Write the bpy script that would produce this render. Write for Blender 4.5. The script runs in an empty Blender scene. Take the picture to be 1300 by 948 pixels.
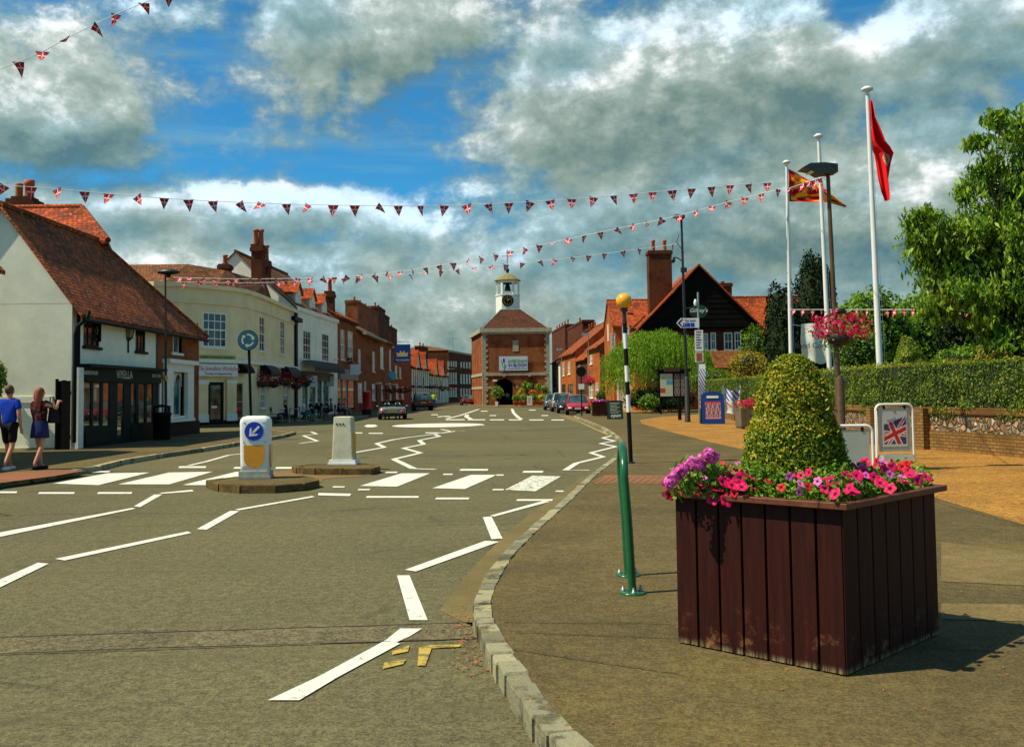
import bpy, bmesh, math, random
import numpy as np
from mathutils import Vector, Matrix
random.seed(7); RNG = np.random.default_rng(11)
R = math.radians; PI = math.pi
scn = bpy.context.scene; col = scn.collection
# ---------------------------------------------------------------- camera (35 mm lens, pitched up 3 degrees)
F = 1264.; CX, CY = 650., 433.; PT = R(3); RL = R(-.7); H = 1.6
def ray(px, py):
    x, y, z = (px-CX)/F, -(py-CY)/F, -1.
    x, y = x*math.cos(RL)-y*math.sin(RL), x*math.sin(RL)+y*math.cos(RL)
    a = PI/2+PT
    return x, y*math.cos(a)-z*math.sin(a), y*math.sin(a)+z*math.cos(a)
def G(px, py, z=0.):
    r = ray(px, py); t = (z-H)/r[2]; return Vector((r[0]*t, r[1]*t, z))
def P(px, py, Y):
    r = ray(px, py); t = Y/r[1]; return Vector((r[0]*t, Y, H+r[2]*t))
def onface(A, B, px, py):
    "where the sight line of a survey point meets the facade A-B: (distance along it from A, height)"
    r = ray(px, py); dx, dy = B[0]-A[0], B[1]-A[1]; L = math.hypot(dx, dy)
    # t*r = A + s*d
    det = r[0]*(-dy)+dx*r[1]
    t = (A[0]*(-dy)+dx*A[1])/det
    s = (r[0]*A[1]-r[1]*A[0])/det
    return s*L, H+r[2]*t
cd = bpy.data.cameras.new('camera'); cam = bpy.data.objects.new('camera', cd); col.objects.link(cam)
cd.sensor_width = 36; cd.lens = 36*F/1300; cd.shift_y = -41/1300
cam.matrix_world = Matrix.Translation((0, 0, H)) @ Matrix.Rotation(PI/2+PT, 4, 'X') @ Matrix.Rotation(RL, 4, 'Z')
cd.clip_start = .05; cd.clip_end = 5000
scn.camera = cam
scn.view_settings.view_transform = 'Standard'; scn.view_settings.look = 'None'
scn.view_settings.exposure = 0.33; scn.view_settings.gamma = 1
scn.cycles.use_denoising = True
scn.cycles.max_bounces = 5; scn.cycles.diffuse_bounces = 3; scn.cycles.glossy_bounces = 2
# ---------------------------------------------------------------- materials
class NT:
    def __init__(s, name):
        s.m = bpy.data.materials.new(name); s.m.use_nodes = True; s.t = s.m.node_tree; s.n = s.t.nodes; s.l = s.t.links
        s.b = s.n['Principled BSDF']
    def new(s, ty, **k):
        n = s.n.new(ty)
        for a, v in k.items():
            if hasattr(n, a): setattr(n, a, v)
            else: n.inputs[a].default_value = v
        return n
    def math(s, op, a, b=None, c=None, clamp=False):
        n = s.n.new('ShaderNodeMath'); n.operation = op; n.use_clamp = clamp
        for i, v in enumerate((a, b, c)):
            if v is None: continue
            if isinstance(v, (int, float)): n.inputs[i].default_value = v
            else: s.l.new(v, n.inputs[i])
        return n.outputs[0]
    def mix(s, f, a, b, ty='MIX'):
        n = s.n.new('ShaderNodeMix'); n.data_type = 'RGBA'; n.blend_type = ty
        for i, v in ((0, f), (6, a), (7, b)):
            if isinstance(v, (int, float)): n.inputs[i].default_value = v
            elif isinstance(v, (tuple, list)): n.inputs[i].default_value = (*v[:3], 1)
            else: s.l.new(v, n.inputs[i])
        return n.outputs[2]
    def noise(s, scale, detail=4, rough=.6, vec=None, dist=0):
        n = s.n.new('ShaderNodeTexNoise'); n.inputs['Scale'].default_value = scale
        n.inputs['Detail'].default_value = detail; n.inputs['Roughness'].default_value = rough; n.inputs['Distortion'].default_value = dist
        if vec is not None: s.l.new(vec, n.inputs['Vector'])
        return n.outputs['Fac']
    def ramp(s, f, stops):
        n = s.n.new('ShaderNodeValToRGB'); e = n.color_ramp.elements
        while len(e) < len(stops): e.new(.5)
        for i, (p, c) in enumerate(stops):
            e[i].position = p; e[i].color = (*c, 1) if len(c) == 3 else c
        s.l.new(f, n.inputs[0]); return n.outputs[0]
    def step(s, f, lo, hi):
        n = s.n.new('ShaderNodeMapRange'); n.interpolation_type = 'SMOOTHSTEP'
        n.inputs[1].default_value = lo; n.inputs[2].default_value = hi
        s.l.new(f, n.inputs[0]); return n.outputs[0]
    def objco(s): return s.new('ShaderNodeTexCoord').outputs['Object']
    def pos(s): return s.new('ShaderNodeNewGeometry').outputs['Position']
    def walluv(s, sx=1., sz=1.):
        tc = s.new('ShaderNodeTexCoord'); a = s.new('ShaderNodeSeparateXYZ'); b = s.new('ShaderNodeSeparateXYZ')
        s.l.new(tc.outputs['Object'], a.inputs[0]); s.l.new(tc.outputs['Normal'], b.inputs[0])
        g = s.math('GREATER_THAN', s.math('ABSOLUTE', b.outputs[0]), s.math('ABSOLUTE', b.outputs[1]))
        u = s.math('ADD', s.math('MULTIPLY', a.outputs[1], g), s.math('MULTIPLY', a.outputs[0], s.math('SUBTRACT', 1., g)))
        c = s.new('ShaderNodeCombineXYZ'); s.l.new(s.math('MULTIPLY', u, sx), c.inputs[0]); s.l.new(s.math('MULTIPLY', a.outputs[2], sz), c.inputs[1])
        return c.outputs[0]
    def bump(s, h, strength=.5, dist=.02):
        n = s.new('ShaderNodeBump'); n.inputs['Strength'].default_value = strength; n.inputs['Distance'].default_value = dist
        s.l.new(h, n.inputs['Height']); s.l.new(n.outputs[0], s.b.inputs['Normal'])
    def out(s, c=None, rough=None, spec=None, metal=None):
        if c is not None:
            if isinstance(c, tuple): s.b.inputs['Base Color'].default_value = (*c, 1)
            else: s.l.new(c, s.b.inputs['Base Color'])
        if rough is not None: s.b.inputs['Roughness'].default_value = rough
        if spec is not None: s.b.inputs['Specular IOR Level'].default_value = spec
        if metal is not None: s.b.inputs['Metallic'].default_value = metal
        return s.m
def plain(name, c, rough=.6, var=.25, scale=3., bump=0., spec=.4, metal=0., bscale=None):
    t = NT(name); v = t.objco(); f = t.noise(scale, 6, .65, v)
    d = tuple(x*(1-var) for x in c); l = tuple(min(1, x*(1+var)) for x in c)
    c_ = t.ramp(f, [(.3, d), (.7, l)])
    if bump: t.bump(t.noise(bscale or scale*12, 5, .7, v), bump, .01)
    return t.out(c_, rough, spec, metal)
def brick(name, c1, c2, mortar=(.25, .2, .13), bw=.225, rh=.075, ms=.012, dark=.5, rough=.9):
    t = NT(name); uv = t.walluv(); b = t.new('ShaderNodeTexBrick'); t.l.new(uv, b.inputs['Vector'])
    b.inputs['Scale'].default_value = 1; b.inputs['Brick Width'].default_value = bw; b.inputs['Row Height'].default_value = rh
    b.inputs['Mortar Size'].default_value = ms; b.inputs['Bias'].default_value = 0
    b.inputs['Color1'].default_value = (*c1, 1); b.inputs['Color2'].default_value = (*c2, 1); b.inputs['Mortar'].default_value = (*mortar, 1)
    n1 = t.noise(.7, 5, .65, t.objco()); n2 = t.noise(9, 3, .6, uv)
    c = t.mix(t.step(n1, .42, .75), b.outputs['Color'], tuple(x*dark for x in c2), 'MIX')
    c = t.mix(t.math('MULTIPLY', n2, .6), c, (.5, .45, .4), 'MULTIPLY')
    t.bump(b.outputs['Fac'], .35, -.01)
    return t.out(c, rough, .2)
def tiles(name, c1, c2, c3, bw=.19, rh=.11, patch=1.):
    t = NT(name); uv = t.walluv(); b = t.new('ShaderNodeTexBrick'); t.l.new(uv, b.inputs['Vector'])
    b.inputs['Scale'].default_value = 1; b.inputs['Brick Width'].default_value = bw; b.inputs['Row Height'].default_value = rh
    b.inputs['Mortar Size'].default_value = .014; b.inputs['Mortar Smooth'].default_value = .6
    b.inputs['Color1'].default_value = (*c1, 1); b.inputs['Color2'].default_value = (*c2, 1); b.inputs['Mortar'].default_value = (.012, .006, .003, 1)
    n1 = t.noise(patch, 6, .7, t.objco()); n2 = t.noise(5.5, 3, .7, uv)
    c = t.mix(t.step(n1, .4, .68), b.outputs['Color'], c3, 'MIX')
    c = t.mix(t.step(n2, .52, .72), c, tuple(min(1, x*1.7) for x in c1), 'MIX')
    # courses overlap: a saw-tooth height by row
    sp = t.new('ShaderNodeSeparateXYZ'); t.l.new(uv, sp.inputs[0])
    saw = t.math('FRACT', t.math('DIVIDE', sp.outputs[1], rh))
    t.bump(t.math('ADD', t.math('MULTIPLY', saw, -.6), t.math('ADD', t.math('MULTIPLY', b.outputs['Fac'], -.8), n2)), .9, .03)
    return t.out(c, .85, .25)
def leafmat(name, stops, rough=.55, trans=True, spec=.22):
    t = NT(name); g = t.new('ShaderNodeNewGeometry')
    f = t.math('ADD', t.math('MULTIPLY', g.outputs['Random Per Island'], .55), t.math('MULTIPLY', t.noise(1.7, 3, .6, g.outputs['Position']), .5))
    c = t.ramp(f, stops); t.out(c, rough, spec)
    if trans:
        tr = t.new('ShaderNodeBsdfTranslucent'); t.l.new(t.mix(1., c, (1., 1., .5), 'MULTIPLY'), tr.inputs['Color'])
        mx = t.new('ShaderNodeMixShader'); mx.inputs[0].default_value = .3
        t.l.new(t.b.outputs[0], mx.inputs[1]); t.l.new(tr.outputs[0], mx.inputs[2])
        t.l.new(mx.outputs[0], t.n['Material Output'].inputs['Surface'])
    return t.m
def colmat(name, rough=.5, spec=.3):
    t = NT(name); a = t.new('ShaderNodeAttribute'); a.attribute_name = 'Col'
    return t.out(a.outputs['Color'], rough, spec)
M = {}
M['white'] = plain('white_paint', (.80, .79, .66), .5, .12, 6)
M['cream'] = plain('cream_render', (.84, .66, .36), .85, .12, .8, .2)
M['greyrender'] = None
M['black'] = plain('black_paint', (.008, .008, .007), .6, .4, 5, spec=.12)
M['darkgreen'] = plain('dark_green_paint', (.004, .014, .010), .6, .4, 5, spec=.12)
M['green'] = plain('green_paint', (.012, .10, .035), .25, .2, 8)
M['shopgreen'] = plain('shop_green_paint', (.008, .08, .035), .5, .3, 4)
M['iron'] = plain('cast_iron', (.02, .022, .02), .45, .4, 12)
M['steel'] = plain('galvanised_steel', (.35, .36, .34), .4, .2, 12, 0, .5, .6)
M['red'] = plain('red_paint', (.5, .012, .015), .3, .15, 4)
M['grey'] = plain('grey_paint', (.22, .23, .21), .6, .2, 4)
M['stone'] = plain('pale_stone', (.36, .33, .21), .9, .35, 4, .4)
M['lead'] = plain('lead_sheet', (.2, .21, .2), .6, .3, 2)
M['rubber'] = plain('tyre_rubber', (.015, .015, .014), .8, .3, 8)
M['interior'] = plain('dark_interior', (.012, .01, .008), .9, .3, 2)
M['wood'] = plain('weathered_wood', (.12, .085, .05), .8, .4, 3, .4)
M['pot'] = plain('terracotta', (.42, .09, .02), .8, .25, 3, .2)
M['dish'] = plain('signal_plastic', (.75, .74, .70), .45, .08, 6)
M['board'] = plain('black_weatherboard', (.009, .007, .005), .9, .5, 2, .3, spec=.08)
def glassmat(name, c, rough=.06, c2=None, scale=1.1):
    t = NT(name); f = t.noise(scale, 2, .5, t.objco())
    cc = t.ramp(f, [(.42, c), (.6, c2 or tuple(x*2.2 for x in c))])
    return t.out(cc, rough, .7)
M['glass'] = glassmat('window_glass', (.012, .018, .016), .05, (.05, .07, .06))
M['shopglass'] = glassmat('shop_window_glass', (.02, .025, .02), .03, (.16, .12, .07), 1.6)  # lighter noise patches stand in for bright reflections
M['netglass'] = glassmat('net_curtained_glass', (.30, .33, .26), .15, (.5, .52, .42), 2)
M['tealglass'] = glassmat('teal_shop_glass', (.03, .09, .08), .05, (.2, .32, .26), 1.6)
M['redbrick'] = brick('red_brick', (.44, .080, .012), (.27, .044, .009), (.26, .18, .07))
M['darkbrick'] = brick('dark_red_brick', (.19, .034, .008), (.10, .018, .006), (.08, .05, .02))
M['orangebrick'] = brick('orange_brick', (.62, .13, .012), (.45, .08, .010), (.35, .18, .05))
M['tile'] = tiles('old_clay_tiles', (.50, .105, .014), (.17, .042, .009), (.085, .026, .007), patch=.9)
M['orangetile'] = tiles('orange_clay_tiles', (.52, .085, .010), (.28, .045, .008), (.10, .022, .006), patch=.5)
M['halltile'] = tiles('dark_hall_tiles', (.13, .036, .010), (.065, .022, .007), (.04, .016, .006), patch=.6)
M['browntile'] = tiles('brown_clay_tiles', (.28, .09, .018), (.14, .05, .012), (.07, .028, .010), patch=.7)
# ---------------------------------------------------------------- mesh builder
class MB:
    def __init__(s): s.v = []; s.f = []; s.mi = []; s.cur = 0; s.sm = []
    def add(s, vs, fs, smooth=False):
        o = len(s.v); s.v += [tuple(v) for v in vs]; s.f += [tuple(o+i for i in f) for f in fs]
        s.mi += [s.cur]*len(fs); s.sm += [smooth]*len(fs); return s
    def box(s, x0, y0, z0, x1, y1, z1, M4=None):
        if x0 > x1: x0, x1 = x1, x0
        if y0 > y1: y0, y1 = y1, y0
        if z0 > z1: z0, z1 = z1, z0
        v = [(x0, y0, z0), (x1, y0, z0), (x1, y1, z0), (x0, y1, z0), (x0, y0, z1), (x1, y0, z1), (x1, y1, z1), (x0, y1, z1)]
        if M4 is not None: v = [M4 @ Vector(p) for p in v]
        return s.add(v, [(3, 2, 1, 0), (4, 5, 6, 7), (0, 1, 5, 4), (1, 2, 6, 5), (2, 3, 7, 6), (3, 0, 4, 7)])
    def prism(s, pts, z0, z1, side=True):
        n = len(pts); a = sum(pts[i][0]*pts[(i+1) % n][1]-pts[(i+1) % n][0]*pts[i][1] for i in range(n))
        if a < 0: pts = pts[::-1]
        v = [(p[0], p[1], z0) for p in pts]+[(p[0], p[1], z1) for p in pts]
        return s.add(v, [tuple(range(n))[::-1], tuple(range(n, 2*n))]+[(i, (i+1) % n, n+(i+1) % n, n+i) for i in range(n)])
    def extr(s, pts, d):
        "polygon of 3D points pushed along vector d"
        n = len(pts); d = Vector(d); p = [Vector(q) for q in pts]
        nn = Vector((0, 0, 0))
        for i in range(n): nn += (p[i]-p[0]).cross(p[(i+1) % n]-p[0])
        if nn.dot(d) > 0: p = p[::-1]
        return s.add(p+[q+d for q in p], [tuple(range(n)), tuple(range(n, 2*n))[::-1]]+[((i+1) % n, i, n+i, n+(i+1) % n) for i in range(n)])
    def tube(s, pts, r, n=8, smooth=True, cap=True):
        pts = [Vector(p) for p in pts]; m = len(pts); rs = r if isinstance(r, (list, tuple)) else [r]*m
        vs = []; up = None
        for i, p in enumerate(pts):
            d = (pts[min(i+1, m-1)]-pts[max(i-1, 0)]).normalized()
            if up is None or abs(up.dot(d)) > .98: up = Vector((0, 0, 1)) if abs(d.z) < .9 else Vector((1, 0, 0))
            a = d.cross(up).normalized(); b = d.cross(a).normalized(); up = -b if True else up
            for k in range(n):
                t = 2*PI*k/n; vs.append(p+(a*math.cos(t)+b*math.sin(t))*rs[i])
        fs = [(i*n+k, i*n+(k+1) % n, (i+1)*n+(k+1) % n, (i+1)*n+k) for i in range(m-1) for k in range(n)]
        s.add(vs, fs, smooth)
        if cap: s.add(vs[:n], [tuple(range(n))[::-1]]); s.add(vs[-n:], [tuple(range(n))])
        return s
    def lathe(s, prof, c=(0, 0, 0), n=16, smooth=True, M4=None):
        vs = []
        for r, z in prof:
            for k in range(n):
                t = 2*PI*k/n; q = Vector((c[0]+r*math.cos(t), c[1]+r*math.sin(t), c[2]+z)); vs.append(M4 @ q if M4 is not None else q)
        m = len(prof)
        fs = [(i*n+k, i*n+(k+1) % n, (i+1)*n+(k+1) % n, (i+1)*n+k) for i in range(m-1) for k in range(n)]
        s.add(vs, fs, smooth); s.add(vs[:n], [tuple(range(n))[::-1]]); s.add(vs[-n:], [tuple(range(n))]); return s
    def ball(s, c, r, n=12, m=8):
        rx, ry, rz = r if isinstance(r, (tuple, list)) else (r, r, r)
        vs = [(c[0]+rx*math.sin(PI*j/m)*math.cos(2*PI*k/n), c[1]+ry*math.sin(PI*j/m)*math.sin(2*PI*k/n), c[2]-rz*math.cos(PI*j/m)) for j in range(m+1) for k in range(n)]
        return s.add(vs, [(j*n+k, j*n+(k+1) % n, (j+1)*n+(k+1) % n, (j+1)*n+k) for j in range(m) for k in range(n)], True)
    def quad(s, a, b, c, d): return s.add([a, b, c, d], [(0, 1, 2, 3)])
    def build(s, name, mats, parent=None, org=(0, 0, 0)):
        if org != (0, 0, 0):
            o = Vector(org); vs = [tuple(Vector(v)-o) for v in s.v]
        else: vs = s.v
        me = bpy.data.meshes.new(name); me.from_pydata(vs, [], s.f)
        for m in (mats if isinstance(mats, (list, tuple)) else [mats]): me.materials.append(m)
        me.polygons.foreach_set('material_index', s.mi); me.polygons.foreach_set('use_smooth', s.sm); me.update()
        ob = bpy.data.objects.new(name, me); col.objects.link(ob)
        if parent is not None: ob.parent = parent
        elif org != (0, 0, 0): ob.location = org
        return ob
def tag(o, label=None, cat=None, group=None, kind=None):
    for k, v in (('label', label), ('category', cat), ('group', group), ('kind', kind)):
        if v: o[k] = v
    return o
def empty(name, loc=(0, 0, 0), rz=0., label=None, cat=None, group=None):
    o = bpy.data.objects.new(name, None); col.objects.link(o); o.location = loc; o.rotation_euler = (0, 0, rz); o.empty_display_size = .2
    return tag(o, label, cat, group)
KIDS = {}
def copy_tree(o, parent=None):
    c = o.copy(); col.objects.link(c); c.parent = parent
    for ch in o.children: copy_tree(ch, c)
    return c
def text(s, size, loc, rot, mt, parent=None, name='lettering', ext=.004, align='CENTER', shear=0., sx=1.):
    c = bpy.data.curves.new(name, 'FONT'); c.body = s; c.size = size; c.extrude = ext; c.align_x = align; c.align_y = 'CENTER'; c.shear = shear
    c.resolution_u = 3; o = bpy.data.objects.new(name, c); col.objects.link(o); c.materials.append(mt)
    o.location = loc; o.rotation_euler = rot; o.scale = (sx, 1, 1); o.parent = parent; return o
def sheet(name, fn, pos, nx, ny, mt, parent=None, thick=.0, back=True):
    "a printed sheet: fn(u,v)->colour, pos(u,v)->point; cells carry the print, a second layer behind gives it thickness"
    us = [i/nx for i in range(nx+1)]; vs_ = [j/ny for j in range(ny+1)]
    V = [pos(u, v) for v in vs_ for u in us]; Fc = [(j*(nx+1)+i, j*(nx+1)+i+1, (j+1)*(nx+1)+i+1, (j+1)*(nx+1)+i) for j in range(ny) for i in range(nx)]
    C = []; keep = []
    for j in range(ny):
        for i in range(nx):
            c = fn((i+.5)/nx, (j+.5)/ny)
            if c is None: continue
            C.append(c); keep.append(Fc[j*nx+i])
    me = bpy.data.meshes.new(name); me.from_pydata([tuple(v) for v in V], [], keep)
    a = me.color_attributes.new('Col', 'FLOAT_COLOR', 'CORNER'); k = 0
    buf = []
    for c in C: buf += [c[0], c[1], c[2], 1.]*4
    a.data.foreach_set('color', buf); me.materials.append(mt); me.update()
    ob = bpy.data.objects.new(name, me); col.objects.link(ob); ob.parent = parent
    if thick:
        md = ob.modifiers.new('thickness', 'SOLIDIFY'); md.thickness = thick; md.offset = -1
    return ob
M['print'] = colmat('printed_sheet'); M['cloth'] = colmat('printed_cloth', .8, .1)
def leaves(name, pts, size, mt, parent=None, aspect=.5, nrm=None, spread=1., droop=0., fold=.25, org=None):
    "numpy leaf mesh: one folded four-sided leaf per point"
    pts = np.asarray(pts, dtype=np.float64); n = len(pts)
    if org is not None: pts = pts-np.asarray(org)
    a = RNG.normal(size=(n, 3)); 
    if droop: a[:, 2] -= droop
    a /= np.linalg.norm(a, axis=1)[:, None]
    b = RNG.normal(size=(n, 3))
    if nrm is not None:
        nn = np.asarray(nrm)+RNG.normal(size=(n, 3))*spread; nn /= np.linalg.norm(nn, axis=1)[:, None]
        a -= nn*(a*nn).sum(1)[:, None]; a /= np.linalg.norm(a, axis=1)[:, None]+1e-9; b = np.cross(nn, a)
    b -= a*(a*b).sum(1)[:, None]; b /= np.linalg.norm(b, axis=1)[:, None]+1e-9
    c = np.cross(a, b)
    L = (size*RNG.uniform(.6, 1.3, n))[:, None]; W = L*aspect
    v = np.empty((n, 4, 3)); v[:, 0] = pts-a*L*.5; v[:, 1] = pts+b*W*.5+c*W*fold-a*L*.05; v[:, 2] = pts+a*L*.5; v[:, 3] = pts-b*W*.5+c*W*fold-a*L*.05
    me = bpy.data.meshes.new(name); me.vertices.add(4*n); me.vertices.foreach_set('co', v.ravel())
    me.loops.add(4*n); me.loops.foreach_set('vertex_index', np.arange(4*n, dtype=np.int32))
    me.polygons.add(n); me.polygons.foreach_set('loop_start', np.arange(0, 4*n, 4, dtype=np.int32))
    me.polygons.foreach_set('loop_total', np.full(n, 4, dtype=np.int32)); me.materials.append(mt); me.update(calc_edges=True)
    ob = bpy.data.objects.new(name, me); col.objects.link(ob)
    if parent is not None: ob.parent = parent
    elif org is not None: ob.location = org
    return ob
def shell(n, c, r, inner=.7, zmin=-1, power=1.):
    "points near the surface of an ellipsoid with bumps; returns points, normals"
    d = RNG.normal(size=(n, 3)); d /= np.linalg.norm(d, axis=1)[:, None]; d = d[d[:, 2] > zmin]
    k = 1+.13*np.sin(d[:, 0]*7+c[0])*np.sin(d[:, 1]*6+c[1]*2)+.10*np.sin(d[:, 2]*9+d[:, 0]*5)
    s = RNG.uniform(inner, 1, len(d))**power*k
    r = np.asarray(r if hasattr(r, '__len__') else (r, r, r))
    return np.asarray(c)+d*r*s[:, None], d
# ---------------------------------------------------------------- sky, clouds and sun
SUN = Vector((-.66, -.17, .98)).normalized()
def az_el(px, py):
    r = Vector(ray(px, py)).normalized(); return math.atan2(r.x, r.y), math.asin(r.z)
W = bpy.data.worlds.new('World'); scn.world = W; W.use_nodes = True
W.cycles.sampling_method = 'MANUAL'; W.cycles.sample_map_resolution = 256
wt = W.node_tree; wn = wt.nodes; wl = wt.links
for n in list(wn): wn.remove(n)
class WN(NT):
    def __init__(s, tree): s.t = tree; s.n = tree.nodes; s.l = tree.links
BLOBS = [(100, 160, 190, 55, .50), (30, 110, 90, 50, .15), (20, 35, 160, 45, .25), (190, 25, 60, 30, .10), (400, 50, 130, 75, .48), (262, 150, 70, 70, -.42), (560, 150, 75, 60, -.40), (620, 75, 50, 35, -.35), (540, 35, 110, 35, .30),
         (470, 130, 30, 30, .05), (680, 20, 60, 22, -.05), (820, 135, 230, 80, .80), (640, 120, 60, 45, .1), (980, 60, 120, 60, .40), (1085, 15, 40, 24, -.5), (1230, 40, 110, 50, .40), (1190, 150, 150, 60, .15), (1200, 250, 170, 70, .40),
         (330, 262, 190, 28, .45), (60, 250, 60, 20, .1), (110, 222, 90, 12, -.25), (430, 214, 150, 18, -.40), (560, 252, 60, 18, -.15), (640, 330, 900, 70, .30), (680, 235, 110, 24, .12), (950, 270, 220, 45, .35), (300, 350, 200, 30, .25), (700, 450, 1400, 70, .5)]
grp = bpy.data.node_groups.new('cloud_density', 'ShaderNodeTree')
grp.interface.new_socket('U', in_out='INPUT', socket_type='NodeSocketFloat'); grp.interface.new_socket('V', in_out='INPUT', socket_type='NodeSocketFloat')
grp.interface.new_socket('D', in_out='OUTPUT', socket_type='NodeSocketFloat')
g = WN(grp); gi = grp.nodes.new('NodeGroupInput'); go = grp.nodes.new('NodeGroupOutput')
def comb(t, x, y, z=0.):
    c = t.n.new('ShaderNodeCombineXYZ')
    for i, v in enumerate((x, y, z)):
        if isinstance(v, (int, float)): c.inputs[i].default_value = v
        else: t.l.new(v, c.inputs[i])
    return c.outputs[0]
U, V_ = gi.outputs[0], gi.outputs[1]
n_big = g.noise(1., 9, .60, comb(g, g.math('MULTIPLY', U, 8.), g.math('MULTIPLY', V_, 13.), 3.1), .15)
n_bil = g.noise(1., 6, .62, comb(g, g.math('MULTIPLY', U, 34.), g.math('MULTIPLY', V_, 42.), 8.3), .2)
acc = g.math('ADD', g.math('MULTIPLY', g.math('SUBTRACT', n_big, .5), 1.35), g.math('MULTIPLY', g.math('SUBTRACT', n_bil, .5), .68))
for (bx, by, rx, ry, wgt) in BLOBS:
    u0, v0 = az_el(bx, by); ru, rv = rx/F, ry/F
    du = g.math('DIVIDE', g.math('SUBTRACT', U, u0), ru); dv = g.math('DIVIDE', g.math('SUBTRACT', V_, v0), rv)
    q = g.math('ADD', g.math('MULTIPLY', du, du), g.math('MULTIPLY', dv, dv))
    e = g.math('POWER', 2.718, g.math('MULTIPLY', q, -.9))
    acc = g.math('ADD', acc, g.math('MULTIPLY', e, wgt))
g.l.new(acc, go.inputs[0])
w = WN(wt)
tc = wn.new('ShaderNodeTexCoord'); sp = wn.new('ShaderNodeSeparateXYZ'); wl.new(tc.outputs['Generated'], sp.inputs[0])
Ua = w.math('ARCTAN2', sp.outputs[0], sp.outputs[1]); Va = w.math('ARCSINE', sp.outputs[2])
def D(du, dv):
    n = wn.new('ShaderNodeGroup'); n.node_tree = grp
    wl.new(w.math('ADD', Ua, du) if du else Ua, n.inputs[0]); wl.new(w.math('ADD', Va, dv) if dv else Va, n.inputs[1]); return n.outputs[0]
d0 = D(0, 0); d1 = D(-.010, .022); d2 = D(-.03, .06)
sky = wn.new('ShaderNodeTexSky'); sky.sky_type = 'NISHITA'; sky.sun_disc = False
sky.sun_elevation = math.asin(SUN.z); sky.sun_rotation = math.atan2(SUN.x, SUN.y)
sky.air_density = 1.0; sky.dust_density = .3; sky.ozone_density = 3.0
cov = w.step(d0, -.16, .34)
lit = w.math('ADD', w.math('MULTIPLY', w.math('SUBTRACT', d0, d1), 1.15), w.math('MULTIPLY', w.math('SUBTRACT', d0, d2), .26))
edge = w.math('MULTIPLY', w.step(d0, .02, .22), w.step(d0, .55, .25))
tone = w.math('ADD', w.math('ADD', .38, w.math('MULTIPLY', edge, .14)), lit, clamp=True)
K = 1/.13
ccol = w.ramp(tone, [(0., (.095*K, .175*K, .18*K)), (.25, (.165*K, .245*K, .225*K)), (.5, (.25*K, .33*K, .295*K)), (.72, (.37*K, .45*K, .42*K)), (1., (.80*K, .83*K, .83*K))])
tl_ = w.math('MULTIPLY', w.step(w.noise(1., 3, .5, comb(w, w.math('MULTIPLY', Ua, 4.), w.math('MULTIPLY', Va, 9.), 5.)), .42, .62), .55)
ccol = w.mix(tl_, ccol, w.mix(1., ccol, (.62, .95, 1.25), 'MULTIPLY'))
# the bluish veil lower down
veil = w.step(Va, .30, .02)
skyc = w.mix(1., sky.outputs[0], (.16, .60, .78), 'MULTIPLY')
skyc = w.mix(w.math('MULTIPLY', w.step(w.noise(1., 5, .6, comb(w, w.math('MULTIPLY', Ua, 3.), w.math('MULTIPLY', Va, 26.), 1.)), .45, .75), .45), skyc, (.22*K, .42*K, .48*K))
fin = w.mix(cov, skyc, ccol)
bg = wn.new('ShaderNodeBackground'); bg.inputs['Strength'].default_value = .13; wl.new(fin, bg.inputs['Color'])
wo = wn.new('ShaderNodeOutputWorld'); wl.new(bg.outputs[0], wo.inputs['Surface'])
ld = bpy.data.lights.new('sun', 'SUN'); ld.energy = 4.9; ld.angle = R(.53); ld.color = (1., .92, .70)
lo = bpy.data.objects.new('sun', ld); col.objects.link(lo); lo.rotation_euler = SUN.to_track_quat('Z', 'Y').to_euler()
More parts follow.
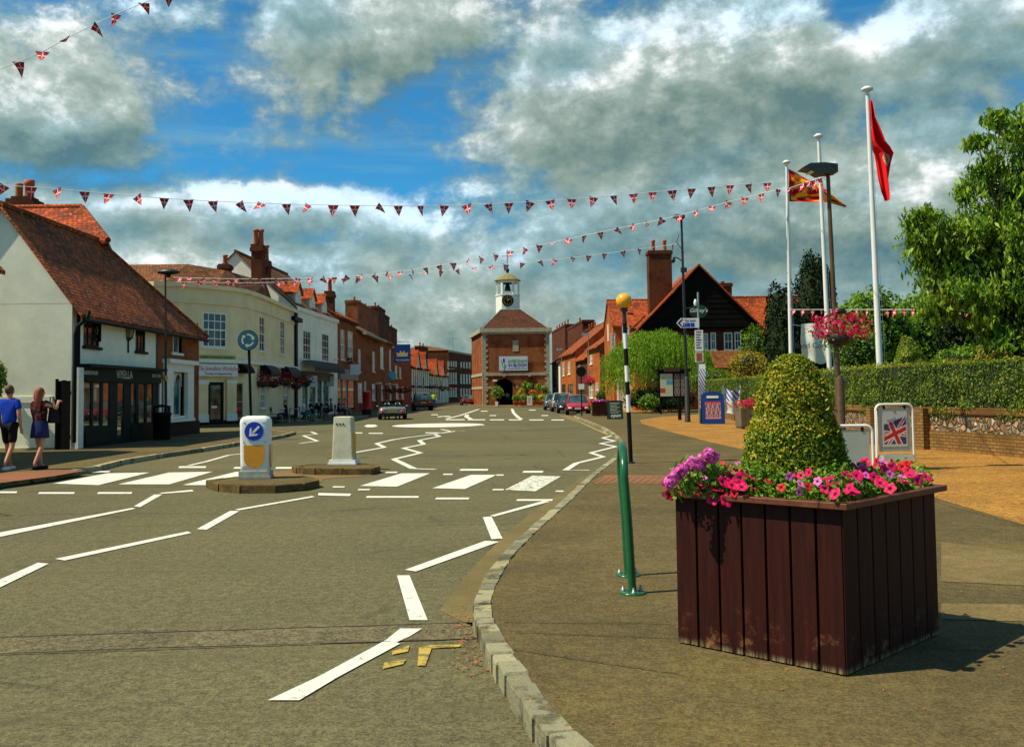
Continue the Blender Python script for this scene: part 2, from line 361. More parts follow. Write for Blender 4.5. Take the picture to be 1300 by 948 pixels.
# ================================================================ ground, road, pavements
def groundmat(name, c, c2, speck=.5, scale=.35, grain=60., rough=.95, bump=.5, cracks=False, far=None):
    t = NT(name); p = t.pos(); a = t.noise(scale, 6, .65, p); gr = t.noise(grain, 2, .9, p); g2 = t.noise(grain*.28, 4, .8, p)
    cc = t.mix(t.step(a, .35, .68), c, c2)
    gs = t.math('ADD', t.math('MULTIPLY', t.step(gr, .41, .60), .6), t.math('MULTIPLY', t.step(g2, .42, .60), .4))
    kk = t.math('ADD', 1-speck*.36, t.math('MULTIPLY', gs, speck*.72)); cm = t.n.new('ShaderNodeCombineColor')
    for i in range(3): t.l.new(kk, cm.inputs[i])
    cc = t.mix(1., cc, cm.outputs[0], 'MULTIPLY')
    if cracks:
        sc_ = t.n.new('ShaderNodeMapping'); sc_.inputs['Scale'].default_value = (.08, .75, 1); t.l.new(p, sc_.inputs[0])
        st = t.noise(1., 6, .7, sc_.outputs[0], .4); cc = t.mix(t.step(st, .50, .70), cc, tuple(x*.74 for x in c)); s3 = t.noise(3.2, 5, .6, p); cc = t.mix(t.math('MULTIPLY', t.step(s3, .58, .75), .5), cc, tuple(x*1.35 for x in c)); s4 = t.noise(1.3, 3, .5, p, 1.); cc = t.mix(t.math('MULTIPLY', t.step(s4, .66, .72), .55), cc, tuple(x*.5 for x in c))
        vo = t.n.new('ShaderNodeTexVoronoi'); vo.feature = 'DISTANCE_TO_EDGE'; vo.inputs['Scale'].default_value = .33
        mp = t.n.new('ShaderNodeMix'); mp.data_type = 'VECTOR'; mp.inputs[0].default_value = .18
        nz = t.n.new('ShaderNodeTexNoise'); nz.inputs['Scale'].default_value = 2.5; nz.inputs['Detail'].default_value = 5
        t.l.new(p, nz.inputs['Vector']); t.l.new(p, mp.inputs[4]); t.l.new(nz.outputs['Color'], mp.inputs[5]); t.l.new(mp.outputs[1], vo.inputs['Vector'])
        ck = t.math('MULTIPLY', t.step(vo.outputs['Distance'], .012, .002), t.step(a, .45, .6))
        cc = t.mix(t.math('MULTIPLY', ck, .6), cc, (.02, .018, .01))
    t.bump(g2 if grain < 30 else gr, bump, .008)
    return t.out(cc, rough, .15)
M['ground'] = groundmat('far_ground', (.09, .08, .04), (.06, .08, .02))
M['road'] = groundmat('worn_asphalt', (.134, .118, .056), (.104, .094, .048), 1.25, .18, 42., bump=1., cracks=True)
M['road2'] = groundmat('patched_asphalt', (.15, .125, .065), (.10, .085, .048), 1.5, .9, 38., bump=.9)
M['gutter'] = groundmat('concrete_channel', (.17, .13, .05), (.13, .10, .04), .35, .8, 50.)
M['pave'] = groundmat('asphalt_footway', (.135, .098, .036), (.085, .066, .028), 1.1, .45, 46., bump=1.)
M['pave2'] = groundmat('tan_footway', (.19, .135, .055), (.14, .10, .04), .8, .8, 45.)
M['gravel'] = groundmat('golden_bound_gravel', (.36, .175, .035), (.26, .125, .028), 1.5, .7, 32., bump=1.)
M['mud'] = groundmat('brown_refuge_asphalt', (.20, .125, .05), (.15, .095, .04), .6, .8, 45.)
M['tact'] = groundmat('faded_red_footway', (.27, .10, .05), (.19, .09, .045), .5, .7, 45.)
def wornpaint(name, c, wear=.5):
    t = NT(name); p = t.pos(); n = t.noise(9., 6, .75, p); n2 = t.noise(70, 2, .8, p)
    f = t.math('ADD', t.math('MULTIPLY', n, .75), t.math('MULTIPLY', n2, .25))
    cc = t.mix(t.step(f, wear+.12, wear+.2), c, (.14, .125, .06))
    return t.out(t.mix(t.math('MULTIPLY', n2, .3), cc, (.5, .5, .45), 'MULTIPLY'), .8, .2)
M['line'] = wornpaint('white_road_paint', (.70, .69, .58), .44)
M['wornline'] = wornpaint('worn_white_road_paint', (.72, .71, .6), .37)
M['yline'] = wornpaint('yellow_road_paint', (.50, .34, .06), .38)
def flat(name, pts, z, mt, label=None, thick=None, kind='structure'):
    mb = MB(); pts = [(p[0], p[1]) for p in pts]
    if thick: mb.prism(pts, z-thick, z)
    else:
        n = len(pts); a = sum(pts[i][0]*pts[(i+1) % n][1]-pts[(i+1) % n][0]*pts[i][1] for i in range(n))
        if a < 0: pts = pts[::-1]
        mb.add([(p[0], p[1], z) for p in pts], [tuple(range(n))])
    o = mb.build(name, mt); o['kind'] = kind
    return o
flat('ground', [(-2500, -600), (2500, -600), (2500, 2500), (-2500, 2500)], -.06, M['ground'])
flat('road', [(-60, -12), (14, -12), (14, 260), (-60, 260)], 0., M['road'])
PZ = .11
kr = [G(*q, PZ) for q in [(700, 948), (640, 857), (615, 815), (598, 775), (608, 745), (630, 710), (655, 685), (690, 655), (720, 630), (745, 605), (785, 577), (789, 560), (770, 545), (745, 534), (728, 528)]]
kr = [Vector((.9, 2.6, 0)), Vector((.45, 3.7, 0))]+kr+[Vector((4.6, 69.3, 0)), Vector((6.1, 70.2, 0)), Vector((6.1, 90, 0)), Vector((5.3, 112, 0)), Vector((5.0, 118, 0))]
def smoothpoly(pts, it=2):
    for _ in range(it):
        q = [pts[0]]
        for i in range(len(pts)-1): q += [pts[i]*.75+pts[i+1]*.25, pts[i]*.25+pts[i+1]*.75]
        pts = q+[pts[-1]]
    return pts
kr = [Vector((p.x, p.y, 0)) for p in kr]; krs = smoothpoly(kr[:-5], 2)+kr[-5:]
flat('pavement', [(p.x+.07, p.y) for p in krs]+[(5.0, 250), (60, 250), (60, -12), (1.5, -12), (1.1, 0)], PZ, M['pave'], thick=.2)
# granite setts and kerb stones
t = NT('granite_sett'); g_ = t.new('ShaderNodeNewGeometry'); p_ = t.pos()
c_ = t.ramp(g_.outputs['Random Per Island'], [(.0, (.16, .15, .09)), (.5, (.27, .25, .15)), (1., (.38, .34, .19))])
c_ = t.mix(t.step(t.noise(9., 4, .7, p_), .60, .66), c_, (.45, .28, .05)); c_ = t.mix(t.step(t.noise(3.5, 6, .7, p_), .5, .62), c_, (.10, .09, .05))
t.bump(t.noise(22, 5, .7, p_), .8, .02); M['sett'] = t.out(c_, .9, .2)
def kerb(name, path, w, z, mt, Lr=(.2, .42), side=1, jit=.012, z0=-.05):
    mb = MB(); rng = random.Random(3)
    seg = 0; pos = 0.; pts = path; L = [0]
    for i in range(len(pts)-1): L.append(L[-1]+(pts[i+1]-pts[i]).length)
    def at(s):
        s = min(max(s, 0), L[-1]-1e-4)
        for i in range(len(L)-1):
            if s <= L[i+1]:
                k = (s-L[i])/(L[i+1]-L[i]+1e-9); return pts[i].lerp(pts[i+1], k)
    s = 0.
    while s < L[-1]-.05:
        l = rng.uniform(*Lr)*(1+.08*at(s).y if at(s).y > 12 else 1); a, b = at(s+.006), at(min(s+l-.006, L[-1]))
        d = (b-a); 
        if d.length > .03:
            d.normalize(); nrm = Vector((d.y, -d.x, 0))*side; ja, jb = rng.uniform(-jit, jit), rng.uniform(-jit, jit); jz = rng.uniform(-jit, jit)*.7
            A, B = a+nrm*ja, b+nrm*jb; C, D_ = b+nrm*(w+rng.uniform(-jit, jit)), a+nrm*(w+rng.uniform(-jit, jit))
            e = .015; c = (A+B+C+D_)/4
            top = [q.lerp(c, .09)+Vector((0, 0, z+jz)) for q in (A, B, C, D_)]; mid = [Vector((q.x, q.y, z+jz-e)) for q in (A, B, C, D_)]; bot = [Vector((q.x, q.y, z0)) for q in (A, B, C, D_)]
            f = [(0, 1, 2, 3)]+[(4+i, 4+(i+1) % 4, (i+1) % 4, i) for i in range(4)]+[(8+i, 8+(i+1) % 4, 4+(i+1) % 4, 4+i) for i in range(4)]
            if (B-A).cross(D_-A).z < 0: f = [q[::-1] for q in f]
            mb.add(top+mid+bot, f)
        s += l
    o = mb.build(name, mt); o['kind'] = 'structure'; return o
kerb('kerb', krs, .125, PZ+.010, M['sett'], (.13, .30), side=1, jit=.008)
# concrete channel beside the near kerb
g1 = [G(*q, PZ)+Vector((.01, 0, 0)) for q in [(598, 775), (608, 745), (630, 710), (655, 685), (690, 655), (718, 631), (744, 606)]]
g0 = [G(*q) for q in [(558, 775), (588, 735), (618, 702), (648, 672), (684, 645), (712, 625), (741, 603)]]
flat('gutter', g0+g1[::-1], .004, M['gutter'])
# dropped kerb and red blister strip at the crossing
flat('tactile_paving', [G(*q, PZ) for q in [(768, 603), (905, 603), (905, 614), (752, 614)]], PZ+.004, M['tact'])
mb = MB()
a0, a1, b0, b1 = G(762, 606, PZ), G(1000, 603, PZ), G(750, 613, PZ), G(1000, 613, PZ)
for i in range(26):
    k = i/26; u = a0.lerp(a1, k); v = b0.lerp(b1, k); d = Vector((.05, 0, 0))
    mb.add([u+Vector((0, 0, .009)), u+d+Vector((0, 0, .009)), v+d+Vector((0, 0, .009)), v+Vector((0, 0, .009))], [(3, 2, 1, 0)])
mb.build('tactile_paving', M['mud'])['kind'] = 'structure'
# golden gravel court and footway bands
gb = [(838, 529), (812, 533), (815, 538), (858, 550), (905, 562), (955, 573), (1010, 584), (1080, 600), (1140, 617), (1200, 636), (1300, 666)]
flat('gravel_court', [G(*q, PZ) for q in gb]+[Vector((6, 5.5, 0)), Vector((16, 5.5, 0)), Vector((12, 30, 0)), Vector((12.3, 56, 0)), Vector((12, 64, 0))], PZ+.004, M['gravel'])
flat('gravel_court', [G(*q, PZ) for q in [(755, 519.5), (850, 519.2), (850, 523), (758, 524)]], PZ+.004, M['gravel'])
flat('footpath_band', [G(*q, PZ) for q in [(1195, 688), (1330, 705), (1330, 745), (1195, 738)]], PZ+.004, M['pave2'])
flat('footpath_band', [G(*q, PZ) for q in [(1195, 766), (1330, 768), (1330, 790), (1195, 786)]], PZ+.004, M['pave2'])
# darker repair strips
flat('road_repair', [G(*q) for q in [(-400, 822), (200, 798), (620, 790), (606, 810), (560, 813), (200, 822), (-400, 845)]], .004, M['road2'])
tar = M['black']
def ribbon(name, pts, w, z, mt, kind='structure'):
    mb = MB(); n = len(pts); L = []; Rr = []
    for i, p in enumerate(pts):
        d = (pts[min(i+1, n-1)]-pts[max(i-1, 0)]); d.z = 0; d.normalize(); q = Vector((-d.y, d.x, 0)); ww = (w[i] if isinstance(w, list) else w)/2
        L.append(p+q*ww); Rr.append(p-q*ww)
    mb.add([(q.x, q.y, z) for q in L]+[(q.x, q.y, z) for q in Rr], [(i, n+i, n+i+1, i+1) for i in range(n-1)])
    o = mb.build(name, mt); 
    if kind: o['kind'] = kind
    return o
def wig(a, b, n, amp, z=0.):
    o = []
    for i in range(n+1):
        k = i/n; p = a.lerp(b, k); o.append(p+Vector((random.uniform(-amp, amp), random.uniform(-amp, amp), 0)))
    return o
M['tar'] = plain('tar_joint', (.055, .045, .022), .8, .4, 9)
for pa, pb, z0 in (((-400, 822), (620, 790), 0), ((-400, 845), (606, 811), 0)):
    ribbon('tar_joint', wig(G(*pa), G(*pb), 60, .008), .014, .008, M['tar'])
for pa, pb in (((655, 803), (1260, 826)), ((640, 790), (850, 792)), ((1195, 640), (1300, 668)), ((812, 733), (848, 733)), ((618, 820), (860, 856))):
    ribbon('tar_joint', wig(G(*pa, PZ), G(*pb, PZ), 40, .008), .010, PZ+.008, M['tar'])
for pa, pb in (((470, 668), (700, 664)), ((430, 560), (780, 566)), ((400, 570), (620, 540))):
    ribbon('tar_joint', wig(G(*pa), G(*pb), 50, .03), .014, .006, M['tar'])
# ---------------------------------------------------------------- road markings
def mark(pts, mt='line', z=.008, wide=0):
    o = flat('road_marking', [G(*q) for q in pts], z, M[mt]); return o
def mline(pts, w=.10, mt='line', z=.008): return ribbon('road_marking', [G(*q) for q in pts], w, z, M[mt])
# zigzags of the crossing approach, nearside
mark([(404, 860), (478, 820), (492, 812), (508, 818), (430, 860), (380, 890), (340, 890)])
mark([(492, 812), (508, 799), (536, 799), (520, 809), (500, 818)], z=.0095)
mark([(504, 731), (520, 731), (543, 788), (520, 788)])
mark([(514, 724), (528, 726), (634, 688), (616, 687)])
mark([(613, 657), (624, 656), (638, 684), (624, 685)])
mark([(622, 655), (628, 656), (698, 637), (690, 636)])
# centre zigzags
for q in [[(-20, 756), (-20, 745), (48, 715), (62, 716)], [(70, 710), (82, 712), (243, 677), (238, 675)], [(250, 672), (262, 673), (304, 649), (292, 649)], [(298, 647), (304, 648), (400, 631), (396, 630)],
          [(-20, 686), (-20, 680), (168, 645), (172, 646)], [(170, 643), (178, 644), (206, 628), (196, 628)], [(202, 626), (206, 627), (246, 624), (244, 622)],
          [(404, 626), (404, 629), (444, 630), (446, 627)]]: mark(q)
# far zigzags beyond the crossing
mline([(442, 576), (488, 568), (478, 563), (500, 558), (520, 555), (545, 552), (575, 548), (560, 545)], .16)
mline([(553, 596), (525, 595), (500, 583), (534, 575), (512, 569), (538, 564), (532, 559), (558, 554), (550, 551), (578, 547), (590, 547)], .16)
mline([(748, 597), (718, 597), (732, 588), (766, 580), (750, 575), (782, 567), (762, 563), (780, 560), (765, 556), (782, 552), (768, 548), (780, 546)], .14)
mline([(380, 563), (403, 560), (385, 553), (402, 551), (395, 548), (378, 548)], .14)
mline([(240, 591), (262, 586), (290, 578), (340, 572)], .12)
# zebra bars
for q in [[(67, 614), (136, 601), (190, 600), (125, 616)], [(150, 615), (215, 600), (270, 599), (215, 615)], [(232, 616), (300, 599), (330, 599), (290, 612), (262, 616)]]: mark(q)
for q in [[(457, 617), (510, 601), (546, 601), (504, 618)], [(549, 620), (598, 603), (631, 603), (590, 621)]]: mark(q)
mark([(641, 622), (676, 604), (712, 605), (680, 624)], 'wornline')
for y, xs, w in ((634, [], .2),): pass
for (x0, x1, y) in [(0, 22, 624), (50, 95, 625), (125, 168, 625), (466, 532, 630), (554, 596, 632), (657, 702, 634), (106, 140, 598), (228, 262, 592), (298, 330, 593), (351, 372, 593), (585, 620, 595.5), (665, 690, 598)]:
    mark([(x0, y), (x1, y), (x1-1, y+2.2), (x0-2, y+2.2)])
for (x0, x1, y) in [(423, 438, 617.5), (563, 575, 601.5), (490, 505, 599), (629, 640, 602.5), (626, 640, 621), (706, 716, 623), (455, 470, 621)]:
    mark([(x0, y), (x1, y), (x1-1, y+1.6), (x0-1, y+1.6)])
# mini roundabout and give-way lines further up
ring = [G(460+44+90*math.cos(a)*.0, 539.5) for a in (0,)]
c0 = G(556, 539.8); flat('road_marking', [(c0.x+2.35*math.cos(2*PI*k/28), c0.y+3.2*math.sin(2*PI*k/28)) for k in range(28)], .010, M['line'])
mark([(462, 541), (466, 539), (476, 539), (480, 541), (474, 542.3), (466, 542.3)])
for (x0, x1, y) in [(566, 590, 532.2), (594, 616, 532.3), (622, 640, 532.4), (646, 662, 532.4), (672, 690, 532.5), (700, 716, 532.5), (540, 560, 549), (468, 486, 549.5), (445, 460, 549), (560, 572, 528)]:
    mark([(x0, y), (x1, y), (x1, y+1.1), (x0, y+1.1)])
mline([(567, 531.5), (585, 527), (608, 519.5)], .25); mline([(593, 526.5), (592, 529), (598, 532)], .3); mline([(650, 519), (652, 524), (658, 530), (662, 532)], .25)
for q in [(548, 526), (556, 528.5), (622, 527), (607, 539), (611, 521.5), (672, 520), (688, 527)]: mark([(q[0], q[1]), (q[0]+8, q[1]), (q[0]+8, q[1]+.9), (q[0]-1, q[1]+.9)])
# yellow lines by the right kerb, and the worn yellow letters
mline([(716, 527), (745, 536), (768, 546), (779, 553)], .10, 'yline'); mline([(711, 527.5), (738, 536.5), (760, 546.5), (772, 552)], .10, 'yline')
for q in [[(532, 823), (546, 820), (585, 819), (584, 822), (548, 824), (540, 846), (530, 846)], [(498, 828), (520, 820), (518, 828), (498, 832)], [(488, 842), (516, 838), (512, 844), (486, 850)]]: mark(q, 'yline')
mline([(440, 530.5), (470, 527.5)], .12, 'yline')
# left footways
kl = [G(*q) for q in [(-160, 645), (0, 618), (60, 610), (120, 600), (160, 588), (250, 575), (320, 563), (368, 554.5)]]
kl = smoothpoly(kl, 2)+[G(376, 551.5), G(372, 549.2), G(345, 548.6), G(300, 550), G(262, 551.5)]
flat('pavement', [(p.x-.08, p.y) for p in kl]+[(-13.3, 42), (-60, 42), (-60, -12), (-9, -12), (-9.2, 10)], PZ, M['pave'], thick=.2)
M['kerbstone'] = groundmat('dark_kerb_stone', (.16, .115, .05), (.10, .075, .035), .6, 2., 30.)
kerb('kerb', kl, .16, PZ+.006, M['sett'], (.6, .95), side=-1, jit=.006)
flat('tactile_paving', [G(*q, PZ) for q in [(-60, 626), (0, 613), (70, 604), (110, 597), (60, 596), (-60, 606)]], PZ+.004, M['tact'])
fk = [Vector((-60, 50.6, 0)), Vector((-22, 50.6, 0)), Vector((-18.0, 50.9, 0)), Vector((-15.9, 52.3, 0))]+[G(*q) for q in [(320, 540), (400, 534), (440, 532), (470, 528.5), (530, 520.5)]]+[Vector((-9.5, 129, 0)), Vector((-8.6, 157, 0)), Vector((-5.5, 178, 0))]
flat('pavement', fk+[(-30, 240), (-60, 240)], PZ, M['pave'], thick=.2)
kerb('kerb', fk, .16, PZ+.006, M['sett'], (.6, .95), side=-1, jit=.006)
hk = [(-7.2, 150), (-6.6, 141), (-5.2, 131), (-4.2, 121), (-2, 117), (1, 115.5), (5.0, 115.5)]
flat('pavement', hk+[(5.2, 150)], PZ, M['pave2'], thick=.2)
flat('grass_bank', [(12.6, 15), (60, 15), (60, 78), (13, 78)], PZ+.006, M['ground'])
# fallen petals and leaf litter by the kerb
lp = []
for i in range(150):
    k = random.random()**.8; a = G(596+k*28+random.gauss(0, 8), 770+k*90, 0); lp.append((a.x-.06+random.gauss(0, .05)*(.5+k), a.y, .014 if True else 0))
M['litter'] = leafmat('fallen_petals', [(.2, (.25, .09, .02)), (.5, (.35, .16, .03)), (.75, (.5, .05, .06)), (.9, (.6, .1, .3))], .8, False)
tag(leaves('leaf_litter', [p for p in lp if p[1] < 10], .028, M['litter'], nrm=np.tile((0, 0, 1.), (len([p for p in lp if p[1] < 10]), 1)), spread=.15, fold=.1), kind='stuff')
lp = [(random.uniform(-.1, 4), random.uniform(4.5, 8), PZ+.008) for i in range(130)]
lp = [p for p in lp if p[0] > .15]
tag(leaves('leaf_litter', lp, .022, M['litter'], nrm=np.tile((0, 0, 1.), (len(lp), 1)), spread=.15, fold=.1), kind='stuff')
# ---------------------------------------------------------------- refuge islands
M['cobble'] = groundmat('old_island_kerb', (.14, .09, .03), (.07, .05, .02), .8, 5., 24., bump=1.)
def island(px, lab):
    pts = [G(*q, .13) for q in px]; c = sum(pts, Vector())/len(pts); c.z = 0
    r = empty('refuge_island', c, 0, lab, 'refuge island', 'refuge islands of the zebra crossing')
    loc = [(p.x-c.x, p.y-c.y) for p in pts]
    MB().prism([(x*.93, y*.9) for x, y in loc], 0, .125).build('island_top', M['pave'], r)
    lp = [Vector((x, y, 0)) for x, y in loc]+[Vector((loc[0][0], loc[0][1], 0))]
    a = sum(lp[i].x*lp[i+1].y-lp[i+1].x*lp[i].y for i in range(len(lp)-1))
    k = kerb('kerb_ring', lp, .16, .135, M['cobble'], (.4, .7), side=-1 if a > 0 else 1, jit=.012); del k['kind']; k.parent = r
island([(262, 609.5), (300, 604.5), (384, 604), (409, 607.5), (398, 612), (360, 616), (300, 616.5), (268, 613.5)], 'dark kerbed refuge island carrying the bollard with the blue arrow')
island([(370, 592), (400, 588), (462, 588), (484, 591), (478, 594.5), (420, 595), (380, 594.5)], 'dark kerbed refuge island under the plain cream bollard')
flat('refuge_crossing', [G(*q) for q in [(330, 600), (392, 594.5), (490, 598), (470, 604), (412, 608), (398, 620), (380, 621)]], .006, M['mud'])
# ================================================================ buildings
def window(root, x0, z0, x1, z1, fr='white', cols=2, rows=3, gl='glass', depth=.06, sill=True, bar=.035, bw=.06, arch=False, y=0., out=False, name='window'):
    "window set in an opening of the wall (or standing proud of it): frame with bars, pane, sill"
    if out: y0, y1 = y-.06, y+.02
    else: y0, y1 = y+depth-.05, y+depth
    f = MB()
    f.box(x0, y0, z0, x0+bw, y1, z1); f.box(x1-bw, y0, z0, x1, y1, z1); f.box(x0+bw, y0, z0, x1-bw, y1, z0+bw); f.box(x0+bw, y0, z1-bw, x1-bw, y1, z1)
    for i in range(1, cols): x = x0+(x1-x0)*i/cols; f.box(x-bar/2, y0+.012, z0+bw, x+bar/2, y1-.002, z1-bw)
    for j in range(1, rows):
        z = z0+(z1-z0)*j/rows; b = bar*(1.6 if rows % 2 == 0 and j == rows//2 else 1)
        f.box(x0+bw, y0+.008, z-b/2, x1-bw, y1-.004, z+b/2)
    w_ = f.build(name, M[fr] if isinstance(fr, str) else fr, root)
    MB().box(x0+.02, y1-.012, z0+.02, x1-.02, y1+.03, z1-.02).build('pane', M[gl], w_)
    if sill: MB().box(x0-.08, y-.09, z0-.09, x1+.08, y+depth-.06 if not out else y-.0, z0-.003).build('sill', M[fr] if isinstance(fr, str) and fr != 'black' else M['black'], w_)
    return w_
def wall_front(mb, L, z0, z1, holes, y=0., th=.28, x_=0.):
    xs = sorted({x_, L}|{min(max(h[k], x_), L) for h in holes for k in (0, 2)}); zs = sorted({z0, z1}|{min(max(h[k], z0), z1) for h in holes for k in (1, 3)})
    for i in range(len(xs)-1):
        for j in range(len(zs)-1):
            cx, cz = (xs[i]+xs[i+1])/2, (zs[j]+zs[j+1])/2
            if any(h[0] < cx < h[2] and h[1] < cz < h[3] for h in holes): continue
            mb.add([(xs[i], y, zs[j]), (xs[i+1], y, zs[j]), (xs[i+1], y, zs[j+1]), (xs[i], y, zs[j+1])], [(0, 1, 2, 3)])
    for (a, b, c, d) in holes:
        a, b, c, d = max(a, x_), max(b, z0), min(c, L), min(d, z1)
        mb.add([(a, y, b), (c, y, b), (c, y, d), (a, y, d), (a, y+th, b), (c, y+th, b), (c, y+th, d), (a, y+th, d)], [(0, 4, 5, 1), (1, 5, 6, 2), (2, 6, 7, 3), (3, 7, 4, 0)])
class House:
    def __init__(s, name, label, A, B, depth, h, wall, cat='building', group=None, z=0.):
        s.A, s.B, s.h, s.depth = A, B, h, depth; s.L = math.hypot(B[0]-A[0], B[1]-A[1]); s.wall = wall; s.z0 = z
        s.root = empty(name, (A[0], A[1], z), math.atan2(B[1]-A[1], B[0]-A[0]), label, cat, group); s.holes = []; s.wins = []
    def rect(s, x0, y0, x1, y1):
        xa = onface(s.A, s.B, x0, (y0+y1)/2)[0]; xb = onface(s.A, s.B, x1, (y0+y1)/2)[0]
        zt = onface(s.A, s.B, (x0+x1)/2, y0)[1]; zb = onface(s.A, s.B, (x0+x1)/2, y1)[1]
        return xa, zb-s.z0, xb, zt-s.z0
    def win(s, px, **k): r = s.rect(*px); s.holes.append(r); s.wins.append((r, k)); return r
    def hole(s, px): r = s.rect(*px); s.holes.append(r); return r
    def part(s, name, mb, m, parent=None): return mb.build(name, M[m] if isinstance(m, str) else m, parent or s.root)
    def box(s, name, px, y0, y1, m, parent=None):
        r = s.rect(*px); return s.part(name, MB().box(r[0], y0, r[1], r[2], y1, r[3]), m, parent)
    def walls(s, gable=None, rise=0., ridge=None, ext=0.):
        mb = MB(); L, h, D_ = s.L, s.h, s.depth; wall_front(mb, L, -.3, h, s.holes)
        r = ridge if ridge is not None else D_/2
        if gable == 'x':
            mb.add([(L, 0, -.3), (L, D_, -.3), (L, D_, h), (L, r, h+rise), (L, 0, h)], [(0, 1, 2, 3, 4)])
            mb.add([(0, 0, -.3), (0, D_, -.3), (0, D_, h), (0, r, h+rise), (0, 0, h)], [(4, 3, 2, 1, 0)])
        else:
            mb.add([(L, 0, -.3), (L, D_, -.3), (L, D_, h), (L, 0, h)], [(0, 1, 2, 3)]); mb.add([(0, 0, -.3), (0, D_, -.3), (0, D_, h), (0, 0, h)], [(3, 2, 1, 0)])
        if gable == 'y':
            mb.add([(0, 0, h), (L, 0, h), (L/2, 0, h+rise)], [(0, 1, 2)]); mb.add([(0, D_, h), (L, D_, h), (L/2, D_, h+rise)], [(2, 1, 0)])
        mb.add([(0, D_, -.3), (L, D_, -.3), (L, D_, h), (0, D_, h)], [(3, 2, 1, 0)])
        mb.add([(0, .3, h-.02), (L, .3, h-.02), (L, D_, h-.02), (0, D_, h-.02)], [(0, 1, 2, 3)])
        s.part('wall', mb, s.wall)
        # dark room behind the openings
        for (a, b, c, d) in s.holes: s_ = None
        for r_, k in s.wins: window(s.root, *r_, **k)
    def roof(s, kind, rise, m='tile', ov=.3, ridge=None, th=.12, x0=None, x1=None, verge=.12):
        L, h, D_ = s.L, s.h, s.depth; mb = MB(); a = -verge if x0 is None else x0; b = L+verge if x1 is None else x1; r = D_/2 if ridge is None else ridge
        d = (0, 0, th)
        if kind == 'x':
            k = rise/r; k2 = rise/(D_-r)
            mb.extr([(a, -ov, h-k*ov), (b, -ov, h-k*ov), (b, r, h+rise), (a, r, h+rise)], d)
            mb.extr([(a, D_+ov, h-k2*ov), (b, D_+ov, h-k2*ov), (b, r, h+rise-.001), (a, r, h+rise-.001)], d)
            mb.tube([(a, r, h+rise+th), (b, r, h+rise+th)], .11, 8)
        elif kind == 'y':
            k = rise/(L/2)
            mb.extr([(-ov, -verge, h-k*ov), (L/2, -verge, h+rise), (L/2, D_, h+rise), (-ov, D_, h-k*ov)], d)
            mb.extr([(L+ov, -verge, h-k*ov), (L/2, -verge, h+rise-.001), (L/2, D_, h+rise-.001), (L+ov, D_, h-k*ov)], d)
            mb.tube([(L/2, -verge, h+rise+th), (L/2, D_, h+rise+th)], .1, 8)
        elif kind == 'hip':
            i = min(r, L/2-.01)
            e = [(-ov, -ov, h), (L+ov, -ov, h), (L+ov, D_+ov, h), (-ov, D_+ov, h)]; p, q = (i, r, h+rise), (L-i, r, h+rise)
            mb.add(e+[p, q], [(0, 1, 5, 4), (1, 2, 5), (2, 3, 4, 5), (3, 0, 4), (3, 2, 1, 0)])
            for u, v in ((e[0], p), (e[1], q), (p, q)): mb.tube([u, v], .09, 6)
        s.rf = s.part('roof', mb, m); return s.rf
    def chimney(s, x, y, w, d, z0, z1, m='darkbrick', pots=2, pot='pot', ph=.6):
        mb = MB().box(x-w/2, y-d/2, z0, x+w/2, y+d/2, z1-.35).box(x-w/2-.07, y-d/2-.07, z1-.35, x+w/2+.07, y+d/2+.07, z1-.12).box(x-w/2-.03, y-d/2-.03, z1-.12, x+w/2+.03, y+d/2+.03, z1)
        s.part('chimney', mb, m, s.rf)
        ax = d > w; n = pots
        for i in range(n):
            k = (i+.5)/n-.5; cx, cy = (x, y+k*d) if ax else (x+k*w, y)
            mb = MB().lathe([(.15, 0), (.13, ph*.15), (.12, ph*.8), (.15, ph*.85), (.15, ph), (.11, ph)], (cx, cy, z1), 8); s.part('chimney_pot', mb, pot, s.rf)
    def chim_px(s, px, Y, z0, d=.9, **k):
        "chimney from survey points, Y = world distance of its middle"
        a = P(px[0], px[3], Y); b = P(px[2], px[1], Y); w_ = b.x-a.x; top = b.z-s.z0
        mw = s.root.matrix_basis.inverted() if False else None
        th = s.root.rotation_euler[2]; cx, cy = (a.x+b.x)/2-s.A[0], Y-s.A[1]
        lx = cx*math.cos(th)+cy*math.sin(th); ly = -cx*math.sin(th)+cy*math.cos(th)
        if abs(math.sin(th)) > .7: s.chimney(lx, ly, d, w_, z0, top, **k)
        else: s.chimney(lx, ly, w_, d, z0, top, **k)
    def gutter(s, m='black', z=None, y=-.36):
        z = s.h-.12 if z is None else z; s.part('gutter', MB().tube([(-.1, y, z), (s.L+.1, y, z)], .06, 6), m)
    def pipe(s, x, z0=0, z1=None, m='black', r=.05, y=-.07): s.part('drainpipe', MB().tube([(x, y, z0), (x, y, z1 or s.h-.1)], r, 6), m)
def rot90(): return (PI/2, 0, 0)

# ---------------- white cottage with the dark clothes shop, and its brick bay
M['cottwhite'] = plain('patchy_white_render', (.86, .84, .66), .9, .16, .55, .35)
M['gablegrey'] = None
h1 = House('cottage', 'white rendered cottage with a steep old tiled roof, black shopfront and brick end', (-13.15, 29.7), (-13.15, 41.6), 4.3, 4.45, 'cottwhite')
BX = onface(h1.A, h1.B, 197.5, 500)[0]
for px in ((106, 391, 126, 440), (172, 405, 184.5, 446)): h1.win(px, fr='black', cols=3, rows=4, gl='glass', bar=.03)
h1.win((217, 414, 230, 448), fr='white', cols=2, rows=1, gl='tealglass', bar=.07, depth=.14)
shop = [h1.hole(q) for q in ((95.5, 483, 109.5, 541), (111.5, 483, 121.5, 541), (124, 483, 133, 541), (142.5, 484, 151.5, 557), (160, 485, 167, 537), (169.5, 486, 178.5, 537), (180.5, 486, 188.5, 536.5))]
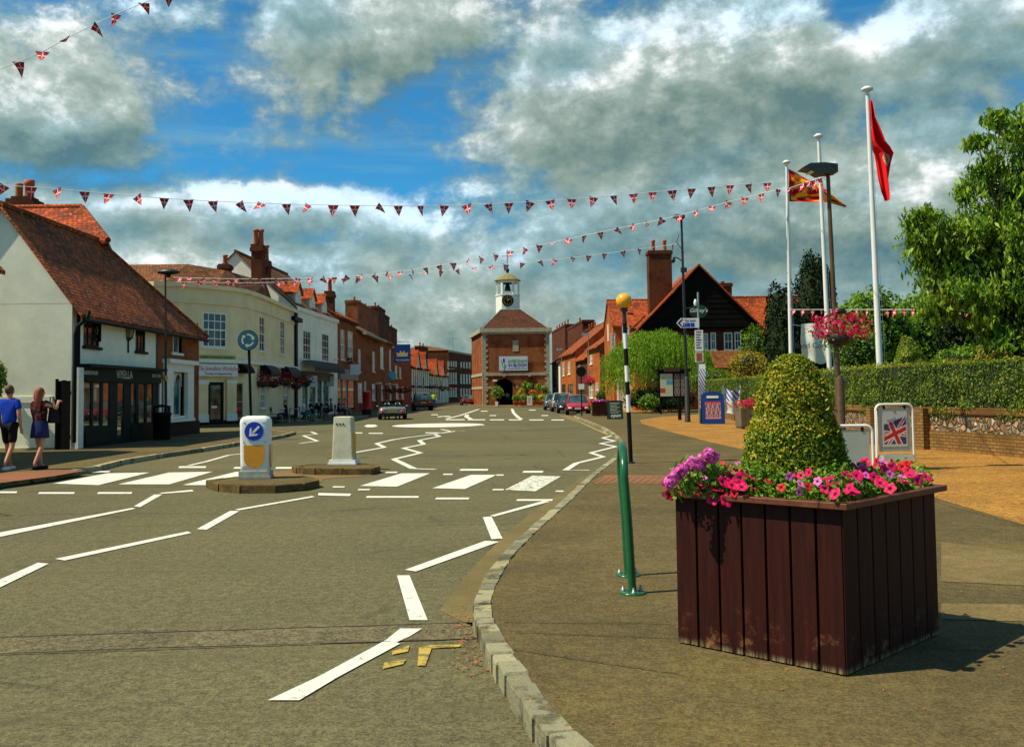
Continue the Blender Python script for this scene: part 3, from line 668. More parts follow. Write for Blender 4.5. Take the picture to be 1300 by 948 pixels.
bs = h1.win((214, 473, 232, 528), fr='white', cols=2, rows=1, gl='tealglass', bar=.1, depth=.14)
h1.walls()
h1.part('gable_wall', MB().add([(0, 0, 4.44), (0, 4.3, 4.44), (0, 2.15, 7.34)], [(2, 1, 0)]), 'cottwhite')
zE, zR, Lr = 4.0, 7.34, 6.9
mb = MB(); E_ = [(-.14, -.34, zE), (12.1, -.34, zE), (Lr, 2.15, zR), (-.14, 2.15, zR)]
mb.extr(E_, (0, 0, .12)); mb.extr([(-.14, 4.64, zE), (12.1, 4.64, zE), (Lr, 2.15, zR-.002), (-.14, 2.15, zR-.002)], (0, 0, .12)); mb.extr([(12.1, -.342, zE-.002), (12.1, 4.642, zE-.002), (Lr-.01, 2.15, zR-.004)], (0, 0, .12))
mb.tube([(-.14, 2.15, zR+.12), (Lr, 2.15, zR+.12)], .11, 8).tube([(Lr, 2.15, zR+.12), (12.1, -.34, zE+.12)], .09, 6)
h1.rf = h1.part('roof', mb, 'tile'); h1.gutter(z=3.95, y=-.40)
hw = []
# brick skin of the far end
mb = MB(); br = [tuple([max(r[0], BX), *r[1:]]) for r in h1.holes if r[2] > BX+.3 and r[0] > BX]; wall_front(mb, h1.L, -.3, 4.40, br, y=-.05, x_=BX)
mb.add([(h1.L, -.05, -.3), (h1.L, 0, -.3), (h1.L, 0, 4.4), (h1.L, -.05, 4.4)], [(0, 1, 2, 3)]); mb.add([(h1.L+.004, -.05, -.3), (h1.L+.004, 4.3, -.3), (h1.L+.004, 4.3, 4.4), (h1.L+.004, -.05, 4.4)], [(0, 1, 2, 3)])
h1.part('brick_wall', mb, 'redbrick')
h1.part('plinth', MB().box(BX+.02, -.09, -.1, h1.L+.05, -.055, .62), 'black')
# shopfront joinery
r0 = h1.rect(92, 467, 197, 556)
zt, zb = onface(h1.A, h1.B, 92, 468)[1], 0.
fz0, fz1 = onface(h1.A, h1.B, 150, 483)[1], onface(h1.A, h1.B, 150, 469)[1]
mb = MB(); wall_front(mb, BX-.12, -.1, fz1, [(a+.03, b+.02, c-.03, min(d-.02, fz0-.1)) for a, b, c, d in shop], y=-.16, th=.03, x_=.45)
mb.box(.4, -.42, fz1, BX+.05, 0, fz1+.10); mb.box(.42, -.24, fz0-.06, BX-.08, -.163, fz1); mb.box(.45, -.20, -.1, BX-.14, -.163, .12)
sf = h1.part('shopfront', mb, 'darkgreen')
for i, (a, b, c, d) in enumerate(shop): h1.part('shop_pane', MB().box(a-.02, -.135, b-.02, c+.02, -.115, min(d, fz0)+.02), 'shopglass', sf)
h1.part('panelling', MB().box(.6, -.19, .18, onface(h1.A, h1.B, 133, 540)[0], -.163, .55), 'darkgreen', sf); h1.part('panelling', MB().box(onface(h1.A, h1.B, 160, 540)[0], -.19, .18, BX-.25, -.163, .62), 'darkgreen', sf)
h1.part('pilaster', MB().box(.03, -.2, -.1, .40, -.002, fz1-.02), 'white'); h1.part('pilaster', MB().box(BX-.13, -.2, -.1, BX+.06, -.055, fz0+.1), 'white')
M['signcream'] = plain('sign_cream_lettering', (.62, .6, .45), .6, .05)
def fasc(h, s, px, py, size, m='signcream', y=-.245, sx=1., shear=0., parent=None, font=None):
    a, z = onface(h.A, h.B, px, py); return text(s, size, (a, y, z-h.z0), rot90(), M[m], parent or h.root, sx=sx, shear=shear)
fasc(h1, 'VIYELLA', 149, 476.0, .40, sx=.95); fasc(h1, 'LADIESWEAR', 105.5, 473.5, .17, sx=1.); fasc(h1, 'SINCE 1784', 190, 477.5, .17)
# goods inside the shop window
for i, (px, c, hh) in enumerate(((99, (.35, .05, .04), 1.2), (106, (.5, .35, .15), 1.2), (116, (.4, .18, .05), 1.4), (128, (.45, .3, .12), 1.5), (163, (.25, .3, .3), 1.1), (173, (.35, .02, .05), 1.2), (146, (.4, .12, .03), 1.5), (184, (.2, .2, .15), 1.4))):
    pass
# bay shop window surround
r = h1.rect(205, 459, 241, 532)
sz = h1.rect(214, 473, 232, 528)
mb = MB(); x0, x1 = onface(h1.A, h1.B, 205, 500)[0], onface(h1.A, h1.B, 240, 500)[0]; zt_, zb_ = r[3], sz[1]-.1
mb.box(x0, -.20, zb_, sz[0]-.02, -.052, zt_-.1).box(sz[2]+.02, -.20, zb_, x1, -.052, zt_-.1).box(sz[0]-.02, -.198, sz[3]+.02, sz[2]+.02, -.052, zt_-.1).box(x0-.12, -.36, zt_-.1, x1+.12, -.052, zt_+.06).box(x0, -.26, zb_-.12, x1, -.052, zb_)
sd = h1.part('window_surround', mb, 'white')
for k in range(2):
    cx = sz[0]+(sz[2]-sz[0])*(.25+.5*k); w2 = (sz[2]-sz[0])*.24
    pts = [(cx-w2, sz[3])]+[(cx-w2*math.cos(t*PI/8), sz[3]-.55+.5*math.sin(t*PI/8)) for t in range(9)]+[(cx+w2, sz[3])]
    h1.part('tracery', MB().extr([(x, .07, z) for x, z in pts], (0, -.03, 0)), 'white', sd)
h1.pipe(-.02+.25, 0, 4.3, r=.055, y=-.1)
h1.part('drainpipe', MB().tube([(.20, -.42, 4.22), (.10, -.40, 4.0), (-.02, -.16, 3.75), (-.05, -.12, 3.5), (-.05, -.12, .3)], .06, 8), 'black')
h1.part('wall_band', MB().box(-.03, .55, 1.50, -.002, 4.2, 1.68), 'white')
h1.part('wall_base', MB().box(-.06, .4, -.1, -.002, 4.3, .16), 'stone')
# rear wing with the bright orange roof
def lc(h, wx, wy): 
    th = h.root.rotation_euler[2]; cx, cy = wx-h.A[0], wy-h.A[1]; return cx*math.cos(th)+cy*math.sin(th), -cx*math.sin(th)+cy*math.cos(th)
Yr = 40.5; pA, pB = P(10, 272, Yr), P(104, 266.5, Yr); O_ = Vector((-13.15, 29.7, 0))
def L1(X, Y, Z): return (Y-29.7, -13.15-X, Z)
A_, B_ = (pA.x-2, Yr, pB.z), (pB.x, Yr, pB.z); C_ = P(131, 302, 38.2)
c1_, c2_ = (P(137, 309, 36.4).x, 36.4, P(137, 309, 36.4).z), (pA.x-2, 36.4, P(137, 309, 36.4).z); c3_, c4_ = (pB.x, 44.6, c1_[2]), (pA.x-2, 44.6, c1_[2])
mb = MB(); mb.extr([L1(*A_), L1(*B_), L1(*c1_), L1(*c2_)], (0, 0, .12)); mb.extr([L1(*A_), L1(*B_), L1(*c3_), L1(*c4_)], (0, 0, .118)); mb.extr([L1(*B_), L1(*c1_), L1(*c3_)], (0, 0, .116))
mb.tube([Vector(L1(*A_))+Vector((0, 0, .12)), Vector(L1(*B_))+Vector((0, 0, .12))], .13, 8).tube([Vector(L1(*B_))+Vector((0, 0, .12)), Vector(L1(*c1_))+Vector((0, 0, .12))], .11, 8)
h1.part('rear_roof', mb, 'orangetile')
h1.part('rear_wall', MB().box(6.9, -13.15-pB.x+.1, -.1, 14.6, -13.15-pA.x+1.8, 6.6), 'redbrick')
c = P(31.5, 270, 41.5); lx, ly = lc(h1, c.x, 41.5); zc = c.z
mb = MB()
for k, (w_, z0, z1) in enumerate(((.95, -3, .0), (1.15, 0, .12), (1.34, .12, .34), (1.34, .34, .5), (1.1, .5, .66), (.8, .66, .78))): mb.box(lx-w_/2, ly-w_/2, zc+z0-.15, lx+w_/2, ly+w_/2, zc+z1-.15)
h1.part('chimney', mb, 'darkbrick', h1.rf)
h1.part('chimney_pot', MB().lathe([(.2, 0), (.18, .5), (.22, .55), (.22, .75), (.16, .75)], (lx, ly-.18, zc+.62), 8), 'pot', h1.rf); h1.part('chimney_pot', MB().lathe([(.16, 0), (.15, .5), (.18, .6), (.12, .6)], (lx, ly+.25, zc+.62), 8), 'orangebrick', h1.rf)
# hanging shop sign, lantern and projecting signs
def hang_sign(name, label, h, px, py, wpx, hpx, m, fr, txt=None, cat='shop sign'):
    a, z = onface(h.A, h.B, px[0], py); ap = 1.0
    return a, z
def bracket_sign(label, wx, wy, wallx, z0, z1, w, bm, arm_z, draw=None, cat='hanging sign'):
    "board facing the camera, hung from a bracket that grows out of a wall at x = wallx"
    r = empty('hanging_sign', (wx, wy, z0), 0, label, cat)
    MB().box(-w/2, -.02, 0, w/2, .02, z1-z0).build('sign_board', M[bm], r)
    lo_ = wallx-wx
    MB().tube([(lo_, 0, arm_z-z0), (w/2 if lo_ < 0 else -w/2, 0, arm_z-z0)], .018, 6).tube([(lo_, 0, arm_z-z0+.5), (0, 0, arm_z-z0)], .01, 5).tube([(lo_, 0, arm_z-z0-.35), (lo_, 0, arm_z-z0+.45)], .025, 6).tube([(-w*.35, 0, z1-z0-.02), (-w*.35, 0, arm_z-z0)], .008, 5).tube([(w*.35, 0, z1-z0-.02), (w*.35, 0, arm_z-z0)], .008, 5).build('bracket', M['iron'], r)
    if draw: draw(r, w, z1-z0)
    return r
Ys = 31.6; a, b = P(105.5, 434, Ys), P(128.5, 408, Ys)
def dr(r, w, h):
    mb = MB(); c = (0, -.03, h*.55); n = 26
    for k in range(n):
        t0, t1 = 2*PI*k/n, 2*PI*(k+.7)/n
        mb.tube([(.19*math.cos(t0), -.024, c[2]+.19*math.sin(t0)), (.19*math.cos(t1), -.024, c[2]+.19*math.sin(t1))], .012, 4)
    for s in (-1, 1): mb.tube([(s*.14, -.024, c[2]+.02), (s*.05, -.024, c[2]-.13), (0, -.024, c[2]-.16)], .012, 4)
    mb.build('emblem', M['signcream'], r); text('V', .22, (0, -.024, c[2]), rot90(), M['signcream'], r); text('VIYELLA', .10, (0, -.024, h*.14), rot90(), M['signcream'], r)
bracket_sign('black square shop sign with a pale ring emblem hanging on the white cottage', (a.x+b.x)/2, Ys, -13.1, a.z, b.z, b.x-a.x, 'black', P(110, 405, Ys).z, dr)
Yg = 42.3; a, b = P(238.5, 446, Yg), P(256, 429.5, Yg)
bracket_sign('pale grey board with two overlapping dark letters projecting from the brick corner', (a.x+b.x)/2, Yg-.9, -13.1, a.z, b.z, b.x-a.x, 'dish', b.z+.12, lambda r, w, h: (text('C', .34, (-.08, -.024, h*.5), rot90(), M['grey'], r), text('C', .34, (.08, -.026, h*.46), rot90(), M['grey'], r)))
# wall lantern
c = P(163, 420, 34.0); r = empty('wall_lantern', (c.x, 34.0, c.z-.35), 0, 'old glazed wall lantern on an iron bracket between the cottage upper windows', 'lantern')
MB().lathe([(.14, .12), (.23, .55)], (0, 0, 0), 6, False).build('lantern_glass', glassmat('amber_lantern_glass', (.16, .14, .05), .1), r)
MB().lathe([(.26, .55), (.22, .60), (.10, .78), (.04, .82), (.04, .88)], (0, 0, 0), 6, False).lathe([(.05, .0), (.15, .10), (.15, .13)], (0, 0, 0), 6, False).tube([(0, 0, .05), (0, 0, -.1), (-.3, .0, -.22), (-(c.x+13.12), 0, -.2)], .02, 6).tube([(-(c.x+13.12), 0, -.4), (-(c.x+13.12), 0, 0)], .03, 6).build('lantern_frame', M['iron'], r)
for k in range(6):
    t_ = k*PI/3; MB().tube([(.145*math.cos(t_), .145*math.sin(t_), .12), (.235*math.cos(t_), .235*math.sin(t_), .55)], .012, 4).build('glazing_bar', M['iron'], r)
# dark side gate
a, b = P(73, 571, 29.4), P(89, 571, 29.4)
r = empty('side_gate', (a.x, 29.35, PZ), 0, 'tall black boarded gate beside the white cottage wall', 'gate')
mb = MB()
for k in range(3): mb.box(k*.125, 0, 0, k*.125+.12, .05, 2.02+.02*(k % 2))
mb.build('boards', M['board'], r); MB().box(-.05, -.03, 0, -.004, .09, 2.08).build('gate_post', M['board'], r); MB().box(.01, .052, .3, .36, .1, .42).box(.01, .052, 1.6, .36, .1, 1.72).build('rail', M['board'], r)

# ---------------- cream curved corner shop
M['creamrough'] = M['cream']
c1 = House('corner_shop', 'cream rendered corner building with a curved front and brown hipped roof', (-17.3, 51.6), (-15.35, 54.2), .6, 7.5, 'cream')
cr = c1.root; cA = c1.A
def seg(A, B, wins=(), first=False):
    s = House.__new__(House); s.A, s.B, s.h, s.depth, s.wall, s.z0 = A, B, 7.55, .3, 'cream', 0.; s.L = math.hypot(B[0]-A[0], B[1]-A[1]); s.holes = []; s.wins = []; s.root = cr
    return s
bpy.data.objects.remove(cr); cr = empty('corner_shop', (-17.3, 51.6, 0), 0, 'cream rendered corner building with a curved front and brown hipped roof', 'building')
front = [(-23., 52.8), (-20.0, 51.5), (-18.4, 51.15), (-17.3, 51.5), (-15.35, 54.2), (-14.92, 55.6), (-14.80, 57.6), (-14.85, 60.0), (-15.1, 69.6)]
SEG = {}
for i in range(len(front)-1):
    s = seg(front[i], front[i+1]); mbx = MB(); th = math.atan2(s.B[1]-s.A[1], s.B[0]-s.A[0]); s.root = None
    wins = {3: [((257, 396.5, 288, 441), dict(cols=4, rows=4, bw=.09, bar=.05)), ((264, 485, 284, 536), dict(fr='black', cols=1, rows=1, gl='shopglass', sill=False, bw=.16, name='door'))],
            4: [((299, 486, 308.5, 534), dict(fr='stone', cols=1, rows=2, gl='shopglass', sill=False))],
            6: [((329.5, 402, 336, 446), dict(cols=2, rows=4)), ((331, 482, 340, 518), dict(cols=2, rows=4, gl='netglass'))], 7: [((356, 408, 361.5, 450), dict(cols=2, rows=4)), ((359, 485, 366.5, 518), dict(cols=2, rows=4, gl='netglass'))]}.get(i, [])
    hol = []
    for px, k in wins:
        r_ = s.rect(*px); r_ = (max(r_[0], .05), r_[1], min(r_[2], s.L-.05), r_[3]); hol.append((r_, k))
    wall_front(mbx, s.L, -.2, 7.5, [q[0] for q in hol])
    T = Matrix.Translation((s.A[0]-cA[0], s.A[1]-cA[1], 0)) @ Matrix.Rotation(th, 4, 'Z')
    SEG[i] = (s, mbx, hol, T)
allw = MB()
for i, (s, mbx, hol, T) in SEG.items():
    allw.add([T @ Vector(v) for v in mbx.v], mbx.f)
    for r_, k in hol:
        w_ = window(cr, *r_, **k); w_.matrix_local = T
allw.add([(x-cA[0], y-cA[1], z) for z in (-.2, 7.5) for x, y in ((-15.1, 69.6), (-26, 69.6), (-26, 52.8), (-23, 52.8))], [(0, 1, 5, 4), (1, 2, 6, 5), (2, 3, 7, 6)])
allw.build('wall', M['cream'], cr)
def band(name, pts, y, d, z0, z1, m):
    "moulding that follows the curved front"
    mb = MB(); n = len(pts); O = []
    for i, p in enumerate(pts):
        a = Vector(pts[max(i-1, 0)]); b = Vector(pts[min(i+1, n-1)]); t_ = (b-a).normalized(); O.append((Vector((t_.y, -t_.x))))
    inn = [(p[0]-cA[0]+o.x*y, p[1]-cA[1]+o.y*y) for p, o in zip(pts, O)]; out = [(p[0]-cA[0]+o.x*(y+d), p[1]-cA[1]+o.y*(y+d)) for p, o in zip(pts, O)]
    for i in range(n-1):
        a, b, c_, d_ = inn[i], inn[i+1], out[i+1], out[i]
        mb.add([(a[0], a[1], z0), (b[0], b[1], z0), (c_[0], c_[1], z0), (d_[0], d_[1], z0), (a[0], a[1], z1), (b[0], b[1], z1), (c_[0], c_[1], z1), (d_[0], d_[1], z1)], [(0, 1, 2, 3), (7, 6, 5, 4), (3, 2, 6, 7)])
    return mb.build(name, M[m], cr)
band('cornice', front, .002, .16, 7.35, 7.58, 'cream'); band('string_course', front, .002, .07, 6.55, 6.68, 'cream'); band('shop_cornice', front, .002, .22, 3.42, 3.62, 'white'); band('plinth', front, .002, .08, -.1, .34, 'black')
# parapet roof behind
rb = [(-24, 54), (-19.0, 52.6), (-16.6, 55.2), (-16.1, 60), (-16.4, 69.5), (-25, 69.5)]
rp = P(250, 335, 59.0); rt = [(-26.0, 59.5, 9.6), (rp.x-.6, 59.0, rp.z), (P(285, 343, 61.5).x, 61.5, P(285, 343, 61.5).z), (P(335, 357, 68).x, 68.5, P(335, 357, 68).z), (-19.5, 69.5, 9.6)]
mb = MB(); V = [(x-cA[0], y-cA[1], 7.2) for x, y in rb]+[(x-cA[0], y-cA[1], z) for x, y, z in rt]
mb.add(V, [(0, 1, 7, 6), (1, 2, 8, 7), (2, 3, 9, 8), (3, 4, 10, 9), (0, 6, 5), (5, 6, 7, 8, 9, 10)])
rf = mb.build('roof', M['browntile'], cr)
mb = MB(); mb.add([(x-cA[0], y-cA[1], 7.3) for x, y in front+[(-25, 69.6), (-25, 52.8)]], [tuple(range(len(front)+2))]); mb.build('parapet_gutter', M['lead'], cr)
def chim_w(parent, org, px, Y, z0, m='darkbrick', pots=2, d=.9, ph=.7):
    a = P(px[0], px[3], Y); b = P(px[2], px[1], Y); ox, oy = org; x0, x1 = a.x-ox, b.x-ox; y = Y-oy; zt = b.z
    MB().box(x0, y-d/2, z0, x1, y+d/2, zt-.3).box(x0-.08, y-d/2-.08, zt-.3, x1+.08, y+d/2+.08, zt-.08).box(x0-.03, y-d/2-.03, zt-.08, x1+.03, y+d/2+.03, zt).build('chimney', M[m], parent)
    for i in range(pots):
        k = (i+.5)/pots; MB().lathe([(.16, 0), (.14, ph*.8), (.18, ph*.86), (.18, ph), (.12, ph)], (x0+(x1-x0)*k, y, zt), 8).build('chimney_pot', M['pot'], parent)
chim_w(rf, cA, (280, 336, 292, 345), 63., 8.5, pots=1, ph=.62)
# door surround, sign and panels on the curved corner
s3, _, _, T3 = SEG[3]
def onseg(i, name, px, y0, y1, m):
    s, _, _, T = SEG[i]; r_ = s.rect(*px); o = MB().box(r_[0], y0, r_[1], r_[2], y1, r_[3]).build(name, M[m], cr); o.matrix_local = T; return o
onseg(3, 'pilaster', (250, 482, 262, 535), -.16, -.002, 'cream'); onseg(3, 'pilaster', (286, 482, 298, 533), -.16, -.002, 'cream')
onseg(3, 'pilaster_base', (249.5, 526, 262.5, 536), -.19, -.162, 'white'); onseg(3, 'pilaster_base', (285.5, 525, 298.5, 534), -.19, -.162, 'white')
onseg(3, 'pilaster_cap', (249.5, 482, 262.5, 488), -.2, -.162, 'white'); onseg(3, 'pilaster_cap', (285.5, 482, 298.5, 487), -.2, -.162, 'white'); onseg(3, 'letter_box', (269, 515, 276, 518), .035, .048, 'white')
s, T = SEG[3][0], SEG[3][3]
r_ = s.rect(247.5, 462.5, 301, 477.5); r_ = (r_[0], r_[1], min(r_[2], s.L+.25), r_[3])
sg = MB().box(r_[0], -.33, r_[1], r_[2], -.27, r_[3]).build('sign_board', M['dish'], cr); sg.matrix_local = T
M['signred'] = plain('red_sign_lettering', (.55, .06, .04), .6, .05); M['signdark'] = plain('dark_sign_lettering', (.03, .035, .03), .6, .05)
text('The Jewellery Workshop', .34, ((r_[0]+r_[2])/2, -.334, r_[1]+(r_[3]-r_[1])*.62), rot90(), M['signred'], sg, sx=.78, shear=.35)
text('Wedding and Engagement Rings', .15, ((r_[0]+r_[2])/2, -.334, r_[1]+(r_[3]-r_[1])*.2), rot90(), M['signdark'], sg, sx=.9)
M['signyellow'] = plain('yellow_sign', (.42, .36, .07), .6, .1)
r2 = s.rect(251, 451, 298.5, 456); sg2 = MB().box(r2[0], -.06, r2[1], r2[2], -.002, r2[3]).build('fascia_strip', M['signyellow'], cr); sg2.matrix_local = T
text('Jewellery Workshop of Amersham', .19, ((r2[0]+r2[2])/2, -.064, (r2[1]+r2[3])/2), rot90(), M['signdark'], sg2, sx=.8)
# flat arch and awnings on the straight side
def awning(i, px, m='black', w=.7):
    s, _, _, T = SEG[i]; a, b, c_, d = s.rect(*px); mb = MB(); n = 10; pts = [(-w*math.sin(k*PI/2/n), b+(d-b)*math.cos(k*PI/2/n)) for k in range(n+1)]
    for k in range(n): mb.add([(a, pts[k][0], pts[k][1]), (c_, pts[k][0], pts[k][1]), (c_, pts[k+1][0], pts[k+1][1]), (a, pts[k+1][0], pts[k+1][1])], [(0, 1, 2, 3)])
    for x in (a, c_): mb.add([(x, 0, b)]+[(x, y, z) for y, z in pts], [tuple(range(n+2))])
    o = mb.build('awning', M[m], cr); o.matrix_local = T
awning(4, (301, 462, 310, 474)); awning(6, (330, 463, 343, 477)); awning(7, (357, 465, 371, 480))
onseg(7, 'drainpipe', (373.4, 396, 375.4, 530), -.16, -.04, 'black'); onseg(7, 'rain_hopper', (369.5, 403, 379, 408), -.3, -.03, 'black')
M['redflower'] = leafmat('dark_red_petunias', [(.2, (.05, .09, .015)), (.35, (.20, .01, .03)), (.65, (.38, .012, .05)), (.95, (.6, .05, .10))], .6)
M['bedleaf'] = leafmat('bedding_leaves', [(.2, (.04, .11, .012)), (.5, (.12, .26, .02)), (.85, (.28, .42, .05))])
def basket(name, px, Y, r, n, label, cat='flower basket', mt='redflower', ry=None, sz=.10, group=None, below=.0):
    c = P(px[0], px[1], Y); ro = empty(name, c, 0, label, cat, group)
    p, nn = shell(n, (0, 0, 0), r, .55, -.55); leaves('flowers', p, sz, M[mt], ro, .8, nn, .6)
    p, nn = shell(n//3, (0, 0, -r[2]*.35), (r[0]*.8, r[1]*.8, r[2]*.8), .3, -1); leaves('foliage', p, sz, M['bedleaf'], ro, .6)
    MB().lathe([(.02, -r[2]*.9), (r[1]*.5, -r[2]*.7), (r[1]*.6, -.1), (r[1]*.5, -.08)], (0, 0, 0), 12).build('basket', M['iron'], ro)
    return ro
for k, (px, Y) in enumerate((((333, 482), 58.0), ((347, 483), 60.5), ((362, 481), 64.), ((376, 486), 67.), ((388, 483), 70.))):
    r_ = basket('hanging_basket', px, Y, (.62, .62, .52), 420, ('dark red hanging basket nearest the round blue sign post', 'dark red hanging basket under the first black awning', 'dark red hanging basket beside the cream wall drainpipe', 'trailing dark red hanging basket at the end of the cream wall', 'small dark red hanging basket beside the green cafe front')[k], group='hanging baskets on the cream building')
    MB().tube([(-.0, 0, .1), (-.0, 0, .55), (-.8, 0, .6)], .02, 5).build('bracket', M['iron'], r_)

# ---------------- white dormered cafe building
h3 = House('cafe_building', 'white rendered cafe building with three dormers in a steep brown roof', (-15.15, 69.75), (-14.6, 83.2), 8.6, 7.75, 'cottwhite')
for px in ((385, 420, 394.5, 456.5), (409, 424, 417.5, 459)): h3.win(px, fr='white', cols=3, rows=4, gl='glass', depth=.06)
for px in ((384, 486, 391, 530), (393, 484, 401, 530), (403, 483, 409, 528), (410.5, 484, 417.5, 528)): h3.win(px, fr='shopgreen', cols=1, rows=2, gl='tealglass', depth=.14, sill=False, name='shop_window')
h3.walls('x', 4.0, 4.3); h3.roof('x', 4.0, 'browntile', .1, 4.3); h3.part('parapet', MB().box(-.02, -.12, 7.62, h3.L+.05, .12, 7.92), 'cottwhite')
for x in (2.6, 6.9, 11.0):
    d = MB(); d.box(x-.75, .5, 7.7, x+.75, .6, 9.1); d.add([(x-.75, .5, 9.1), (x+.75, .5, 9.1), (x, .5, 9.75)], [(0, 1, 2)]); d.add([(x-.75, .6, 7.7), (x-.75, .6, 9.1), (x-.75, 2.1, 9.1), (x-.75, .6, 8.0)], [(3, 2, 1, 0)]); d.add([(x-.75, .6, 7.9), (x-.75, .6, 9.1), (x-.75, 2.2, 9.1)], [(0, 1, 2)]); d.add([(x+.75, .6, 7.9), (x+.75, .6, 9.1), (x+.75, 2.2, 9.1)], [(2, 1, 0)])
    dm = h3.part('dormer', d, 'white'); window(dm, x-.4, 8.05, x+.4, 8.95, cols=2, rows=2, out=True, y=.5, sill=False)
    q = MB(); q.extr([(x-.95, .35, 8.95), (x, .35, 9.8), (x, 3.2, 9.8), (x-.95, 2.4, 8.95)], (0, 0, .09)); q.extr([(x+.95, .35, 8.95), (x, .35, 9.799), (x, 3.2, 9.799), (x+.95, 2.4, 8.95)], (0, 0, .09)); h3.part('dormer_roof', q, 'orangetile', dm)
fx0, fx1 = onface(h3.A, h3.B, 381, 490)[0], onface(h3.A, h3.B, 421, 490)[0]
h3.part('shop_fascia', MB().box(fx0, -.2, 2.75, fx1, -.002, 3.35), 'shopgreen')
text('Seasons Cafe', .36, ((fx0+fx1)/2, -.205, 3.05), rot90(), M['signred'], h3.root)
q = MB(); n = 8
for k in range(n): a_, b_ = k*PI/2/n, (k+1)*PI/2/n; q.add([(fx0-.1, -.2-.9*math.sin(a_), 3.36+.85*math.cos(a_)), (fx1+.1, -.2-.9*math.sin(a_), 3.36+.85*math.cos(a_)), (fx1+.1, -.2-.9*math.sin(b_), 3.36+.85*math.cos(b_)), (fx0-.1, -.2-.9*math.sin(b_), 3.36+.85*math.cos(b_))], [(0, 1, 2, 3)])
h3.part('awning', q, 'darkgreen')
for px, Y, w_ in (((396, 484), 71.5, .75), ((418.5, 484), 79.5, .7)):
    c_ = P(px[0], px[1], Y); r_ = empty('projecting_sign', (c_.x, Y, c_.z-.4), 0, 'small white square board hung over the cafe '+('entrance' if px[0] < 400 else 'end window'), 'hanging sign')
    MB().box(-w_/2, -.02, 0, w_/2, .02, .8).build('sign_board', M['dish'], r_); MB().tube([(-w_/2-.9, 0, .86), (w_/2, 0, .86)], .02, 5).build('bracket', M['iron'], r_)
chim_w(h3.rf, h3.A, (319, 311, 336, 352), 71.5, 8., pots=2) if False else None
# big stacks over the party wall
for px, Y, pots, lab, z0 in (((320, 311, 336, 356), 68.9, 2, 'tall corbelled brown chimney stack with two red pots between the brown roofs', 7.5), ((333, 331, 343, 352), 70.6, 1, 'short dark chimney stack with one tall red pot behind the corbelled stack', 7.5), ((412.5, 370, 425, 396), 84.0, 1, 'dark round-shouldered chimney with one red pot at the end of the white cafe building', 7.)):
    a, b = P(px[0], px[3], Y), P(px[2], px[1], Y); r_ = empty('chimney_stack', ((a.x+b.x)/2, Y, z0), 0, lab, 'chimney'); w_ = (b.x-a.x)/2; zt = b.z-z0
    MB().box(-w_*.85, -.5, 0, w_*.85, .5, zt-.5).box(-w_*1.05, -.6, zt-.5, w_*1.05, .6, zt-.25).box(-w_*.92, -.55, zt-.25, w_*.92, .55, zt).build('stack', M['darkbrick'], r_)
    for i in range(pots): MB().lathe([(.19, 0), (.16, .9), (.22, .96), (.22, 1.1), (.15, 1.1)], (((i+.5)/pots-.5)*w_*1.5, .1*i, zt), 8).build('chimney_pot', M['pot'], r_)

# ---------------- brick row up the left side
def row(name, label, A, B, depth, h, wall, roof, rise, wins, kind='x', rm='tile', chims=(), shop=None, doors=(), group=None, ov=.3, ridge=None):
    hs = House(name, label, A, B, depth, h, wall, group=group)
    for px, k in wins: hs.win(px, **k)
    hs.walls('x' if kind == 'x' else ('y' if kind == 'y' else None), rise, ridge); hs.roof(kind, rise, rm, ov, ridge)
    for (px, Y, z0, k) in chims: chim_like(hs, px, Y, z0, **k)
    return hs
def chim_like(hs, px, Y, z0, m='darkbrick', pots=2, d=.9, ph=.7, ly=None):
    "ly: distance behind the facade; the stack is found where the sight line meets that depth"
    th = hs.root.rotation_euler[2]; n = Vector((-math.sin(th), math.cos(th)))
    A = (hs.A[0]+n.x*ly, hs.A[1]+n.y*ly); B = (hs.B[0]+n.x*ly, hs.B[1]+n.y*ly)
    x0 = onface(A, B, px[0], px[1])[0]; x1 = onface(A, B, px[2], px[1])[0]; zt = onface(A, B, (px[0]+px[2])/2, px[1])[1]
    w_ = abs(x1-x0); hs.chimney((x0+x1)/2, ly, w_, d, z0, zt, m, pots, 'pot', ph)
TW = dict(fr='white', cols=2, rows=4, gl='netglass')
h4 = row('brick_shop', 'dark brick shop with tall white sash windows over a grey fascia beside the cafe', (-14.6, 83.4), (-14.45, 92.2), 8, 8.3, 'redbrick', 'x', 2.2,
         [((424.6, 417, 428, 455), TW), ((432.5, 419, 437.3, 456.5), TW), ((441.5, 421, 447.8, 458.5), TW), ((428, 482, 433, 520), dict(fr='white', cols=1, rows=1, gl='tealglass')), ((435, 482, 440, 520), dict(fr='white', cols=1, rows=1, gl='tealglass')), ((442, 482, 450, 518), dict(fr='black', cols=1, rows=1, gl='tealglass'))], rm='tile')
a_, b_ = 0.1, h4.L-.1
h4.part('shop_fascia', MB().box(a_, -.22, 2.95, b_, -.002, 3.85), 'grey'); h4.part('cornice', MB().box(-.05, -.25, 8.0, h4.L, -.002, 8.25), 'darkbrick')
c_ = P(450.8, 469, 86); r_ = empty('projecting_sign', (c_.x, 86, c_.z-.45), 0, 'white square board projecting over the grey shop fascia', 'hanging sign')
MB().box(-.42, -.02, 0, .42, .02, .9).build('sign_board', M['dish'], r_); MB().tube([(-1.4, 0, .95), (.42, 0, .95)], .02, 5).build('bracket', M['iron'], r_)
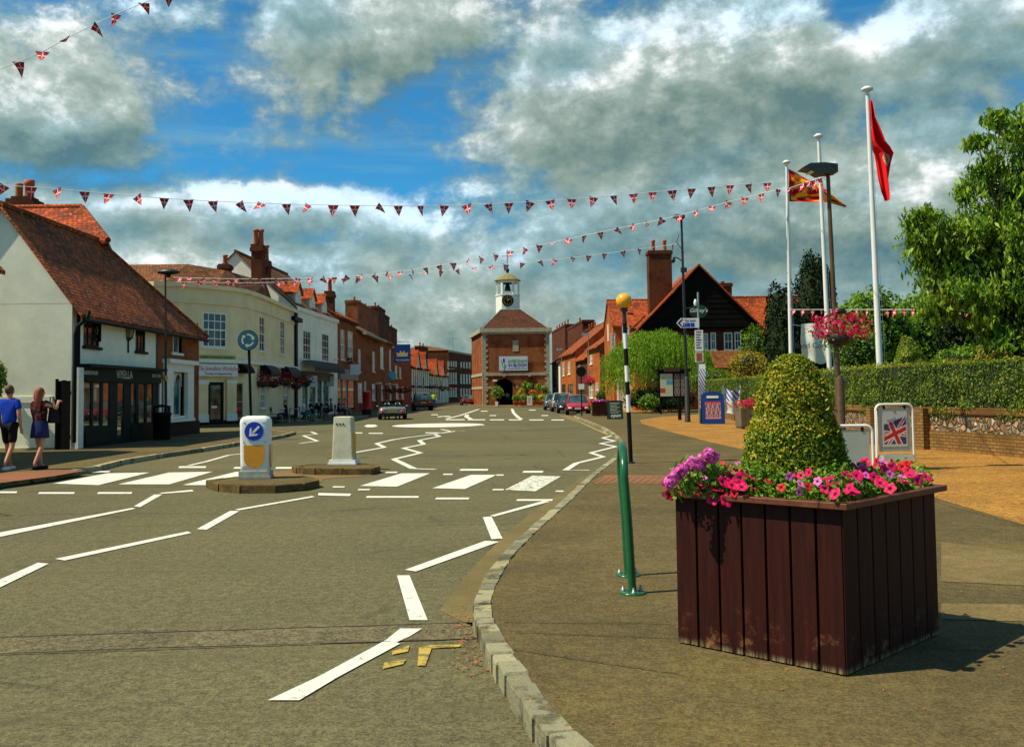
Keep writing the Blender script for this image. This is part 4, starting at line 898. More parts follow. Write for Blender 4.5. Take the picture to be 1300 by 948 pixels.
h5 = row('brick_house', 'long red brick house with narrow white windows under a broad slate eave', (-14.45, 92.4), (-14.6, 121.5), 9, 7.7, 'redbrick', 'x', 2.4,
         [((455, 443.5, 458, 472), TW), ((473, 446.5, 476, 472), dict(TW, gl='netglass')), ((483, 440.5, 487, 468), TW), ((494.2, 444, 496.3, 470), TW),
          ((454.5, 486, 460, 510), dict(TW, rows=3)), ((472.5, 487, 476.5, 508), dict(TW, rows=3)), ((462.5, 484, 465, 500), TW), ((484, 489, 486.5, 508), TW), ((489.5, 489, 491.5, 508), TW), ((495, 490, 497, 508), TW)],
         rm='browntile', chims=[((446, 389, 473, 410), 0, 6, dict(pots=4, ly=6., d=1.6, m='redbrick')), ((474, 391, 482.5, 415), 0, 6, dict(pots=2, ly=6., d=1.6)), ((484, 401, 489, 420), 0, 6, dict(pots=1, ly=6., d=1.4)), ((490.5, 416, 499, 425), 0, 6, dict(pots=2, ly=6., d=1.4))])
h5.part('eaves_soffit', MB().box(1.5, -.75, 7.35, 17.5, -.3, 7.6), 'stone')
for k, px in enumerate((478, 490, 499)): 
    x = onface(h5.A, h5.B, px, 500)[0]; h5.part('door_hood', MB().box(x-.7, -.5, 2.75, x+.7, -.002, 2.95), 'cream'); h5.part('door_hood', MB().box(x-.62, -.05, .1, x+.62, -.002, 2.7), 'black')
h6 = row('brick_house', 'narrow brick house just beyond the crown pub sign', (-14.6, 121.7), (-14.3, 140.5), 9, 7.2, 'redbrick', 'x', 2.2,
         [((501.5, 464, 504.5, 480), dict(TW, cols=3)), ((507, 466, 509.5, 480), dict(TW, cols=3)), ((503, 490, 506, 506), TW), ((510, 491, 512.5, 506), TW)], rm='browntile')
h7 = row('timbered_inn', 'white timber-framed inn with an orange roof beyond the brick houses', (-14.3, 140.7), (-13.2, 158), 8, 5.6, 'cottwhite', 'x', 2.6,
         [((526, 478, 530, 490), TW), ((534, 479, 538, 490), TW), ((526, 497, 530, 508), TW)], rm='orangetile', chims=[((531, 440, 539, 455), 0, 5, dict(pots=2, ly=4., d=1.2))])
h8 = row('timbered_inn', 'black and white inn with low orange eaves and flower boxes', (-13.2, 158.2), (-11.6, 180), 8, 4.9, 'cottwhite', 'x', 2.9,
         [((546, 480, 549, 490), TW), ((552, 480, 555, 490), TW), ((559, 483, 561, 492), TW), ((545, 497, 550, 508), TW), ((553, 497, 558, 508), TW)], rm='orangetile', chims=[((547, 446, 556, 460), 0, 5, dict(pots=2, ly=4., d=1.4, m='redbrick'))])
for hs, n in ((h6, 4), (h7, 9), (h8, 12)):
    mb = MB()
    if hs is not h6:
        for k in range(n+1): x = hs.L*k/n; mb.box(max(x-.12, 0), -.04, .1, min(x+.12, hs.L), -.003, hs.h-.1)
        mb.box(0, -.05, 2.6, hs.L, -.041, 2.9); mb.box(0, -.05, hs.h-.3, hs.L, -.041, hs.h)
        hs.part('timber_frame', mb, 'board')
for k, (x, hs) in enumerate(((4., h7), (11., h7), (5., h8), (13., h8))):
    pz = hs.h; q = MB(); q.add([(x-2, -.35, pz-.1), (x+2, -.35, pz-.1), (x, -.35, pz+2.3)], [(0, 1, 2)]); q.add([(x-2, -.35, pz-.1), (x-2, .3, pz-.1), (x+2, .3, pz-.1), (x+2, -.35, pz-.1)], [(0, 1, 2, 3)])
    gb_ = hs.part('gable', q, 'white'); q = MB(); q.extr([(x-2.3, -.5, pz-.4), (x, -.5, pz+2.4), (x, 3.5, pz+2.4), (x-2.3, 3.5, pz-.4)], (0, 0, .1)); q.extr([(x+2.3, -.5, pz-.4), (x, -.5, pz+2.399), (x, 3.5, pz+2.399), (x+2.3, 3.5, pz-.4)], (0, 0, .1)); hs.part('gable_roof', q, 'orangetile', gb_)
w9 = []
for k in range(4): w9 += [((569+k*3.0, 458.5, 571+k*3.0, 468), TW), ((569+k*3.0, 473, 571+k*3.0, 486.5), TW), ((569+k*3, 492, 571+k*3, 503), TW)]
for k in range(4): w9 += [((584.5+k*3.6, 459.5, 586.6+k*3.6, 468.5), TW), ((584.5+k*3.6, 475, 586.6+k*3.6, 486.5), TW), ((584.5+k*3.6, 493, 586.6+k*3.6, 503), TW)]
h9 = row('georgian_house', 'tall three-storey brick house with rows of white windows closing the street', (-11.6, 182), (-6.4, 214), 12, 9.6, 'darkbrick', 'hip', 1.2, w9, kind='hip', rm='browntile', ov=.1)
for z in (3.1, 6.3): h9.part('string_course', MB().box(0, -.1, z, h9.L, -.002, z+.35), 'darkbrick')
h9.part('parapet', MB().box(-.1, -.2, 9.3, h9.L+.1, -.004, 9.65), 'stone')
# ================================================================ market hall
hx0, hx1, hy = -3.78, 4.78, 128.; hw_ = hx1-hx0; eh = 9.55
mh = empty('market_hall', (hx0, hy, 0), 0, 'red brick market hall with stone quoins, hipped roof and white clock lantern', 'building')
# plan: front 8.56 m, left flank splays back
fl = [(0, 0), (hw_, 0), (hw_, 14), (-2.0, 14)]
def arc(cx, w, zs, zt, n=14): return [(cx-w/2, zs)]+[(cx-w/2*math.cos(PI*k/n), zs+(zt-zs)*math.sin(PI*k/n)) for k in range(1, n)]+[(cx+w/2, zs)]
def fx(px): return P(px, 500, hy).x-hx0
def fz(py): return P(655, py, hy).z
aw0, aw1, at_, as_ = fx(629.5), fx(651), fz(480.5), fz(489)
mb = MB()
# front wall with the real arch cut through it
pts = arc((aw0+aw1)/2, aw1-aw0, as_, at_)
mb.box(0, 0, -.2, aw0, .6, eh); mb.box(aw1, 0, -.2, hw_, .6, eh)
for i in range(len(pts)-1):
    (xa, za), (xb, zb) = pts[i], pts[i+1]; mb.add([(xa, 0, za), (xb, 0, zb), (xb, 0, eh), (xa, 0, eh)], [(0, 1, 2, 3)]); mb.add([(xa, 0, za), (xa, .6, za), (xb, .6, zb), (xb, 0, zb)], [(0, 1, 2, 3)])
mb.add([(-2.0, 14, -.2), (0, 0, -.2), (0, 0, eh), (-2.0, 14, eh)], [(0, 1, 2, 3)]); mb.add([(hw_, 0, -.2), (hw_, 14, -.2), (hw_, 14, eh), (hw_, 0, eh)], [(0, 1, 2, 3)]); mb.add([(hw_, 14, -.2), (-2, 14, -.2), (-2, 14, eh), (hw_, 14, eh)], [(0, 1, 2, 3)])
mb.build('wall', M['redbrick'], mh)
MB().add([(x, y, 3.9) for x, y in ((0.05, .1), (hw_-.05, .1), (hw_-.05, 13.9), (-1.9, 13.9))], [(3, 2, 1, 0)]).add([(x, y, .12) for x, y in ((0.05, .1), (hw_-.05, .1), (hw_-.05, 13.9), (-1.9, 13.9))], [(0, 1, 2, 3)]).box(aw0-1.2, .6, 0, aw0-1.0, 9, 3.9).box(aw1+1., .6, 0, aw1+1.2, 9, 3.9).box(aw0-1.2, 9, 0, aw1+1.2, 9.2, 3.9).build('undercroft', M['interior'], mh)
# stone dressings
mb = MB(); zb1, zb0 = fz(472.8), fz(476.6); zc1, zc0 = fz(490), fz(493); zt0, zt1 = fz(421.5), fz(416.5)
mb.box(.3, -.10, zb0, hw_-.3, -.002, zb1).box(.3, -.06, zc0, aw0-.5, -.002, zc1).box(fx(655), -.06, zc0, fx(658), -.002, zc1).box(fx(683), -.06, zc0, hw_-.3, -.002, zc1)
d = Vector((-2.0, 14, 0)).normalized(); nrm = Vector((-d.y, d.x, 0))*1.
for (z0, z1, o) in ((zb0, zb1, .1), (zc0, zc1, .06)): mb.extr([(0, -.0, z0), (d.x*14, d.y*14, z0), (d.x*14, d.y*14, z1), (0, 0, z1)], nrm*o if nrm.x < 0 else -nrm*o)
mb.build('string_course', M['stone'], mh)
mb = MB(); mb.box(-.35, -.35, zt0, hw_+.35, 0, zt1).box(-.2, -.2, zt0-.25, hw_+.2, -.002, zt0); mb.extr([(-.35, 0, zt0), (-2.4, 14.2, zt0), (-2.0, 14.2, zt0), (0, 0, zt0)], (0, 0, zt1-zt0)); mb.box(hw_, 0, zt0, hw_+.35, 14.3, zt1); mb.build('cornice', M['stone'], mh)
mb = MB(); mb2 = MB(); z = .1; k = 0
while z < zt0-.3:
    w1 = .62 if k % 2 else .42; mb.box(-.05, -.05, z, w1, -.002, z+.33); mb2.box(hw_-w1, -.05, z, hw_+.05, -.002, z+.33)
    l = .42 if k % 2 else .62; mb.extr([(-.001, -.05, z), (-.001+d.x*l, d.y*l, z), (-.001+d.x*l, d.y*l, z+.33), (-.001, -.05, z+.33)], (-.05, 0, 0)); z += .36; k += 1
mb.build('quoins', M['stone'], mh); mb2.build('quoins', M['stone'], mh)
for cx, nm in (((aw0+aw1)/2, 'arch_ring'), (fx(672.5), 'arch_ring')):
    w_ = (aw1-aw0)/2 if cx < 3 else fx(683)-fx(672.5); mb = MB(); n = 16; zs = as_; r0, r1 = w_*1.0, w_*1.24; rr0, rr1 = (at_-as_), (at_-as_)+.3
    if cx > 3: r0, r1 = w_*.62, w_*1.02; rr0, rr1 = .65, 1.15
    for k in range(n):
        a_, b_ = PI*k/n+.01, PI*(k+1)/n-.01
        mb.extr([(cx-r0*math.cos(a_), -.002, zs+rr0*math.sin(a_)), (cx-r1*math.cos(a_), -.002, zs+rr1*math.sin(a_)), (cx-r1*math.cos(b_), -.002, zs+rr1*math.sin(b_)), (cx-r0*math.cos(b_), -.002, zs+rr0*math.sin(b_))], (0, -.06, 0))
    mb.build(nm, M['darkbrick'], mh); MB().box(cx-.16, -.14, zs+rr1-.05, cx+.16, -.066, zb0-.02).build('keystone', M['stone'], mh)
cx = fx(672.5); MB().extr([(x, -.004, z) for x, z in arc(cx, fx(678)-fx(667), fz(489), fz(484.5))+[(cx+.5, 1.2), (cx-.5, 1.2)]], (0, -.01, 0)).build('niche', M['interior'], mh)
MB().box(fx(651.5), -.05, fz(446), fx(659), -.002, fz(432)).build('tablet', M['stone'], mh)
# roof: steep hips to a flat, lantern on top
zr = fz(389.5); tx0, tx1 = fx(637), fx(663.5)
mb = MB(); e = [(-.3, -.3, eh+.12), (hw_+.3, -.3, eh+.12), (hw_+.3, 14.3, eh+.12), (-2.3, 14.3, eh+.12)]; tp = [(tx0, 4.2, zr), (tx1, 4.2, zr), (tx1, 10, zr), (tx0, 10, zr)]
mb.add(e+tp, [(0, 1, 5, 4), (1, 2, 6, 5), (2, 3, 7, 6), (3, 0, 4, 7), (4, 5, 6, 7)]); rf = mb.build('roof', M['halltile'], mh)
for a_, b_ in ((e[0], tp[0]), (e[1], tp[1]), (tp[0], tp[1]), (e[3], tp[3])): MB().tube([a_, b_], .11, 6).build('hip_capping', M['lead'], rf)
cx = P(644.6, 380, hy+6).x-hx0; cy = 6.6
def qz(py): return P(645, py, hy+cy-1.5).z
hexr = 1.62
mb = MB(); mb.lathe([(hexr, zr-1.0), (hexr, qz(374.5)), (hexr+.1, qz(374.5)), (hexr+.1, qz(373))], (cx, cy, 0), 6, False, Matrix.Translation((cx, cy, 0)) @ Matrix.Rotation(R(0), 4, 'Z') @ Matrix.Translation((-cx, -cy, 0))); lt = mb.build('lantern_drum', M['white'], mh)
mb = MB(); z0, z1 = qz(373), qz(356)
for k in range(6):
    t_ = k*PI/3; mb.box(-.13, -.13, z0, .13, .13, z1, Matrix.Translation((cx+(hexr-.15)*math.cos(t_), cy+(hexr-.15)*math.sin(t_), 0)) @ Matrix.Rotation(t_, 4, 'Z'))
mb.lathe([(hexr-.02, z1-.25), (hexr-.02, z1+.1), (hexr-.3, z1+.1), (hexr-.3, z1-.25)], (cx, cy, 0), 6, False); mb.build('lantern_posts', M['white'], lt)
MB().lathe([(.14, z1-.3), (.3, z1-.5), (.42, z1-1.15), (.5, z1-1.25), (.45, z1-1.27)], (cx, cy, 0), 12).build('bell', M['iron'], lt)
MB().lathe([(hexr+.22, z1+.1), (hexr+.15, z1+.2), (hexr*.62, z1+.75), (.22, z1+1.15), (.08, z1+1.2)], (cx, cy, 0), 12, False).build('lantern_roof', plain('lichened_lead', (.22, .18, .06), .9, .3, 3, .3), lt)
zf = z1+1.15; MB().lathe([(.1, zf), (.22, zf+.25), (.28, zf+.45), (.12, zf+.7), (.05, zf+.8), (.04, zf+3.1), (.02, zf+3.2)], (cx, cy, 0), 8).build('finial', M['iron'], lt)
MB().box(cx-.75, cy-.03, zf+2.3, cx+.75, cy+.03, zf+2.38).box(cx-.1, cy-.02, zf+2.75, cx+.85, cy+.02, zf+3.05).build('weather_vane', plain('gilt_vane', (.4, .28, .05), .4, .2), lt)
ck = MB().lathe([(.78, 0), (.78, .08), (.68, .10), (.66, .08), (.0, .08)], (0, 0, 0), 28, False, Matrix.Translation((cx, cy-hexr*.87-.02, qz(381.5))) @ Matrix.Rotation(PI/2, 4, 'X')).build('clock_face', M['black'], mh)
mb = MB(); yy = cy-hexr*.87-.13; zz = qz(381.5)
for k in range(12): t_ = k*PI/6; mb.tube([(cx+.48*math.sin(t_), yy, zz+.48*math.cos(t_)), (cx+.6*math.sin(t_), yy, zz+.6*math.cos(t_))], .025, 4)
mb.tube([(cx, yy, zz), (cx+.25, yy, zz+.18)], .03, 4); mb.tube([(cx, yy, zz), (cx-.12, yy, zz+.5)], .025, 4); mb.build('clock_hands', plain('gold_leaf', (.5, .38, .08), .4, .1), ck)
# banner
bx0, bx1, bz0, bz1 = P(633.5, 460, hy).x, P(669.8, 460, hy).x, fz(470.3), fz(452.2)
r = empty('banner', (bx0, hy-.14, bz0), 0, 'pale blue horticultural banner hung across the front of the market hall', 'banner'); bw_, bh_ = bx1-bx0, bz1-bz0
MB().box(0, -.03, 0, bw_, 0, bh_).build('banner_sheet', plain('pale_blue_vinyl', (.50, .58, .66), .5, .06), r)
M['bannergreen'] = plain('green_print', (.12, .42, .03), .6, .05); M['bannerblue'] = plain('navy_print', (.03, .02, .25), .6, .05)
text('AMERSHAM', bh_*.30, (bw_*.64, -.034, bh_*.67), rot90(), M['bannergreen'], r, sx=.86, ext=.02); text('IN BLOOM', bh_*.30, (bw_*.64, -.034, bh_*.38), rot90(), M['bannerblue'], r, sx=.9, ext=.02); text('www.amershaminbloom.org', bh_*.12, (bw_*.62, -.034, bh_*.15), rot90(), M['signdark'], r, ext=.005)
MB().extr([(bw_*.17+.14*math.cos(t_)*(.9 if math.sin(t_) > 0 else .8), -.031, bh_*.70+.33*math.sin(t_)) for t_ in [k*PI/9 for k in range(18)]], (0, -.01, 0)).build('tulip_print', M['bannerblue'], r)
MB().tube([(bw_*.20, -.03, bh_*.5), (bw_*.17, -.03, bh_*.3), (bw_*.16, -.03, bh_*.08)], .06, 5).tube([(bw_*.07, -.03, bh_*.75), (bw_*.10, -.03, bh_*.45), (bw_*.16, -.03, bh_*.2)], .05, 5).build('stem_print', M['bannergreen'], r)

# ================================================================ right-hand side
AR, BR = (5.55, 134.), (8.35, 92.5)
def seg_r(x0, x1): # facade piece between two picture columns
    L = math.hypot(BR[0]-AR[0], BR[1]-AR[1]); o = []
    for px in (x0, x1): s = onface(AR, BR, px, 490)[0]; k = s/L; o.append((AR[0]+(BR[0]-AR[0])*k, AR[1]+(BR[1]-AR[1])*k))
    return o
OW = dict(fr='white', cols=2, rows=2, gl='netglass')
p_ = seg_r(701, 711.5); row('street_house', 'small white-fronted house next to the market hall', p_[0], p_[1], 8, 5.6, 'white', 'x', 2.4, [((704, 468, 708, 478), OW), ((703, 490, 708, 505), OW)], rm='browntile', chims=[((705.5, 416, 723, 440), 0, 5, dict(pots=5, ly=5., d=1.4, ph=.9))])
p_ = seg_r(711.7, 731); row('street_house', 'brick house with a long sloping brown roof in the far right row', p_[0], p_[1], 9, 6.2, 'orangebrick', 'x', 3.6, [((714, 460, 716.5, 477), OW), ((721, 459, 724, 475), OW), ((713, 488, 718, 506), dict(OW, fr='black', gl='shopglass')), ((721, 488, 727, 506), dict(OW, fr='black', gl='shopglass'))], rm='tile', chims=[((727, 411, 747, 430), 0, 5, dict(pots=1, ly=4.6, d=1.6, ph=.9))])
p_ = seg_r(731.2, 746); row('street_house', 'low dark-fronted shop between the brick house and the orange-gabled one', p_[0], p_[1], 9, 5.2, 'darkbrick', 'x', 3.6, [((734, 463, 737, 474), OW), ((734, 488, 742, 505), dict(OW, fr='black', gl='shopglass'))], rm='tile', chims=[((747, 417, 757, 432), 0, 5, dict(pots=3, ly=4.6, d=1.3))])
p_ = seg_r(746.2, 762); row('street_house', 'white and orange fronted house with a wide shop window behind the parked cars', p_[0], p_[1], 9, 6.0, 'orangebrick', 'x', 3.0, [((749, 450, 752, 462), OW), ((748, 486, 753, 505), OW), ((756, 486, 760, 505), OW)], rm='tile')
hh = House('brick_villa', 'tall orange brick house with a gable to the street behind the willow', (8.55, 84.), (13.6, 84.), 8.0, 7.2, 'orangebrick')
hh.win((775.5, 423, 781, 446), fr='white', cols=2, rows=4, gl='netglass'); hh.walls('x', 2.4); hh.roof('x', 2.4, 'orangetile', .2)
hh.part('gable_window', MB().box(-.06, 3.6, 6.1, -.002, 4.3, 7.6), 'white'); hh.part('gable_window', MB().box(-.06, 2.4, 3.4, -.002, 3.2, 4.9), 'white')
hh.part('porch', MB().box(.1, -1.1, 2.5, 1.4, -.004, 2.75).box(.15, -1.05, 0, .33, -.87, 2.5).box(1.15, -1.05, 0, 1.33, -.87, 2.5).box(.5, -.3, 0, .95, -.2, 2.4), 'white')
hv = House('brick_wing', 'narrow orange brick wing with one white window above the willow', (9.85, 80.5), (12.2, 80.5), 3.4, 6.7, 'orangebrick'); hv.win((790, 414, 799, 434), fr='white', cols=2, rows=2, gl='netglass'); hv.walls(); hv.roof('hip', 1.2, 'orangetile', .15)
# the big black-boarded gable
h10 = House('gabled_house', 'brick house under a huge black boarded gable and tall brick chimney', (10.75, 80.), (19.3, 80.), 9, 7.05, 'darkbrick')
for px in ((893, 423, 899, 444), (902, 422, 909, 444), (919, 422, 930, 444.5), (932.5, 421.5, 941, 444)): h10.win(px, fr='white', cols=2 if px[0] in (893, 932.5) else 2, rows=2, gl='glass', bw=.09)
h10.walls()
zap = P(885.6, 338, 80).z; x_ap = P(885.6, 339, 80).x-10.75; zl = P(815, 414, 80).z; zr_ = P(960, 413, 80).z; xl, xr = P(813, 414, 80).x-10.75, P(962, 413, 80).x-10.75
MB().extr([(xl-.1, -.35, zl-.3), (xr+.1, -.35, zr_-.3), (x_ap, -.35, zap+.02)], (0, .3, 0)).build('boarded_gable', M['board'], h10.root)
mb = MB(); mb.extr([(xl-.3, -.7, zl-.35), (x_ap, -.7, zap), (x_ap, 9, zap), (xl-.3, 9, zl-.35)], (0, 0, .14)); mb.extr([(xr+.3, -.7, zr_-.35), (x_ap, -.7, zap-.002), (x_ap, 9, zap-.002), (xr+.3, 9, zr_-.35)], (0, 0, .14)); h10.rf = h10.part('roof', mb, 'orangetile')
mb = MB(); k = 0
for j in range(11):
    z = zl+.1+j*.42; t0 = (z-zl)/(zap-zl)
    if t0 < .92: mb.box(xl+.45+(x_ap-xl)*t0, -.375, z, xr-.45-(xr-x_ap)*t0, -.352, z+.05)
mb.box(xl+.2, -.42, zl-.12, xr-.2, -.05, zl+.05); h10.part('weatherboards', mb, 'board', None)
x0_, x1_ = P(903, 450, 79).x-10.75, P(962, 450, 79).x-10.75; h10.part('lean_to_roof', MB().extr([(x0_, -2.2, P(930, 468, 78).z), (x1_, -2.2, P(930, 468, 78).z), (x1_, -.05, P(930, 446, 80).z), (x0_, -.05, P(930, 446, 80).z)], (0, 0, .1)).box(x0_+.1, -2.0, 0, x1_-.1, -.05, P(930, 470, 78).z), 'browntile')
chim_w(h10.rf, h10.A, (823.5, 319, 851, 395), 82., 6., 'darkbrick', 2, 1.3, .95); chim_w(h10.rf, h10.A, (908, 360, 927, 372), 86., 7., 'darkbrick', 1, 1.2, .2)
for s in (P(829, 312, 82),): pass
h11 = House('tiled_wing', 'long wing with a mottled orange tiled roof right of the black gable', (18.2, 82.), (26., 82.), 7, 6.5, 'darkbrick'); h11.win((948, 421, 953, 440), fr='white', cols=1, rows=2); h11.walls('x', 3.0); h11.roof('x', 3.0, 'orangetile', .3)
# ---------------- flint and brick garden wall
M['flintwall'] = brick('buff_brick', (.36, .19, .045), (.24, .12, .035), (.10, .07, .03), .225, .075, .012)
t = NT('knapped_flint'); v = t.walluv(); vo = t.new('ShaderNodeTexVoronoi'); vo.inputs['Scale'].default_value = 7.5; t.l.new(v, vo.inputs['Vector']); vo.inputs['Randomness'].default_value = 1
sc_ = t.new('ShaderNodeSeparateColor'); t.l.new(vo.outputs['Color'], sc_.inputs[0])
c_ = t.ramp(sc_.outputs[0], [(0, (.05, .045, .035)), (.3, (.34, .18, .06)), (.6, (.22, .19, .13)), (.85, (.45, .40, .28)), (1, (.40, .12, .04))])
ve = t.new('ShaderNodeTexVoronoi'); ve.feature = 'DISTANCE_TO_EDGE'; ve.inputs['Scale'].default_value = 7.5; t.l.new(v, ve.inputs['Vector'])
c_ = t.mix(t.step(ve.outputs['Distance'], .09, .03), c_, (.14, .10, .05)); t.bump(t.step(ve.outputs['Distance'], .0, .25), 1., .06); M['flint'] = t.out(c_, .7, .4)
wl_ = [Vector((10.9, 8.0, 0)), Vector((10.95, 18, 0)), Vector((10.75, 21.2, 0)), Vector((10.45, 23.2, 0)), Vector((9.95, 25.2, 0)), Vector((9.75, 26.6, 0)), Vector((9.95, 29.5, 0)), Vector((10.3, 34, 0)), Vector((10.9, 44, 0)), Vector((11.4, 58.5, 0))]
gw = empty('garden_wall', (wl_[0].x, wl_[0].y, PZ), 0, 'low curving flint and brick wall below the clipped hedge', 'wall'); O = Vector((wl_[0].x, wl_[0].y, 0))
def strip(name, y, d, z0, z1, m, parent, path=wl_, O=O):
    for i in range(len(path)-1): pass
    mb = MB(); n = len(path); N = []
    for i in range(n):
        t_ = (path[min(i+1, n-1)]-path[max(i-1, 0)]).normalized(); N.append(Vector((-t_.y, t_.x, 0)))
    a = [p-O+q*y for p, q in zip(path, N)]; b = [p-O-q*d for p, q in zip(path, N)]
    V = [(q.x, q.y, z) for z in (z0, z1) for q in a]+[(q.x, q.y, z) for z in (z0, z1) for q in b]
    f = []
    for i in range(n-1): f += [(i+1, i, n+i, n+i+1), (n+i+1, n+i, 3*n+i, 3*n+i+1), (2*n+i, 2*n+i+1, 3*n+i+1, 3*n+i)]
    f += [(0, 2*n, 3*n, n), (n-1, 2*n-1, 4*n-1, 3*n-1)]
    mb.add(V, f); return mb.build(name, M[m], parent)
strip('flint_panel', 0, .3, -.1, 1.0, 'flint', gw); strip('brick_base', .03, .3, -.1, .47, 'flintwall', gw); strip('brick_coping', .05, .32, .88, 1.04, 'flintwall', gw)
def along(path, s):
    for i in range(len(path)-1):
        l = (path[i+1]-path[i]).length
        if s <= l: return path[i].lerp(path[i+1], s/l), (path[i+1]-path[i]).normalized()
        s -= l
    return path[-1], (path[-1]-path[-2]).normalized()
for px, py in ((1114, 560), (1178, 560), (1010, 545), (980, 540), (957, 535), (936, 532), (915, 529), (899, 527)):
    best = min(((abs((Q := along(wl_, s))[0].x/Q[0].y-ray(px, py)[0]/ray(px, py)[1]), s) for s in [k*.2 for k in range(250)]))[1]
    q, t_ = along(wl_, best); MB().box(-.2, -.11, -.1, .2, .2, 1.0, Matrix.Translation((q.x-O.x-t_.y*.0, q.y-O.y, 0)) @ Matrix.Rotation(math.atan2(t_.y, t_.x), 4, 'Z')).build('pier', M['flintwall'], gw)
# ================================================================ vegetation
M['boxleaf'] = leafmat('clipped_box_leaves', [(.15, (.012, .05, .005)), (.35, (.05, .13, .008)), (.58, (.20, .28, .012)), (.85, (.50, .46, .04))])
M['boxtop'] = leafmat('yellow_box_leaves', [(.2, (.08, .13, .01)), (.42, (.28, .26, .02)), (.65, (.50, .36, .025)), (.9, (.68, .52, .06))])  # yellower leaves for the upper part of the dome
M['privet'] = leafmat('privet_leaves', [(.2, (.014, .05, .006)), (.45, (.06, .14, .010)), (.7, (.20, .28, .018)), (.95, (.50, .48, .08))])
M['hedgetop'] = leafmat('sunlit_hedge_top_leaves', [(.2, (.08, .14, .012)), (.5, (.24, .28, .02)), (.85, (.46, .40, .05))])  # top of the hedge coloured lighter than its sides, as if sunlit
M['yew'] = leafmat('dark_yew_sprays', [(.2, (.006, .016, .004)), (.5, (.014, .032, .008)), (.9, (.04, .06, .015))], .7, False, .1)
M['willow'] = leafmat('willow_leaves', [(.2, (.06, .16, .010)), (.5, (.18, .34, .018)), (.8, (.38, .52, .035))])
M['cherry'] = leafmat('cherry_leaves', [(.15, (.03, .08, .008)), (.4, (.10, .22, .015)), (.65, (.24, .38, .025)), (.9, (.42, .52, .06))])
M['golden'] = leafmat('golden_shrub_leaves', [(.2, (.14, .13, .012)), (.5, (.34, .27, .02)), (.9, (.55, .44, .05))])
M['midleaf'] = leafmat('garden_leaves', [(.2, (.03, .09, .008)), (.45, (.11, .24, .015)), (.8, (.28, .42, .035))])
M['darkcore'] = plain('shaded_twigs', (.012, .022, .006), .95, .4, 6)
M['bark'] = plain('grey_brown_bark', (.07, .05, .03), .95, .4, 9, .6)
# hedge on the wall
he = empty('clipped_hedge', (10.9, 8, 1.), 0, 'long clipped green hedge growing over the flint garden wall', 'hedge'); O = Vector((10.9, 8., 0))
zt_of = lambda y: 2.22
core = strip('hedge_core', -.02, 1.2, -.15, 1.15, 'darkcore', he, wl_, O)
tot = sum((wl_[i+1]-wl_[i]).length for i in range(len(wl_)-1))
pf, nf, pt_, nt_ = [], [], [], []
N = 66000
ss = RNG.uniform(0, 1, N)**1.25*tot
cache = [along(wl_, k*.1) for k in range(int(tot*10)+2)]
for i in range(N):
    q, t_ = cache[int(ss[i]*10)]; fr = (ss[i]*10-int(ss[i]*10))*.1; q = q+t_*fr; n_ = Vector((-t_.y, t_.x, 0))
    wob = .05*math.sin(q.y*1.9)+.04*math.sin(q.y*5.3)
    if i % 4:
        z = RNG.uniform(-.12, 1.2); bul = .10*math.sin((z+.1)/1.3*PI)+.03*math.sin(z*9+q.y*3)+wob*.6-.02
        p = q+n_*(bul+RNG.normal()*.025); pf.append((p.x, p.y, 1.+z)); nf.append((n_.x, n_.y, .15))
    else:
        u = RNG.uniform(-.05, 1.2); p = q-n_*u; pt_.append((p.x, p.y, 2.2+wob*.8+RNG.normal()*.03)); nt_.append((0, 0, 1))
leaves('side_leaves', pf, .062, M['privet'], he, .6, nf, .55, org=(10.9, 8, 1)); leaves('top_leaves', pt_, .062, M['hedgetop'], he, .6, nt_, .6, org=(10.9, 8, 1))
# generic leafy masses
def bush(name, label, c, r, n, size, mt, cat='shrub', group=None, inner=.72, zmin=-.9, aspect=.55, spread=.8, core=True, droop=0., lobes=0, trunk=None, base=None):
    base = base if base is not None else c[2]-r[2]
    ro = empty(name, (c[0], c[1], base), 0, label, cat, group); o = (c[0], c[1], base); rng = random.Random(int(c[0]*7+c[1]*3))
    L = [(c, r)]
    for i in range(lobes):
        a = rng.uniform(0, 2*PI); e = rng.uniform(-.3, 1.)
        d = (math.cos(a)*math.cos(e), math.sin(a)*math.cos(e), math.sin(e)); k = rng.uniform(.38, .6)
        L.append((tuple(c[j]+d[j]*r[j]*.72 for j in range(3)), tuple(r[j]*k for j in range(3))))
    P_, N_ = [], []
    w_ = [l[1][0]*l[1][2] for l in L]; tw = sum(w_)
    for (cc, rr), ww in zip(L, w_):
        p, nn = shell(int(n*ww/tw), cc, rr, inner, zmin); P_.append(p); N_.append(nn)
    P_ = np.vstack(P_); N_ = np.vstack(N_); k = P_[:, 2] > base+.02; P_, N_ = P_[k], N_[k]
    leaves('foliage', P_, size, M[mt], ro, aspect, N_, spread, droop, org=o)
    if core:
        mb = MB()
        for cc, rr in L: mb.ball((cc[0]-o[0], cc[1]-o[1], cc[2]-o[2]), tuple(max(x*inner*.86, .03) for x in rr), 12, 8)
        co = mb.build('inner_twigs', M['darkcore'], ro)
    if trunk:
        mb = MB(); mb.tube([(0, 0, -.1), (.05, 0, (c[2]-base)*.5), (.1, .05, c[2]-base)], [trunk, trunk*.8, trunk*.45], 8)
        for i in range(6):
            a = rng.uniform(0, 2*PI); s = (c[2]-base)*rng.uniform(.35, .8); mb.tube([(0, 0, s), (math.cos(a)*r[0]*.4, math.sin(a)*r[1]*.4, s+r[2]*.3), (math.cos(a)*r[0]*.8, math.sin(a)*r[1]*.8, s+r[2]*rng.uniform(.2, .6))], [trunk*.45, trunk*.25, trunk*.08], 6)
        mb.build('trunk', M['bark'], ro)
    return ro
